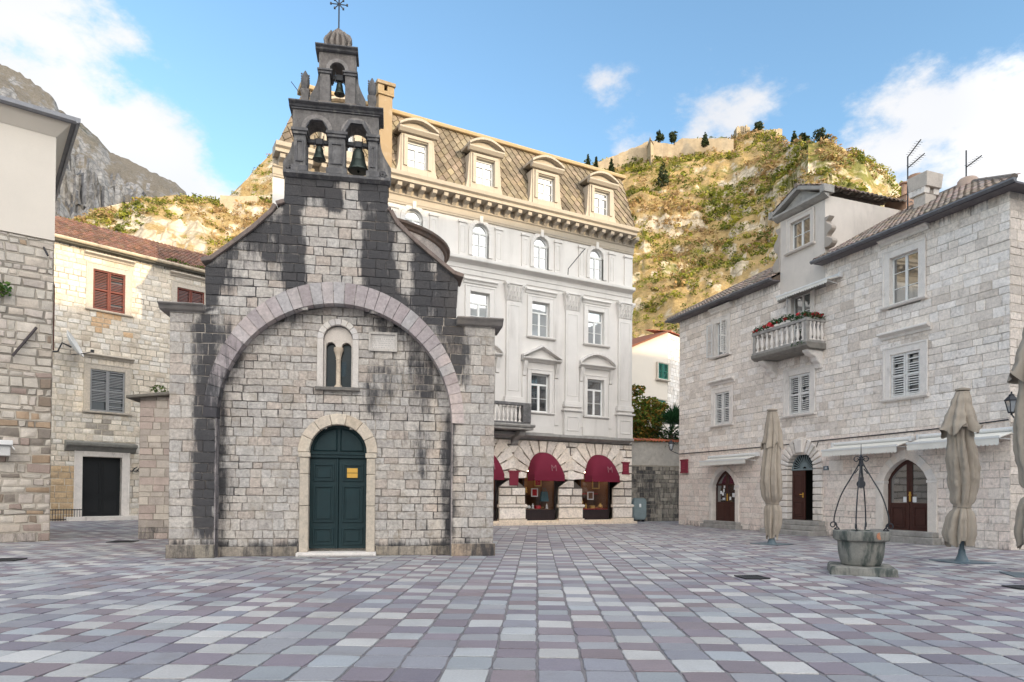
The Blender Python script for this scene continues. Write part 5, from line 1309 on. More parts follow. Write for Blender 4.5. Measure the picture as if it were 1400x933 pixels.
M['leaf'] = foliage('leaves')
gt = thing('flower_garland', 'green garland with red flowers along the stone balcony rail', 'flowers', RB.w(ba,-BDp,zr1), RB.a)
m = MB(); L = bb-ba; gc = [(.03,.09,.03),(.05,.12,.035),(.02,.07,.035),(.08,.14,.05)]
for i in range(26):
    f_ = i/25; leaf_cloud(m, (L*f_, rnd.uniform(-.05,.08), .06+rnd.uniform(0,.1)+(.12 if 8<i<18 else 0)), (.16,.16,.13), 26, .055, gc)
for i in range(8): leaf_cloud(m, (L, .1+.1*i, .08), (.14,.12,.14), 24, .055, gc+[(.15,.06,.05)])
leaf_cloud(m, (L-.4,-.05,-(zr1-zsl1)-.02), (.4,.12,.1), 60, .05, gc)
m.build('leaves', M['leaf'], gt, recalc=False)
M['petal'] = surf('red petals', (.5,.02,.03), rough=.6, bump=0)
for (x, y, z, s) in [(.35,-.06,.1,.08),(.8,-.06,.14,.09),(1.15,-.08,.16,.13),(1.25,-.06,.08,.1),(1.6,-.05,.14,.07),(2.0,-.05,.2,.08),(L-.15,.1,.15,.12),(L,.3,.14,.12),(L,.5,.16,.11),(L,.68,.12,.1),(L-.4,-.05,.2,.09),(.1,-.04,.08,.06)]:
    m = MB(); leaf_cloud(m, (x,y,z), (s,s,s*.8), 22, s*.55, [(1,1,1),(.8,.7,.7),(1.2,1,1.2)], hollow=0); m.build('flower', M['petal'], gt, recalc=False)

# ================================================================ wall lanterns
def lantern(name, loc, rz, arm, label, s=1.0):
    t = thing(name, label, 'lantern', loc, rz, 'wall lanterns'); m = MB()
    m.tube([(arm,0,-.35*s),(arm*.6,0,-.42*s),(arm*.2,0,-.3*s),(0,0,-.22*s)], .02, 6); m.box(arm-.03 if arm>0 else arm-.02, arm+.03, -.05,.05,-.6*s,-.1*s); m.tube([(0,0,-.25*s),(0,0,-.18*s)], .03, 6); m.build('bracket', M['iron'], t)
    m = MB(); m.lathe([(.1*s,-.18*s),(.12*s,-.15*s),(.11*s,-.14*s)], 0,0,6); 
    for k in range(6):
        a = PI/3*k; m.tube([(.1*s*math.cos(a),.1*s*math.sin(a),-.16*s),(.2*s*math.cos(a),.2*s*math.sin(a),.25*s)], .012, 4)
    m.lathe([(.22*s,.24*s),(.23*s,.27*s),(.13*s,.38*s),(.09*s,.42*s),(.09*s,.46*s),(.03*s,.5*s),(.03*s,.56*s),(0,.58*s)], 0,0,6); m.build('lantern_frame', M['iron'], t)
    m = MB(); m.lathe([(.09*s,-.15*s),(.185*s,.245*s)], 0,0,6); m.build('pane', M['glass_bright'], t)
p = at(917.5,612,36.2); e = RB.w(0,.3,p.z); dv = e-p
lantern('wall_lantern', p, math.atan2(dv.y,dv.x), Vector((dv.x,dv.y)).length, 'black wall lantern on left corner of the pale stone house by garden wall', .75)
p = at(1383,558,20.2); uu_, _ = q_(1385,560,.4); e = RB.w(uE,.5,p.z); dv = e-p
lantern('wall_lantern', p, math.atan2(dv.y,dv.x), Vector((dv.x,dv.y)).length, 'black wall lantern near the right edge beside the tall beige parasol', .85)

# ================================================================ LEFT PLASTERED HOUSE
L1 = Fac(69, 21.3, 1870)
l = L1.uv
h1 = thing('plastered_house', 'house with white plaster upper wall over rubble stone at the left edge', 'building', L1.o, L1.a)
zP0, zP1 = l(70,329)[1], l(76,188)[1]; uX = -9
mb = MB(); zdark = l(40,600)[1]
def r1tint(u, z):
    pr = .08 if z > l(40,500)[1] else (.42 if 2.2 < z < 5.2 else .2)
    c_ = rnd.choice([(.5,.42,.36),(.42,.39,.37),(.7,.55,.42),(.62,.52,.5)]) if rnd.random() < pr else rnd.choice([(1,.98,.95),(.92,.9,.88),(1.06,1.03,1),(.97,.91,.86),(.94,.89,.88)])
    k_ = 1+rnd.uniform(-.12,.12); return tuple(v*k_ for v in c_)
masonry(mb, lambda z: [(uX, 0)], [], 0, zP0, (.16,.34), (.2,.62), tint=r1tint, stain=lambda u,z:.05+.25*(z<.3), joint=.035, jit=.022, bev=.022, depth=.02, proud=.018, mortar=(.86,.83,.78), sub=(2,2))
masonry(mb, lambda z: [(0, 9)], [], 0, zP0, (.18,.34), (.25,.62), mapf=lambda u,d,z:(-d,u,z), tint=r1tint, joint=.03, jit=.02, bev=.02, mortar=(.86,.83,.78))
mb.build('stone_wall', M['rubble'], h1, recalc=False, smooth=40)
m = MB(); m.hexa([(uX,-.04,zP0),(-.0,-.04,zP0),(-.0,9,zP0),(uX,9,zP0),(uX,-.04,zP1),(-.0,-.04,zP1),(-.0,9,zP1),(uX,9,zP1)]); m.build('plaster_wall', M['cream_plaster'], h1)
OV = .45; zE1 = l(104,166,-OV)[1]
m = MB(); m.add([(uX,-.05,zP1-.02),(.0,-.05,zP1-.02),(.02,-.05,zP1+.02),(OV-.1,-OV+.05,zE1-.1),(uX,-OV+.05,zE1-.1),(.0,9,zP1),(OV-.1,9,zE1-.1)], [(0,1,3,4),(2,5,6,3)]); m.build('cove', M['cream_plaster'], h1, recalc=False)
m = MB(); m.box(uX, OV, -OV, 9, zE1-.1, zE1-.02, (1.2,1.2,1.2,0))
m.prismx([(-OV-.14,zE1+.06),(-OV-.13,zE1-.06),(-OV-.04,zE1-.11),(-OV,zE1-.06),(-OV,zE1+.06)], uX, OV+.12, (2,2,2,0))
m.prism([(OV+.14,zE1+.06),(OV+.13,zE1-.06),(OV+.04,zE1-.11),(OV,zE1-.06),(OV,zE1+.06)], -OV-.14, 9, (2,2,2,0)); m.build('gutter', M['lead'], h1)
OHs = OH; OH = OV
m = MB(); hip_roof(m, uX, OV, zE1+.02, 4.5, .3, hipR=True)
m.add([(OV,-OV,zE1),(OV,9,zE1),(OV-4.5,9,zE1+1.35),(OV-4.5,-OV+4.5,zE1+1.35),(uX,-OV+4.5,zE1+1.35)], [(0,1,2,3)]); m.build('roof', M['terracotta'], h1, recalc=False); OH = OHs
# shutters seen edge-on on the side wall
for (y0, y1, k_) in ((386,476,0),(534,581,1)):
    z0, z1 = l(73,y1,.6)[1], l(73,y0,.6)[1]
    m = MB(); louvre(m, 0, .55, z0, z1, -.02); s_ = m.build('shutter', M['red_wood'], h1); s_.location = (.02, .5+1.2*k_, 0); s_.rotation_euler.z = R(82)
m = MB(); 
m = MB(); a = l(17,487,-.1); b = l(50,448,-.1); m.tube([(a[0],-.12,a[1]),(b[0],-.12,b[1])], .04, 6, (3,2,1.6,0)); mid = ((a[0]+b[0])/2,0,(a[1]+b[1])/2); m.tube([(mid[0],-.12,mid[2]),(mid[0],.02,mid[2])], .05, 6); m.build('iron_bar', M['iron'], h1)
m = MB(); a = l(60,338,-.05); b = l(65,350,-.25); m.tube([(a[0],-.02,a[1]),(b[0],-.3,b[1])], .03, 6, (2,1.6,1.3,0)); m.build('iron_hook', M['iron'], h1)
m = MB(); b = L1.box(-6,14,608,618,-.3); m.box(b[0],b[1],-.5,-.02,b[2]-.12,b[3]-.02,(.8,.8,.8,0)); m.box(b[0]-.1,b[1]+.05,-.6,.0,b[3]-.02,b[3]+.12); m.tube([(b[1],-.5,b[3]),(b[1]+.1,-.55,b[3]-.15)],.02,5)
t = thing('wall_lamp', 'white boxy lamp fixed to the rubble wall at the left edge', 'lamp', L1.w(0,0,0), L1.a); m.build('housing', M['white_paint'], t, bevel=.01)
t = thing('hanging_plant', 'small green plant growing from the rubble wall at the left edge', 'plant', L1.w(l(2,395,-.2)[0],-.2,l(2,395,-.2)[1]), L1.a)
m = MB()
leaf_cloud(m, (0,0,.0), (.28,.22,.28), 90, .08, [(.05,.12,.02),(.09,.16,.03),(.03,.08,.02)], hollow=0); m.build('leaves', M['leaf'], t, recalc=False)
m = MB(); m.tube([(-.1,.2,-.2),(0,.05,-.1),(.05,0,.1)], .015, 5); m.build('stem', M['bark'], t)

# ================================================================ CREAM STONE HOUSE (left, behind)
L2 = Fac(100, 36, 1560)
s2 = L2.uv
h2 = thing('old_house', 'old cream stone house with red and grey louvred shutters behind the church', 'building', L2.o, L2.a)
ua, ub_ = s2(40,600)[0], s2(330,600)[0]; zE2 = (s2(77,324,-.35)[1]+s2(278,370.5,-.35)[1])/2
w1 = L2.box(127,171,372,426); w2 = L2.box(242,281,392,427); w3 = L2.box(123,170.6,507,563.5); dd = L2.box(112,166,625,706)
w2 = (w2[0], w2[0]+(w1[1]-w1[0]), w1[2], w1[3])
hl = [('rect', b[0]-.1, b[1]+.1, b[2]-.05, b[3]+.1) for b in (w1,w2,w3)]+[('rect', dd[0]-.1, dd[1]+.1, -1, dd[3]+.1)]
def t2(u, z):
    x, y = L2.px(u, z)
    c_ = rnd.choice([(1,1,1),(1.08,1.05,1),(.93,.87,.8),(1.0,.95,.88),(.9,.88,.86)])
    if 420 < y < 460 and 130 < x < 180 and rnd.random() < .6: c_ = (.85,.62,.42)
    if y > 640 and x < 112: c_ = (.72,.56,.38)
    if 575 < y < 596 and 125 < x < 150 and rnd.random() < .5: c_ = (.5,.48,.46)
    k_ = 1+rnd.uniform(-.08,.08); return tuple(v*k_ for v in c_)
mb = MB()
masonry(mb, lambda z: [(ua, ub_)], hl, 0, zE2+.1, (.24,.36), (.3,.62), tint=t2, stain=lambda u,z: max(0,.55-.9*(zE2-z)) if z > zE2-.6 else .0, joint=.02, jit=.016, bev=.016, mortar=(.84,.79,.7), sub=(2,2), proud=.012)
mb.box(ua, ub_, .35, 9, 0, zE2)
mb.build('wall', M['house_stone'], h2, recalc=False, smooth=40)
OHs = OH; OH = .35
m = MB(); slope2 = max(.25, min(.6, (s2(80,300,3.4)[1]-zE2)/3.75)); hip_roof(m, ua, ub_, zE2+.06, 4.0, slope2, hipR=False, amp=.07)
m.hexa([(ua,-OH+.02,zE2),(ub_,-OH+.02,zE2),(ub_,9,zE2),(ua,9,zE2),(ua,3.6,zE2+4.0*slope2),(ub_,3.6,zE2+4.0*slope2),(ub_,3.7,zE2+4.0*slope2),(ua,3.7,zE2+4.0*slope2)], (.5,.5,.5,0))
rf = m.build('roof', M['terracotta'], h2, recalc=False); OH = OHs
m = MB(); m.tube([(ua,-.42,zE2),(ub_,-.42,zE2)], .1, 8, (1.6,1.4,1.1,0)); m.box(ua, ub_, -.34, .02, zE2-.16, zE2-.02, (.5,.5,.45,0)); m.build('gutter', M['grey_trim'], rf)
window(h2, w1, cw=.3, hd=.28, hood_gap=.3, shutters='closed', shut_mat='red_wood', cas='door_stone', broken=.05)
window(h2, w2, cw=.3, hd=.28, hood_gap=.3, shutters='closed', shut_mat='red_wood', cas='door_stone', broken=.05)
window(h2, w3, cw=.28, hd=.26, hood_gap=.3, shutters='closed', shut_mat='grey_wood', cas='door_stone', broken=.15)
m = MB(); m.box(dd[0],dd[1],.25,.3,dd[2],dd[3]); 
for s in (0,1):
    a = dd[0]+(dd[1]-dd[0])*.5*s+.05; e = a+(dd[1]-dd[0])*.5-.1; panel(m,a,e,dd[2]+.15,dd[2]+1.0,.25); panel(m,a,e,dd[2]+1.15,dd[3]-.2,.25)
do = m.build('door', M['dark_wood'], h2)
m = MB(); casing(m, dd[0], dd[1], -.02, dd[3], .36, -.08, .3); casing(m, dd[0], dd[1], -.02, dd[3], .14, -.04, .29, False); m.build('frame', M['trim'], do, bevel=.012)
m = MB(); hz = L2.uv(140,612,-.3)[1]; m.prismx([(.02,hz-.25),(-.1,hz-.22),(-.3,hz-.02),(-.48,hz+.05),(-.5,hz+.2),(.02,hz+.32)], s2(91,612,-.4)[0], s2(188,615,-.4)[0], (.6,.62,.6,.1)); m.build('hood', M['grey_trim'], do, bevel=.02)
m = MB(); m.box(dd[0]-.8, dd[1]+.8, -.9, .3, -.05, .2); m.box(dd[0]-.3, dd[1]+.3, -.5, .3, .2, dd[2]); m.build('doorstep', M['trim'], do, bevel=.02)
# dish, rack, grille
p = L2.w(s2(98,470,-.9)[0], -.9, s2(98,472,-.9)[1]); t = thing('satellite_dish', 'white satellite dish seen edge-on on the cream stone wall', 'satellite dish', p, L2.a)
m = MB(); m.lathe([(0,.0),(.3,.03),(.55,.1),(.72,.2),(.73,.2),(.74,.18),(.56,.07),(.3,0),(0,-.03)], 0,0,20); o = m.build('dish', M['white_paint'], t, smooth=50); o.rotation_euler = (R(62),0,R(62))
m = MB(); m.tube([(0,.05,-.1),(-.35,.3,.1),(-.5,.45,-.35),(-.9,.9,-.35)], .045, 6); m.tube([(0,0,-.5),(.4,-.5,-.45),(.8,-.55,-.3)], .022, 5); m.box(.72,.86,-.62,-.5,-.34,-.2); m.build('arm', M['iron'], t)
p = L2.w(s2(190,642,-.05)[0], -.05, s2(190,642,-.05)[1]); t = thing('iron_rack', 'small black iron hook rack on the cream stone wall right of the dark door', 'rack', p, L2.a)
m = MB(); m.box(-.45,.4,-.03,.03,-.12,-.08)
for k_ in range(4): m.tube([(-.35+.22*k_,-.02,-.1),(-.28+.22*k_,-.12,.02),(-.15+.22*k_,-.22,.14)], [.03,.04,.012], 5)
m.build('hooks', M['iron'], t)
p = L2.w(s2(86,716,-.4)[0], -.4, 0); t = thing('iron_grille', 'low iron grille at the foot of the cream stone wall left of dark door', 'grille', p, L2.a)
m = MB(); m.box(-.85,.9,-.02,.02,.55,.6); m.box(-.85,.9,-.02,.02,.05,.1)
for k_ in range(15): m.tube([(-.83+.122*k_,0,0),(-.83+.122*k_,0,.62)], .014, 5)
m.build('bars', M['iron'], t)
t = thing('gutter_weeds', 'green weeds growing on the tiled roof edge beside the church gable', 'weeds', L2.w(s2(255,358,-.3)[0],-.3,zE2+.12), L2.a)
m = MB(); 
for k_ in range(9): leaf_cloud(m, (-1.0+.28*k_, rnd.uniform(0,.3), .1+.05*math.sin(k_)), (.22,.2,.14), 40, .07, [(.07,.15,.015),(.12,.19,.02),(.05,.09,.015)], hollow=0)
m.build('leaves', M['leaf'], t, recalc=False)
t = thing('wall_weeds', 'small weed tuft on the low annexe wall left of the church', 'weeds', CH.w(CH.uv(216,536,7)[0],7.0,CH.uv(216,537,7)[1]), CH.a)
m = MB(); leaf_cloud(m, (0,.1,.12), (.3,.2,.14), 70, .06, [(.06,.11,.02),(.1,.13,.03)], hollow=0); m.build('leaves', M['leaf'], t, recalc=False)

# ================================================================ PALE HOUSE WITH RED ROOF, GARDEN WALL
PH = Fac(912, 49, 1900); ph = PH.uv
t3 = thing('pale_house', 'pale plastered house with green shutters and red roof behind the garden wall', 'building', PH.o, PH.a)
zt3 = ph(912,453)[1]; zl3 = ph(866,476)[1]; ul = ph(858,500)[0]
zh = zl3-(zt3-zl3)*.1
m = MB(); m.prism([(ul,0),(0,0),(0,zt3),(ul,zh)], 0, 7); m.build('wall', M['cream_plaster'], t3)
m = MB(); masonry(m, lambda z: [(0,7)], [], 0, zt3-.1, (.22,.34),(.3,.6), mapf=lambda u,d,z:(.01+u*.98,u*.2+d,z), tint=palette([(1,1,1),(.9,.87,.84)])); m.build('stone_wall', M['white_stone'], t3, recalc=False)
m = MB(); m.hexa([(ul-.2,-.25,zh-.02),(.1,-.25,zt3-.0),(.1,7,zt3),(ul-.2,7,zh),(ul-.2,-.25,zh+.1),(.1,-.25,zt3+.1),(.1,7,zt3+.1),(ul-.2,7,zh+.1)], (.5,.6,.6,0))
tile_roof(m, (-.12,-.12,zt3-.04), (4.4,.85,0), (.0,2.2,.5), 18, 5, amp=.05); m.build('roof', M['red_tile'], t3, recalc=False)
for q in ((898,912,498,519),(896.5,908,547.7,573)):
    b = PH.box(*q); b = (b[0], min(b[1], -.12), b[2], b[3]); window(t3, b, cw=.08, wall_y=-.12, rev=.12, shutters='closed', shut_mat='green_shutter', cas='cream_plaster')
GW = Fac(865, 41, 3500); gw = GW.uv
t4 = thing('garden_wall', 'old stone garden wall with dark damp lower half and terracotta coping', 'wall', GW.o, GW.a)
zg = gw(890,604)[1]; zd = gw(890,637)[1]; ug = gw(945,650)[0]
m = MB(); masonry(m, lambda z: [(-.6, ug)], [], 0, zd, (.2,.32),(.25,.55), tint=palette([(.8,.78,.74),(.65,.64,.6),(.9,.86,.8)]), stain=lambda u,z:.42+.1*math.sin(u*2), joint=.03, jit=.015, sub=(2,1))
masonry(m, lambda z: [(-.6, ug)], [], zd, zg, (.2,.3),(.25,.55), y=.12, tint=palette([(1,1,1),(.9,.87,.83)]), stain=lambda u,z:.08, joint=.02, jit=.012)
m.box(-.6, ug, .1, .6, 0, zg-.01); m.box(-.6, ug, -.02, .14, zd-.06, zd+.03, (.7,.68,.62,.2)); m.build('wall', M['rubble'], t4, recalc=False)
m = MB(); tile_roof(m, (-.6,-.08,zg), (ug+.6,0,0), (0,.45,.16), 22, 1, amp=.06); m.build('coping', M['red_tile'], t4, recalc=False)
b = GW.box(864,882,681,711,-.45); t = thing('metal_cabinet', 'rounded grey green metal cabinet at the corner of the palace', 'cabinet', GW.w((b[0]+b[1])/2,-.5,0), GW.a)
hw = (b[1]-b[0])/2; z0, z1 = .12, b[3]
def rr(hw, z0, z1, c_): return [(-hw,z0+c_),(-hw+c_*.4,z0+c_*.25),(-hw+c_,z0),(hw-c_,z0),(hw-c_*.4,z0+c_*.25),(hw,z0+c_),(hw,z1-c_),(hw-c_*.4,z1-c_*.25),(hw-c_,z1),(-hw+c_,z1),(-hw+c_*.4,z1-c_*.25),(-hw,z1-c_)]
m = MB(); m.prism(rr(hw,z0,z1,.2), -.12, .12); m.prism(rr(hw-.06,z0+.06,z1-.06,.18), -.135, -.12, (1.15,1.15,1.15,0)); m.build('body', M['teal_metal'], t, bevel=.01)
m = MB(); m.box(-.06,.06,-.16,-.13,z1-.55,z1-.35,(1.6,1.6,1.6,0)); m.build('lock', M['white_paint'], t); m = MB()
for s in (-1,1): m.box(s*hw*.6-.05, s*hw*.6+.05, -.1, .1, 0, z0+.02)
m.build('foot', M['iron'], t)

# ================================================================ trees near the garden wall
def tree(name, label, cat, base, h, trunk_r, crown, cols, n=900, leaf=.14, group=None, seed=3, lean=0):
    g = random.Random(seed); t = thing(name, label, cat, base, 0, group)
    m = MB(); top = h*.55; m.tube([(0,0,-.2),(g.uniform(-.1,.1),g.uniform(-.1,.1),top*.5),(lean,0,top)], [trunk_r,trunk_r*.8,trunk_r*.5], 8)
    for (x,y,z,rx,rz) in crown: m.tube([(lean*.5,0,top*.6),(lean+(x-lean)*.5,y*.5,(z+top*.7)/2+.1),(x,y,z)], [trunk_r*.5,trunk_r*.3,trunk_r*.1], 6)
    m.build('trunk', M['bark'], t, smooth=50)
    m = MB(); tot = sum(c_[3]**2 for c_ in crown)
    for (x,y,z,rx,rz) in crown: leaf_cloud(m, (x,y,z), (rx,rx,rz), int(n*rx*rx/tot), leaf, cols, g=g, hollow=.45)
    m.build('crown', M['leaf'], t, recalc=False); return t
p = at(877,640,43.5)
tree('leafy_tree', 'bushy tree with green and russet leaves behind the garden wall beside the palace', 'tree', (p.x,p.y,0), 8.5, .16,
     [(-.2,0,5.0,1.2,1.0),(.3,-.2,6.2,1.1,1.0),(-.3,.2,7.2,.9,.8),(.6,.2,7.4,.6,.5),(.9,0,6.7,.6,.5),(1.25,.1,7.2,.45,.35),(-.6,0,6.2,.8,.8),(-.3,0,8.3,.5,.4),(.5,.1,5.2,.9,.8)], [(.11,.18,.025),(.19,.22,.035),(.07,.12,.025),(.32,.18,.035),(.24,.15,.03)], n=6500, leaf=.12, seed=5)
p = at(917,600,43.2); t = thing('palm', 'dark green fan palm behind the garden wall below the green shutters', 'palm', (p.x,p.y,0), 0)
m = MB(); m.tube([(0,0,0),(.1,0,3),(0,0,5.5)], [.2,.17,.16], 8); m.build('trunk', M['bark'], t, smooth=40)
g = random.Random(4); zc_ = 6.0
for k_ in range(26):
    a = g.uniform(0,6.28); el = g.uniform(-.5,1.45); d = Vector((math.cos(a)*math.cos(el), math.sin(a)*math.cos(el), math.sin(el)))
    st = Vector((0,0,5.5)); c0 = st+d*g.uniform(.7,1.1); m = MB(); m.tube([st, c0], .02, 4, (.05,.09,.03,0))
    side = d.cross(Vector((0,0,1))).normalized(); up_ = side.cross(d)
    for j in range(15):
        f_ = -1.25+2.5*j/14; dr_ = (d*math.cos(f_)+side*math.sin(f_)).normalized(); L = g.uniform(.9,1.25); e = c0+dr_*L-Vector((0,0,.12)); wv = dr_.cross(up_).normalized()*.035; mid = c0+dr_*L*.5
        kk = g.uniform(.6,1.3); m.add([c0, mid+wv, e, mid-wv], [(0,1,2,3)], (.025*kk,.08*kk,.03*kk,0))
    m.build('frond', M['leaf'], t, recalc=False)
p = at(905,600,43.0); t = thing('shrub', 'dark green shrub under the palm behind the garden wall', 'shrub', (p.x,p.y,0), 0)
m = MB()
for q in ((-.2,0,5.2,.8,.6),(.6,.1,5.3,.7,.6),(1.2,.1,5.2,.6,.5)): leaf_cloud(m, q[:3], (q[3],q[3]*.7,q[4]), 240, .1, [(.025,.06,.02),(.04,.085,.025)])
m.tube([(.3,0,0),(.3,0,5)], .05, 5, (.1,.08,.05,0)); m.build('crown', M['leaf'], t, recalc=False)

# ================================================================ well, parasols, drains
p = at(1177,788,14.3); WC = Vector((p.x, p.y, 0))
t = thing('stone_well', 'stone wellhead with wrought iron arch and pulley on a square slab', 'well', WC, R(-22))
S_ = .62
m = MB(); m.hexa([(-S_,-S_,-.02),(S_,-S_,-.02),(S_,S_,-.02),(-S_,S_,-.02),(-S_+.02,-S_+.02,.17),(S_-.02,-S_+.02,.165),(S_-.02,S_-.02,.17),(-S_+.02,S_-.02,.17)]); m.build('slab', M['well_stone'], t, bevel=.025)
m = MB(); m.lathe([(.32,.165),(.365,.18),(.40,.26),(.43,.4),(.445,.55),(.45,.72)], 0, 0, 40); 
m.lathe([(.45,.66),(.53,.69),(.545,.72),(.55,.86),(.54,.885),(.40,.89),(.385,.86),(.37,.4),(0,.4)], 0, 0, 12, rot=PI/12)
m.box(.3,.5,-.5,-.36,.70,.84) if False else None
bw_ = m.build('basin', M['well_stone'], t, smooth=30, bevel=.01)
m = MB(); m.lathe([(0,-.02),(.06,-.015),(.075,.0)], 0,0,12); o = m.build('rust_patch', M['rust'], bw_); o.location = (.30,-.44,.80); o.rotation_euler = (R(90),0,R(38))
zt_ = 2.28
for k_ in range(4):
    a = R(45+22+8)+PI/2*k_; m = MB(); prof_ = [(.03,zt_+.06),(.05,zt_-.02),(.2,zt_-.3),(.37,zt_-.62),(.47,zt_-.92),(.52,zt_-1.15),(.505,1.02),(.44,.93),(.42,.90),(.45,.87)]
    # smooth the bar with a spline-like resample
    P = [Vector((r_*math.cos(a), r_*math.sin(a), z)) for r_, z in prof_]; Q = []
    for i in range(len(P)-1):
        p0, p1, p2, p3 = P[max(0,i-1)], P[i], P[i+1], P[min(len(P)-1,i+2)]
        for j in range(5):
            s = j/5; Q.append(.5*((2*p1)+(p2-p0)*s+(2*p0-5*p1+4*p2-p3)*s*s+(3*p1-p0-3*p2+p3)*s**3))
    Q.append(P[-1]); m.tube(Q, .0135, 6)
    sp = [(.50+r_*math.cos(b_), .985+r_*math.sin(b_)) for b_, r_ in ((-1.4+PI*2.6*i/26, .085*(1-.68*i/26)) for i in range(27))]
    sp = [(.44,.90)]+[(2*.50-x+.04, z) for x, z in sp] 
    m.tube([(x*math.cos(a), x*math.sin(a), z) for x, z in sp], .012, 6)
    m.tube([(.12*math.cos(a)+0, .12*math.sin(a), zt_-.2),(.05*math.cos(a),.05*math.sin(a),zt_-.1)], .01, 5)
    # top scroll
    sp = [(.085+r_*math.cos(b_), zt_+.1+r_*math.sin(b_)) for b_, r_ in ((PI+PI*2.3*-i/20*1, .07*(1-.6*i/20)) for i in range(21))]
    m.tube([(.02*math.cos(a),.02*math.sin(a),zt_+.0)]+[(x*math.cos(a), x*math.sin(a), z) for x, z in sp], .011, 5)
    m.build('iron_bar', M['iron'], t, smooth=60)
m = MB(); m.lathe([(.045,zt_-.05),(.05,zt_),(.035,zt_+.05),(.045,zt_+.1),(.02,zt_+.14),(.03,zt_+.17),(.012,zt_+.2),(.004,zt_+.42)], 0,0,8); m.build('finial', M['iron'], t, smooth=40)
m = MB(); m.tube([(0,0,zt_-.05),(0,0,zt_-.28)], .012, 5); m.box(-.05,.05,-.03,.03,zt_-.5,zt_-.28); m.tube([(.07*math.cos(2*PI*i/12),0,zt_-.42+.07*math.sin(2*PI*i/12)) for i in range(13)], .018, 5); m.build('pulley', M['iron'], t)
def parasol(px, py, Y, H, label, seed, prof_, flap, ties, rot=0):
    g = random.Random(seed); p = at(px, py, Y); t = thing('closed_parasol', label, 'parasol', (p.x,p.y,0), rot, 'closed beige parasols')
    ph_ = [g.uniform(0,6.28) for _ in range(6)]
    def radius(a, z, r_, am):
        f_ = -.8+1.35*abs(math.sin(3.5*a+ph_[0]+z*.16+.35*math.sin(z*.9+ph_[3])))**.55+.4*math.sin(2*a+ph_[1]-z*.8)+.28*(-1+2*abs(math.sin(5.5*a+ph_[2]-z*.7)))
        return r_*(1+am*f_)
    def skin(prof_, nz, am_f, n=120, hem=0, off=(0,0)):
        m = MB(); vs = []
        z0, z1 = prof_[0][1], prof_[-1][1]
        for j in range(nz+1):
            z = z0+(z1-z0)*j/nz
            for (r0,a0),(r1,a1) in zip(prof_, prof_[1:]):
                if a0 <= z <= a1 or a1 <= z <= a0:
                    s = (z-a0)/(a1-a0) if a1 != a0 else 0; s2_ = s*s*(3-2*s); r_ = r0+(r1-r0)*s2_; break
            for i in range(n):
                a = 2*PI*i/n; rr_ = radius(a, z, r_, am_f(z)); zz = z
                if hem and j == 0: zz += hem*math.sin(4*a+ph_[4])+hem*.6*math.sin(7*a+ph_[5])
                if hem and j == 1: zz += .7*(hem*math.sin(4*a+ph_[4])+hem*.6*math.sin(7*a+ph_[5]))
                k_ = .06*math.sin(z*2.2+ph_[1])
                rr_ *= 1+.08*noise.noise((math.cos(a)*2.2, math.sin(a)*2.2, z*2.6+seed))+.07*noise.noise((math.cos(a)*5, math.sin(a)*5, z*7+seed))
                vs.append((rr_*math.cos(a)+k_+off[0], rr_*math.sin(a)+off[1], zz))
        m.add(vs, [(j*n+i, j*n+(i+1)%n, (j+1)*n+(i+1)%n, (j+1)*n+i) for j in range(nz) for i in range(n)]); return m
    body = skin([(r_,z*H) for r_, z in prof_], 90, lambda z: .3 if not any(abs(z/H-q) < .02 for q in ties) else .12, hem=.06)
    bo = body.build('canopy', M['canvas'], t, smooth=70, recalc=False)
    fl = skin([(r_,z*H) for r_, z in flap], 26, lambda z: .1+.22*(1-(z/H-flap[0][1])/(flap[-1][1]-flap[0][1])), hem=.10)
    fl.build('top_flap', M['canvas'], bo, smooth=70, recalc=False)
    m = MB(); m.lathe([(.09,H*.985),(.17,H*.992),(.17,H*1.002),(.05,H*1.01),(0,H*1.012)], .06*math.sin(H*2.2+ph_[1]), 0, 12); m.build('cap', M['canvas'], t, smooth=40)
    for q in ties:
        m = MB(); r_ = [r0 for r0, z in prof_ if abs(z-q) < .03][0]
        m.tube([(radius(2*PI*i/40, q*H, r_*1.02, .1)*math.cos(2*PI*i/40)+.06*math.sin(q*H*2.2+ph_[1]), radius(2*PI*i/40, q*H, r_*1.02, .1)*math.sin(2*PI*i/40), q*H+.02*math.sin(2*PI*i/40)) for i in range(41)], .014, 5, (.7,.7,.7,0)); m.build('tie', M['canvas'], bo)
    m = MB(); m.tube([(0,0,.02),(0,0,H*.95)], .055, 12); m.lathe([(.17,.02),(.14,.06),(.085,.2),(.07,.32)], 0,0,10); m.build('pole', M['blue_steel'], t, smooth=40)
    m = MB(); m.box(-.5,.5,-.5,.5,.0,.022); m.build('base_plate', M['blue_steel'], t, bevel=.008); return t
prB = [(.25,.105),(.28,.16),(.25,.25),(.17,.318),(.22,.37),(.27,.48),(.28,.6),(.24,.75),(.16,.9),(.12,.985)]
flB = [(.40,.755),(.32,.83),(.22,.92),(.15,.985)]
parasol(1315, 757, 16.9, 4.28, 'closed beige parasol on a steel foot just right of the wide arched door', 11, prB, flB, (.318,), R(10))
prA = [(.16,.05),(.23,.15),(.23,.25),(.19,.30),(.27,.36),(.28,.45),(.23,.62),(.21,.78),(.17,.9),(.13,.985)]
flA = [(.27,.73),(.24,.82),(.2,.9),(.15,.985)]
parasol(1055, 741, 22.6, 4.45, 'slim closed beige parasol between the left two arched doors of the pale house', 23, prA, flA, (.30,), R(40))
parasol(1416, 786, 14.0, 5.4, 'closed beige parasol cut off by the right edge of the photo', 31, prB, flB, (.318,), R(70))
M['drain'] = surf('drain iron', (.03,.03,.033), rough=.6, bump=.2)
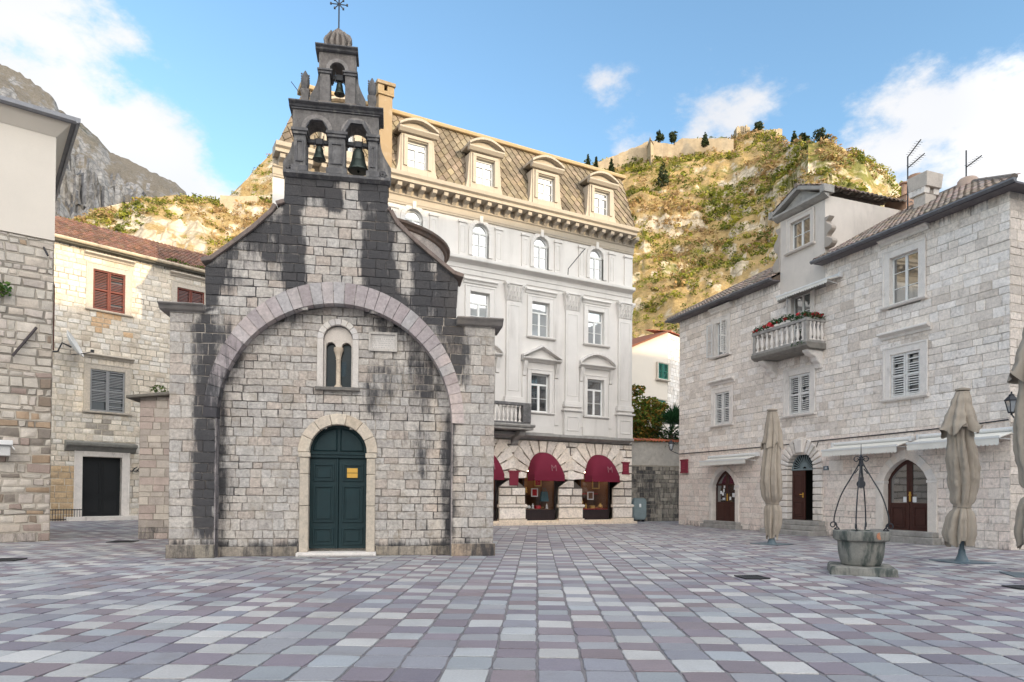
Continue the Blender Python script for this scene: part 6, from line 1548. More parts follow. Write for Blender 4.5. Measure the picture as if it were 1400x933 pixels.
for (px, py, w_, lab) in ((1028,790,.5,'dark drain grate in the paving left of the well'),(10,766,.55,'dark drain cover in the paving at the left edge'),(168,741,.7,'dark drain cover between the left houses and the church'),(1396,804,.4,'dark drain grate in the paving at the right edge')):
    p = at(px, py, 1.6*933/(py-(675+.008*(px-700)))); t = thing('drain_grate', lab, 'drain', (p.x,p.y,.008), R(8), 'drain covers in the paving')
    m = MB(); m.rectring(-w_,w_,0,0,0,0,0) if False else None
    m.box(-w_/2,w_/2,-w_/2,-w_/2+.05,0,.02); m.box(-w_/2,w_/2,w_/2-.05,w_/2,0,.02); m.box(-w_/2,-w_/2+.05,-w_/2+.05,w_/2-.05,0,.02); m.box(w_/2-.05,w_/2,-w_/2+.05,w_/2-.05,0,.02)
    for k_ in range(8): x = -w_/2+.06+(w_-.12)*k_/8; m.box(x,x+.03,-w_/2+.05,w_/2-.05,.0,.016)
    m.box(-w_/2+.05,w_/2-.05,-w_/2+.05,w_/2-.05,-.002,.003); m.build('grate', M['drain'], t)

# ================================================================ goods in the shop windows
def goods(i, u_, items):
    for (k_, x, z, s, lab) in items:
        t = thing({'frame':'picture_frame','vase':'vase','box':'gift_box','bag':'fabric_bag','figure':'figurine','bowl':'bowl'}[k_], lab, {'frame':'picture frame','vase':'vase','box':'box','bag':'bag','figure':'figurine','bowl':'bowl'}[k_], WB.w(u_+x, .55, z), WB.a)
        m = MB()
        if k_ == 'frame':
            m.rectring(-s,s,0,2.2*s,.25*s,-.03,.02); o = m.build('moulding', M['paper'] if 'white' in lab else M['gold'], t); m = MB(); m.box(-s*.75,s*.75,-.005,.0,.25*s,1.95*s,(1,.8,.7,0)); m.build('picture', M['shop_red'] if 'red' in lab else M['shop_wood'], t)
        elif k_ in ('vase','figure'):
            pr = [(.5,0),(.7,.1),(.95,.6),(.8,1.1),(.35,1.5),(.3,1.7),(.5,1.9)] if k_ == 'vase' else [(.5,0),(.6,.1),(.35,.7),(.5,1.2),(.35,1.5),(.15,1.6),(.3,1.8),(.28,2.0),(.05,2.2)]
            m.lathe([(s*a, s*b) for a, b in pr], 0,0,12); m.build('body', M['gold'] if 'gilt' in lab else M['paper'], t, smooth=40)
        elif k_ == 'bowl': m.lathe([(.3*s,0),(.7*s,.2*s),(s,.6*s),(.95*s,.6*s),(.6*s,.25*s),(0,.2*s)], 0,0,14); m.build('body', M['gold'], t, smooth=40)
        elif k_ == 'box': m.box(-s,s,-.1,.1,0,s*1.1); m.box(-s*1.05,s*1.05,-.11,.11,s*.85,s*1.15); m.box(-.1*s,.1*s,-.112,.112,0,s*.84,(1.5,1.5,1.5,0)); m.build('body', M['shop_red'] if 'red' in lab else M['gold'], t, bevel=.005)
        else:
            m.hexa([(-s,-.1,0),(s,-.1,0),(s,.1,0),(-s,.1,0),(-s*.8,-.04,2.2*s),(s*.8,-.04,2.2*s),(s*.8,.04,2.2*s),(-s*.8,.04,2.2*s)]); m.tube([(-s*.5,0,2.2*s),(-s*.3,0,2.9*s),(s*.3,0,2.9*s),(s*.5,0,2.2*s)], .02, 5); m.build('body', M['shop_teal'], t, bevel=.01)
lw, rw = 'in the left shop window under the maroon awning', 'in the right shop window under the maroon awning'
goods(1, sus[1], [('frame',-.1,1.45,.2,'white framed red picture standing mid height '+lw),('bag',.5,1.2,.24,'teal fabric bag '+lw),('vase',-.65,.82,.13,'white vase at far left '+lw),('vase',-.42,.82,.1,'small white vase second from left '+lw),('figure',-.2,.82,.13,'white figurine near the middle '+lw),('box',.1,.82,.14,'red gift box '+lw),('bowl',.32,.82,.15,'gilt bowl right of the gift box '+lw),('figure',.66,.82,.12,'white figurine at far right '+lw),('frame',.1,2.0,.22,'gilt framed red picture high up '+lw),('figure',-.6,1.66,.13,'gilt figurine on the upper left '+lw)])
goods(2, sus[2], [('frame',-.05,1.3,.2,'white framed brown picture standing mid height '+rw),('frame',.3,1.9,.24,'gilt framed brown picture high up '+rw),('vase',-.62,1.1,.1,'gilt vase at upper left '+rw),('figure',-.35,.82,.12,'gilt figurine left of middle '+rw),('box',.05,.82,.14,'gold gift box in the middle '+rw),('vase',.62,.82,.16,'gilt vase at far right '+rw),('bowl',.36,.82,.14,'gilt bowl beside the far right vase '+rw),('figure',-.6,.82,.1,'white figurine at far left '+rw)])
# ================================================================ GROUND
def gz(x, y):
    """the square rises slightly towards the right-hand house"""
    return 0.0
def ground_mat():
    m = surf('packed earth', (.2,.18,.15), namp=.2, bump=.1, stain=None); return m
mb = MB(); n = 48
mb.add([(0,0,-.06)]+[(900*math.cos(2*PI*i/n), 900*math.sin(2*PI*i/n), -.06) for i in range(n)], [(0,i+1,(i+1)%n+1) for i in range(n)])
tag(mb.build('ground', ground_mat(), recalc=False), kind='structure')
M['paver'] = surf('worn limestone pavers', (1,1,1), rough=.5, namp=.16, nscale=1.6, fine=.3, fscale=45, bump=.35, bscale=14, bdist=.006, dirt=(.17,.155,.15), dirt_amt=.55, dscale=1.3, dirt_lo=.52, dirt_hi=.8, stain=None, spec=.35)
g = random.Random(21)
ang = math.atan2(35,933); PW = .427
ca, sa = math.cos(-ang), math.sin(-ang)
def pv(i, j): return (i*ca-j*sa, i*sa+j*ca)
mb = MB(); tiles = 0
LG = [(.40,.425,.44),(.45,.46,.46),(.34,.375,.405),(.30,.345,.39)]; MV = [(.215,.185,.235),(.235,.20,.24),(.20,.185,.245),(.23,.185,.215)]; BG = [(.25,.265,.32),(.28,.295,.335),(.225,.24,.30)]
jx = {}
def corner(i, j):
    k = (i, j)
    if k not in jx: jx[k] = (g.uniform(-.011,.011), g.uniform(-.016,.016))
    return jx[k]
NX0, NX1 = -62, 62
rowoff = 0
y = 2.0; j = 0; rows = []
while y < 52:
    hgt = PW*g.choice((.82,.92,1,1,1.08)); rows.append((y, y+hgt)); y += hgt
for j, (ya, yb) in enumerate(rows):
    for i in range(NX0, NX1):
        wob = .05*math.sin(j*.35+i*.2)
        xa, xb = i*PW, (i+1)*PW
        if abs(xa) > 8+ya*.95: continue
        c4 = []
        for (a, b, X, Y_) in ((i,j,xa,ya),(i+1,j,xb,ya),(i+1,j+1,xb,yb),(i,j+1,xa,yb)):
            d = corner(a, b); X2 = X+d[0]+.012*math.sin(Y_*.2+a*.1); Y2 = Y_+d[1]+.06*math.sin(X*.22); c4.append(pv(X2, Y2))
        cx = sum(q[0] for q in c4)/4; cy = sum(q[1] for q in c4)/4
        r_ = g.random(); nf = noise.noise((cx*.12, cy*.12, 3))
        if r_ < .62-.3*max(0,nf): pal = LG if (i+j) % 2 else MV
        elif r_ < .85: pal = BG
        else: pal = g.choice((LG, MV))
        c_ = g.choice(pal); k = g.uniform(.86,1.14); far = 1
        gm_ = sum(c_)/3; c_ = (gm_*1.015+(c_[0]-gm_)*.72, gm_+(c_[1]-gm_)*.72, gm_+(c_[2]-gm_)*.66); col = (c_[0]*k*1.05, c_[1]*k*1.01, c_[2]*k*.975, 0)
        gap = .010+.006*g.random(); h0 = g.uniform(-.003,.003); e = 1-2*gap/PW
        near = ya < 15; K = 4 if ya < 9 else (2 if near else 1); pts = []
        tl = [h0+g.uniform(-.003,.003) for _ in range(4)]
        for a in range(4):
            p0, p1 = c4[a], c4[(a+1)%4]
            for s in range(K):
                f_ = s/K; amp = .0065 if near else 0
                qx = p0[0]+(p1[0]-p0[0])*f_; qy = p0[1]+(p1[1]-p0[1])*f_; z = tl[a]+(tl[(a+1)%4]-tl[a])*f_
                ee = e-(.03+g.random()*.02 if s == 0 and near else 0)
                pts.append((cx+(qx-cx)*ee+g.uniform(-amp,amp), cy+(qy-cy)*ee+g.uniform(-amp,amp), z))
        n_ = len(pts); dk = tuple(v*.8 for v in col[:3])+(0,)
        if near:
            top = [(cx+(q[0]-cx)*.975, cy+(q[1]-cy)*.975, q[2]) for q in pts]; mid = [(q[0], q[1], q[2]-.004) for q in pts]; bot = [(q[0], q[1], -.02) for q in pts]
            mb.add(top+mid+bot, [tuple(range(n_))]+[(n_+a,n_+(a+1)%n_,(a+1)%n_,a) for a in range(n_)]+[(2*n_+a,2*n_+(a+1)%n_,n_+(a+1)%n_,n_+a) for a in range(n_)], [col]*(2*n_)+[dk]*n_)
        else:
            bot = [(q[0], q[1], -.02) for q in pts]
            mb.add(pts+bot, [(0,1,2,3)]+[(4+a,4+(a+1)%4,(a+1)%4,a) for a in range(4)], [col]*4+[dk]*4)
tag(mb.build('square_paving', M['paver'], recalc=False), kind='structure')
M['grit'] = surf('joint grit', (.20,.185,.19), namp=.5, bump=.4, stain=None)
mb = MB(); mb.quad((-40,-14,-.014),(40,-14,-.014),(40,60,-.014),(-40,60,-.014)); tag(mb.build('paving_bed', M['grit'], recalc=False), kind='structure')

# ================================================================ HILLS
def interp(tab, x):
    if x <= tab[0][0]: return tab[0][1]
    for (a, b), (c_, d) in zip(tab, tab[1:]):
        if a <= x <= c_: return b+(d-b)*(x-a)/(c_-a)
    return tab[-1][1]
def fbm(p, oct_, lac=2.1, gain=.5):
    s = 0; a = 1; v = Vector(p)
    for _ in range(oct_): s += a*noise.noise(v); v = v*lac; a *= gain
    return s
def ridged(p, oct_):
    s = 0; a = 1; v = Vector(p)
    for _ in range(oct_): s += a*(1-abs(noise.noise(v))*2); v = v*2.15; a *= .5
    return s
class Hill:
    def __init__(s, sky, dist, r0, amp, seed, wob=2.0, curve=1.5, knots=None):
        s.sky, s.dist, s.r0, s.amp, s.seed, s.wob, s.curve = sky, dist, r0, amp, seed, wob, curve
    def pt(s, px, t):
        d = ray(px, interp(s.sky, px)); h = Vector((d.x, d.y, 0)); hl_ = h.length; h /= hl_; sl = d.z/hl_
        Rg = interp(s.dist, px); zr_ = 1.6+sl*Rg
        if t <= 1:
            r_ = s.r0+(Rg-s.r0)*t; z = zr_*(.3*t+.7*t**s.curve)
        else: r_ = Rg*(1+(t-1)*1.5); z = zr_*(1-(t-1)*.9)
        p = h*r_; q = Vector((p.x/60, p.y/60, s.seed))
        w_ = min(1, 3.2*t)*min(1, (abs(1-t))*3.5+.06)
        n_ = fbm(q, 4)*1.0*s.amp; rk = ridged((p.x/26, p.y/26, s.seed+z*.02), 5)
        loc = max(0, min(1, (px-1030)/70))*max(0, min(1, (t-.35)*4)) if s.seed == 1.7 else 0
        z += w_*(n_+ (rk-.7)*s.amp*(.42+.4*loc)) + .35*s.wob*fbm((p.x/6, p.y/6, s.seed+z*.03), 4)*min(1,2*t)
        wm = max(0, min(1, .5+2.2*noise.noise((p.x/35, p.y/35, s.seed+3))))
        if s.wob < 5: z += wm*.55*s.wob*(ridged((p.x/5.5, p.y/5.5, s.seed+z*.08), 4)-.75)*min(1,2*t)
        # pull rock ledges out of the slope
        led = fbm((p.x/18, p.y/18, z/9+s.seed), 3)
        r_ -= led*s.amp*(.5+.4*loc)*min(1,3*t)*min(1,abs(1-t)*4)
        p = h*r_
        return Vector((p.x, p.y, z))
    def mesh(s, name, px0, px1, npx, nt, tmax=1.5):
        mb = MB(); vs = []
        for j in range(nt+1):
            t = tmax*j/nt
            for i in range(npx+1): vs.append(s.pt(px0+(px1-px0)*i/npx, t))
        k = npx+1
        mb.add(vs, [(j*k+i, j*k+i+1, (j+1)*k+i+1, (j+1)*k+i) for j in range(nt) for i in range(npx)]); return mb
    def find(s, px, py):
        best = None
        for i in range(8, 101):
            p = s.pt(px, i/100); y = proj(p)[1]
            if y <= py: return p
        return s.pt(px, 1.0)
def hill_mat(name, rock, rock2, dry, green, rs=.05, gmix=.5, drymix=.5, bump=1.0, bs_=.5):
    m = bpy.data.materials.new(name); m.use_nodes = True; t = NT(m.node_tree); bs = m.node_tree.nodes['Principled BSDF']
    tc = t.n('ShaderNodeTexCoord'); v = tc.outputs['Object']; geo = t.n('ShaderNodeNewGeometry'); sx = t.n('ShaderNodeSeparateXYZ'); t.l(geo.outputs['Normal'], sx.inputs[0])
    n1 = t.noise(v, rs*2.2, 8, .72); n2 = t.noise(v, rs*7, 6, .7); n3 = t.noise(v, rs*.7, 5, .6); n4 = t.noise(v, rs*25, 4, .7)
    vo = t.n('ShaderNodeTexVoronoi'); vo.feature = 'DISTANCE_TO_EDGE'; vo.inputs['Scale'].default_value = rs*5
    mpw = t.n('ShaderNodeVectorMath', operation='ADD'); sc_ = t.n('ShaderNodeTexNoise'); sc_.inputs['Scale'].default_value = rs*4; t.l(v, sc_.inputs['Vector'])
    scl = t.n('ShaderNodeVectorMath', operation='SCALE'); t.l(sc_.outputs['Color'], scl.inputs[0]); scl.inputs['Scale'].default_value = .35/rs*.25; t.l(v, mpw.inputs[0]); t.l(scl.outputs[0], mpw.inputs[1]); t.l(mpw.outputs[0], vo.inputs['Vector'])
    crack = t.ramp(vo.outputs['Distance'], 0, .12)
    c = t.mix(t.ramp(n2, .35, .65), rock, rock2)
    c = t.mix(t.math('MULTIPLY', t.math('SUBTRACT', 1.0, crack), .55), c, (rock2[0]*.45, rock2[1]*.45, rock2[2]*.42))
    steep = t.ramp(sx.outputs[2], .45, .82)
    dm_ = t.math('MULTIPLY', t.ramp(t.math('ADD', t.math('MULTIPLY', steep, .28), n1), .62-.25*drymix, .78-.25*drymix), .92)
    c = t.mix(dm_, c, t.mix(t.ramp(n4, .3, .7), dry, (dry[0]*.6, dry[1]*.58, dry[2]*.5)))
    gm = t.math('MULTIPLY', t.ramp(t.math('ADD', n3, t.math('MULTIPLY', n2, .5)), .92-.25*gmix, 1.05-.25*gmix), .85)
    c = t.mix(gm, c, t.mix(n4, green, (green[0]*.5, green[1]*.55, green[2]*.5)))
    t.l(c, bs.inputs['Base Color']); bs.inputs['Roughness'].default_value = .95; bs.inputs['Specular IOR Level'].default_value = .15
    b = t.n('ShaderNodeBump'); b.inputs['Strength'].default_value = bump; b.inputs['Distance'].default_value = bs_/rs*.05
    t.l(t.math('ADD', n2, t.math('MULTIPLY', n4, .5)), b.inputs['Height']); t.l(b.outputs[0], bs.inputs['Normal']); return m
sky1 = [(100,420),(300,278),(320,262),(335,247),(350,230),(365,216),(380,197),(395,188),(420,190),(500,198),(600,208),(700,216),(800,228),(830,222),(860,213),(900,205),(940,198),(1000,191),(1008,184),(1040,178),(1062,187),(1080,198),(1100,197),(1128,194),(1150,204),(1180,217),(1205,231),(1222,247),(1250,275),(1300,315),(1400,370),(1700,440)]
dist1 = [(100,260),(330,260),(400,290),(800,330),(1000,345),(1045,335),(1075,300),(1105,245),(1180,238),(1250,280),(1700,320)]
H1 = Hill(sky1, dist1, 75, 7, 1.7, wob=2.0)
tag(H1.mesh('hillside', 280, 1600, 520, 150).build('hillside', hill_mat('limestone hillside', (.60,.51,.385), (.44,.36,.26), (.40,.275,.115), (.17,.175,.03), gmix=.55, drymix=.4), recalc=False, smooth=40), kind='structure')
sky2 = [(-300,330),(60,305),(100,297),(140,286),(180,274),(200,268),(240,265),(270,268),(300,271),(350,271),(385,272),(420,285),(500,330),(560,420)]
H2 = Hill(sky2, [(-300,190),(560,190)], 70, 6, 5.2, wob=2.6, curve=1.25)
tag(H2.mesh('hillside', -300, 560, 300, 110).build('hillside', hill_mat('rocky slope', (.60,.52,.40), (.42,.35,.26), (.40,.28,.12), (.17,.175,.03), gmix=.42, drymix=.02), recalc=False, smooth=40), kind='structure')
sky3 = [(-500,-60),(-200,10),(0,86),(40,108),(72,132),(80,150),(110,169),(135,190),(150,207),(180,221),(200,232),(225,243),(240,250),(254,264),(262,285),(300,330),(420,380)]
H3 = Hill(sky3, [(-500,1500),(420,1500)], 300, 45, 9.1, wob=9, curve=1.7)
tag(H3.mesh('mountain', -500, 420, 260, 120).build('mountain', hill_mat('shade darkened mountain limestone', (.20,.205,.22), (.12,.125,.14), (.13,.12,.11), (.045,.055,.045), rs=.014, gmix=.3, drymix=.25), recalc=False, smooth=40), kind='structure')  # rock colour darkened and greyed to stand in for cloud shade
# scrub
g = random.Random(99)
def scrub(H, n, px0, px1, t0, t1, size, name, seed, avoid=None):
    mb = MB(); g = random.Random(seed)
    pal = [(.22,.23,.03),(.17,.185,.025),(.30,.28,.04),(.10,.12,.02),(.33,.21,.085),(.36,.24,.12),(.34,.27,.10)]
    k = 0; tries = 0
    while k < n and tries < n*6:
        tries += 1
        px = g.uniform(px0, px1); t = t0+(t1-t0)*g.random()**.7
        if avoid and avoid(px, t): continue
        p = H.pt(px, t)
        v = fbm((p.x/30, p.y/30, 7.7), 3)
        if v+g.uniform(-.5,.5) < -.1: continue
        q = noise.noise((p.x/22, p.y/22, 1.1))+g.uniform(-.35,.35)
        c_ = pal[g.randrange(4,7)] if q > .12 else pal[g.randrange(0,4)]
        r_ = size*g.uniform(.5,1.25)*(1.6 if g.random() < .08 else 1)*max(.4, min(1, math.hypot(p.x,p.y)/260 if size > 1 else 1))
        n_ = 22 if c_[0] > .16 else 30
        leaf_cloud(mb, p+Vector((0,0,r_*.35)), (r_,r_,r_*.75), n_, r_*.33, [c_], g=g, hollow=.3); k += 1
    return tag(mb.build(name, M['leaf'], recalc=False), 'low green and russet scrub growing among the rocks of the '+('steep hillside' if seed < 6 else 'left slope'), 'scrub', kind='stuff')
scrub(H1, 5200, 790, 1260, .12, 1.0, 1.45, 'scrub', 5, avoid=lambda px, t: px > 1060 and t > .5 and noise.noise((px*.03, t*9, 2.2)) < -.12)
scrub(H1, 300, 315, 420, .5, 1.0, 1.1, 'scrub', 6)
scrub(H2, 1700, 60, 420, .45, .98, .8, 'scrub', 7)
# fortress walls along the ridge
M['fort'] = surf('fortress stone', (.36,.29,.20), namp=.45, nscale=.4, fine=.2, fscale=3, bump=.5, bscale=2, bdist=.1, dirt=(.28,.23,.17), dirt_amt=.5, dscale=.3, stretch=.3)
def far(px, py, D):
    d = ray(px, py); return CAMP+d*(D/math.hypot(d.x, d.y))
def wallrun(name, label, cat, tops, bots, D, thick, mat='fort', down=3):
    base = far(tops[0][0], bots[0][1], D); t = thing(name, label, cat, base); m = MB()
    P = []
    for (a, ya), (b, yb) in zip(tops, bots):
        p1 = far(a, ya, D(a) if callable(D) else D); p0 = far(b, yb, D(b) if callable(D) else D); P.append((Vector((p1.x,p1.y,p0.z-down))-base, p1-base))
    o = Vector((0,thick,0))
    for (a0,a1),(b0,b1) in zip(P, P[1:]): m.hexa([a0,b0,b0+o,a0+o,a1,b1,b1+o,a1+o])
    m.build('wall', M[mat], t); return t
base = far(842,224,325)
def fortwall(tops, bots, D, label):
    t = thing('fortress_wall', label, 'fortress wall', far(tops[0][0], bots[0][1], D)); b = Vector(t.location); m = MB(); o = Vector((0,3,0))
    P = [(far(a,yb,D)-Vector((0,0,5))-b, far(a,ya,D)-b) for (a,ya),(_,yb) in zip(tops,bots)]
    for (a0,a1),(b0,b1) in zip(P,P[1:]):
        n_ = max(2, int((b1-a1).length/2.2))
        for i in range(n_):
            s0, s1 = i/n_, (i+1)/n_; A0=a0.lerp(b0,s0); B0=a0.lerp(b0,s1); A1=a1.lerp(b1,s0); B1=a1.lerp(b1,s1); dz=Vector((0,0,rnd.uniform(-.25,.25)))
            m.hexa([A0,B0,B0+o,A0+o,A1+dz,B1+dz,B1+dz+o,A1+dz+o], (*palette([(1,1,1),(.94,.92,.9),(1.05,1.03,1)],.04)(),0))
    m.build('wall', M['fort'], t); return t
fortwall([(812,224),(846,211),(886,193.5)], [(812,232),(842,224),(888,216)], 318, 'long pale fortress wall climbing the ridge left of the bastion corner')
fortwall([(892,193.5),(921,197)], [(892,216),(921,208)], 316, 'shorter pale fortress wall right of the bastion corner')
fortwall([(921,196),(934,189),(964,189),(1003,190)], [(921,205),(944,200),(977,200),(1003,199)], 322, 'low far fortress wall along the ridge below the hilltop ruin')
t = thing('bastion', 'pointed stone bastion corner on the ridge between two fortress walls', 'bastion', far(889,216,312)); b = Vector(t.location); m = MB()
pa, pb, pc = far(884,216,318)-b, far(890,218,311)-b, far(894,216,316)-b; h_ = far(889,192,312)-b
m.add([pa-Vector((0,0,5)),pb-Vector((0,0,5)),pc-Vector((0,0,5)),(pa.x+.3,pa.y,h_.z),(pb.x,pb.y+1,h_.z+.3),(pc.x-.3,pc.y,h_.z)], [(0,1,4,3),(1,2,5,4),(0,3,5,2),(3,4,5),(0,2,1)])
m.add([(pa.x,pa.y,h_.z-.2),(pc.x,pc.y,h_.z-.2),(pb.x,pb.y,h_.z-.2),(pb.x*.5,pb.y*.5+1.5,h_.z+2.2)], [(0,1,3),(1,2,3),(2,0,3)]); m.build('wall', M['fort'], t)
def ruin(px0, px1, yt, yb, D, label, wins):
    c_ = far((px0+px1)/2, yb, D); t = thing('ruined_fort', label, 'ruin', c_); a = (far(px0,yb,D)-c_).x; b = (far(px1,yb,D)-c_).x; h_ = (far((px0+px1)/2,yt,D)-c_).z
    m = MB(); n_ = 9
    for i in range(n_):
        x0, x1 = a+(b-a)*i/n_, a+(b-a)*(i+1)/n_; hh = h_*rnd.uniform(.8,1.0)*(1-.12*abs(i-3)/n_); y0 = .8*math.sin(i*.7)
        if wins and i in wins:
            m.box(x0,x1,y0,y0+4,-4,hh*.35); m.box(x0,x1,y0,y0+4,hh*.7,hh); m.box(x0,x1,y0+1.5,y0+4,hh*.35,hh*.7,(.15,.13,.1,0)); m.box(x0,x0+(x1-x0)*.25,y0,y0+1.49,hh*.35,hh*.7); m.box(x1-(x1-x0)*.25,x1,y0,y0+1.49,hh*.35,hh*.7)
        else: m.box(x0,x1,y0,y0+4,-4,hh)
    m.build('wall', M['fort'], t)
ruin(1006,1026,171,190,338,'ruined stone tower at the top of the rocky hill', ())
ruin(1040,1071,175,189,336,'ruined hilltop fort walls with small windows right of the tower', (2,5))
def slope_wall(H, pts, h_, label):
    P = [H.find(x, y)+Vector((0,-.5,0)) for x, y in pts]; b = P[0].copy(); t = thing('terrace_wall', label, 'terrace wall', b); m = MB(); o = Vector((0,1.2,0)); Q = []
    for p, q in zip(P, P[1:]):
        for i in range(6): Q.append(p.lerp(q, i/6)-b)
    Q.append(P[-1]-b)
    for p, q in zip(Q, Q[1:]): m.hexa([p-Vector((0,0,2)),q-Vector((0,0,2)),q-Vector((0,0,2))+o,p-Vector((0,0,2))+o,p+Vector((0,0,h_)),q+Vector((0,0,h_)),q+Vector((0,0,h_))+o,p+Vector((0,0,h_))+o])
    m.build('wall', M['fort'], t)
slope_wall(H1, [(868,324),(900,322),(935,321),(968,320)], 1.1, 'long pale terrace wall crossing the hillside between the palace and the stone house')
slope_wall(H1, [(872,291),(905,290),(930,288)], .8, 'short pale terrace wall higher on the hillside under the fortress wall')
slope_wall(H2, [(302,281),(328,280),(353,279)], 1.8, 'pale stone wall along the top of the left slope beside the church')
# trees on the hill
GR_ = [(.03,.045,.018),(.045,.06,.02),(.022,.034,.015)]
def hilltree(px, yb, yt, wpx, kind, label, D):
    b = far(px, yb, D); sc = D/933; h_ = (yb-yt)*sc; r_ = wpx*sc/2
    if kind == 'cypress': cr = [(0,0,h_*f_,r_*(1.15-f_)*1.1+.15,h_*.17) for f_ in (.2,.38,.56,.74,.9)]
    else: g = random.Random(int(px)); cr = [(r_*g.uniform(-.55,.55), r_*g.uniform(-.4,.4), h_*g.uniform(.22,.85), r_*g.uniform(.38,.58), h_*g.uniform(.15,.24)) for _ in range(11)]
    tree('cypress_tree' if kind == 'cypress' else 'hill_tree', label, 'tree', b, h_, .25, cr, GR_, n=520, leaf=.55, group='trees on the fortress hill', seed=int(px))
for a in ((902,196,180.5,14,'round','rounded dark tree behind the fortress wall right of the bastion corner',322),(922,198,179.5,13,'round','taller oval dark tree at the right end of the upper fortress wall',322),
          (964,201,183,9,'cypress','single small cypress in front of the low far fortress wall',318),(1086,200,182,8,'cypress','slim cypress right of the hilltop ruin',286),(1099,200,183,12,'round','small dark round tree between slim cypress and spreading pine',282),
          (1123,197,180,30,'round','wide spreading dark pine at the right end of the hilltop',262),(1036,183,166,13,'round','dark tree growing among the hilltop ruins',334),
          (804,231,212,5,'cypress','thin cypress just above the palace roof edge, leftmost on the ridge',316),(815,233,215,4,'cypress','second thin cypress from the left above the palace roof edge',316),(836,239,217,7,'cypress','cypress below the start of the long fortress wall',312)):
    hilltree(*a)
p = H1.find(906,256); D = math.hypot(p.x,p.y); hilltree(906,257,224,17,'cypress','large dark cypress standing alone on the hillside below the fortress wall',D)
p = H1.find(1020,345); 
# ================================================================ unseen houses added behind the camera, heights set to shade the square
SUN_EL, sv = 12.0, Vector((.75,-.66,0)).normalized()
perp = Vector((.66,.75,0)).normalized()
def shade_house(c0, q0, q1, dist, top, label):
    a = sv*dist; m0 = perp*q0; m1 = perp*q1; cen = a+(m0+m1)/2
    t = thing('added_shade_house', label, 'building', cen, math.atan2(perp.y, perp.x)); L = (q1-q0)/2
    m = MB(); m.box(-L,L,-6,6,-.05,top-2.0); m.build('wall', M['house_stone'], t)
    m = MB(); m.prismx([(-6.4,top-2.05),(6.4,top-2.05),(0,top)], -L-.2, L+.2); m.build('roof', M['terracotta'], t)
    for fl in range(5):
        for k_ in range(int(L*2/3.5)):
            x = -L+1.8+3.5*k_; m = MB(); m.rectring(x-.6,x+.6,1.5+3.8*fl,3.6+3.8*fl,.12,5.98,6.06); o = m.build('window', M['trim'], t); m = MB(); m.box(x-.47,x+.47,6.0,6.03,1.63+3.8*fl,3.47+3.8*fl); m.build('pane', M['glass'], o)
tp = lambda p_, hgt, dist: hgt+(dist+p_)*math.tan(R(SUN_EL))
DS = 46
shade_house(0, -70, -16, DS, tp(21.5,SHADE,DS), 'unseen stone house added far behind the viewer on the left for shade')
shade_house(0, -15.9, 12, DS, tp(21.5,SHADE,DS), 'unseen stone house added behind the viewer facing the church for shade')
shade_house(0, 12.1, 37, DS, tp(21.5,SHADE,DS), 'unseen stone house added behind the viewer on the right for shade')
shade_house(0, 37.1, 75, DS, tp(21.5,SHADE-3.5,DS), 'lower unseen stone house added far to the right behind the viewer for shade')

# ================================================================ LIGHT, SKY, CAMERA
wd = bpy.data.worlds.new('World'); SC.world = wd; wd.use_nodes = True
t = NT(wd.node_tree); bg = wd.node_tree.nodes['Background']
st = t.n('ShaderNodeTexSky'); st.sky_type = 'NISHITA'; st.sun_disc = False
st.sun_elevation = R(SUN_EL); st.sun_rotation = math.atan2(sv.x, sv.y); st.air_density = AIR; st.dust_density = DUST; st.ozone_density = OZONE; st.altitude = 0
tc = t.n('ShaderNodeTexCoord'); V = tc.outputs['Generated']
mp = t.n('ShaderNodeMapping'); mp.inputs['Rotation'].default_value = (0, R(35), 0); mp.inputs['Scale'].default_value = (1, 1, 1.7); t.l(V, mp.inputs['Vector'])
nz = t.noise(mp.outputs[0], 5.5, 8, .62); nz2 = t.noise(mp.outputs[0], 2.2, 3, .5)
acc = None
for (px, py, r_) in CLOUDS:
    d = ray(px, py).normalized(); dp = t.n('ShaderNodeVectorMath', operation='DISTANCE'); nrmv = t.n('ShaderNodeVectorMath', operation='NORMALIZE')
    t.l(V, dp.inputs[0]); dp.inputs[1].default_value = d
    v = t.math('MULTIPLY', t.math('SUBTRACT', 1.0, t.math('DIVIDE', dp.outputs['Value'], r_*1.25/933)), .62 if r_ > 60 else .45)
    acc = v if acc is None else t.math('MAXIMUM', acc, v)
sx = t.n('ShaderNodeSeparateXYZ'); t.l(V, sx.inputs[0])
behind = t.math('MULTIPLY', t.ramp(t.math('MULTIPLY', sx.outputs[1], -1.0), -.05, .5), .75)  # unseen clouds added behind and overhead to brighten the shaded square
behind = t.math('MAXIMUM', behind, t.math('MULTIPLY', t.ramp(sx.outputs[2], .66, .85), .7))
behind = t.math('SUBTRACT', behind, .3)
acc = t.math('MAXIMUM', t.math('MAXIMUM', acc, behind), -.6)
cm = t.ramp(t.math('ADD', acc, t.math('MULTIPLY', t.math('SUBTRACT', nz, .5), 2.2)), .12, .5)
cl = t.mix(t.ramp(nz2, .3, .7), tuple(CLOUD_B*x for x in (.95,.96,1.0)), tuple(CLOUD_A*x for x in (1,.985,.965)))
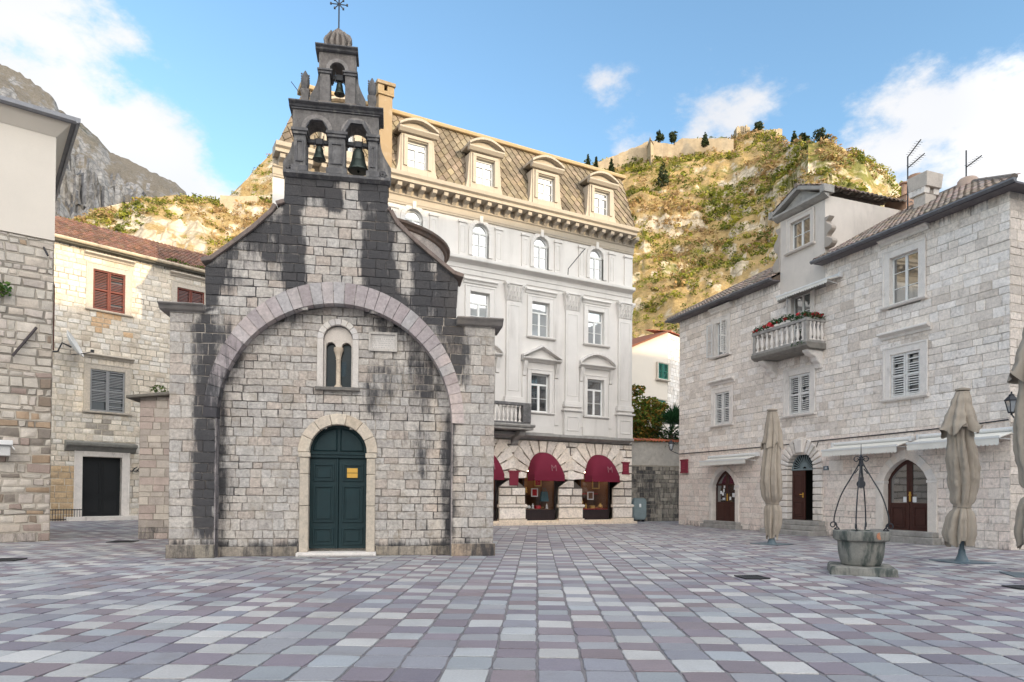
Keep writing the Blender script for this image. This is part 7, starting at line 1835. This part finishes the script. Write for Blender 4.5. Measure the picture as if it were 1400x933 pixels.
toward = t.n('ShaderNodeVectorMath', operation='DOT_PRODUCT'); t.l(V, toward.inputs[0]); toward.inputs[1].default_value = sv
gain = t.math('ADD', 1.0, t.math('MULTIPLY', t.ramp(toward.outputs['Value'], -.2, .7), CLOUD_FILL-1))  # clouds on the sun side boosted as fill for the shade
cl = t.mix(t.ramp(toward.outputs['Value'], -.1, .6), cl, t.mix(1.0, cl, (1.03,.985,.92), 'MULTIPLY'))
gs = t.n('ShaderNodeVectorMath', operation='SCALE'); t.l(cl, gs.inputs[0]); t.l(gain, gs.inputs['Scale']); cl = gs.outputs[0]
skyc = t.mix(1.0, st.outputs[0], SKYTINT, 'MULTIPLY')
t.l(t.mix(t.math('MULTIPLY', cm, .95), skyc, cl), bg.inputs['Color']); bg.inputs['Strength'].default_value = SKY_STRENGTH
sl = bpy.data.lights.new('sun', 'SUN'); sl.energy = SUN_E; sl.angle = R(.5); sl.color = (1,.80,.52)
so = bpy.data.objects.new('sun', sl); COL.objects.link(so)
dirv = Vector((sv.x*math.cos(R(SUN_EL)), sv.y*math.cos(R(SUN_EL)), math.sin(R(SUN_EL))))
so.rotation_euler = dirv.to_track_quat('Z', 'Y').to_euler(); so.location = dirv*60
cd = bpy.data.cameras.new('camera'); co = bpy.data.objects.new('camera', cd); COL.objects.link(co); SC.camera = co
cd.sensor_width = 36; cd.lens = 36*F/1400; cd.shift_y = (PY0-466.5)/1400; cd.clip_start = .1; cd.clip_end = 8000
mx = Matrix.Identity(4)
for i in range(3): mx[i][0] = RT[i]; mx[i][1] = UP[i]; mx[i][2] = -FW[i]; mx[i][3] = CAMP[i]
co.matrix_world = mx
SC.render.engine = 'CYCLES'; SC.cycles.use_denoising = True
try: SC.cycles.denoiser = 'OPENIMAGEDENOISE'
except Exception: pass
SC.cycles.max_bounces = 6; SC.cycles.diffuse_bounces = 3; SC.cycles.glossy_bounces = 3; SC.cycles.transmission_bounces = 4; SC.cycles.transparent_max_bounces = 8
SC.view_settings.view_transform = 'Standard'; SC.view_settings.look = 'None'; SC.view_settings.gamma = 1; SC.view_settings.exposure = EXPO
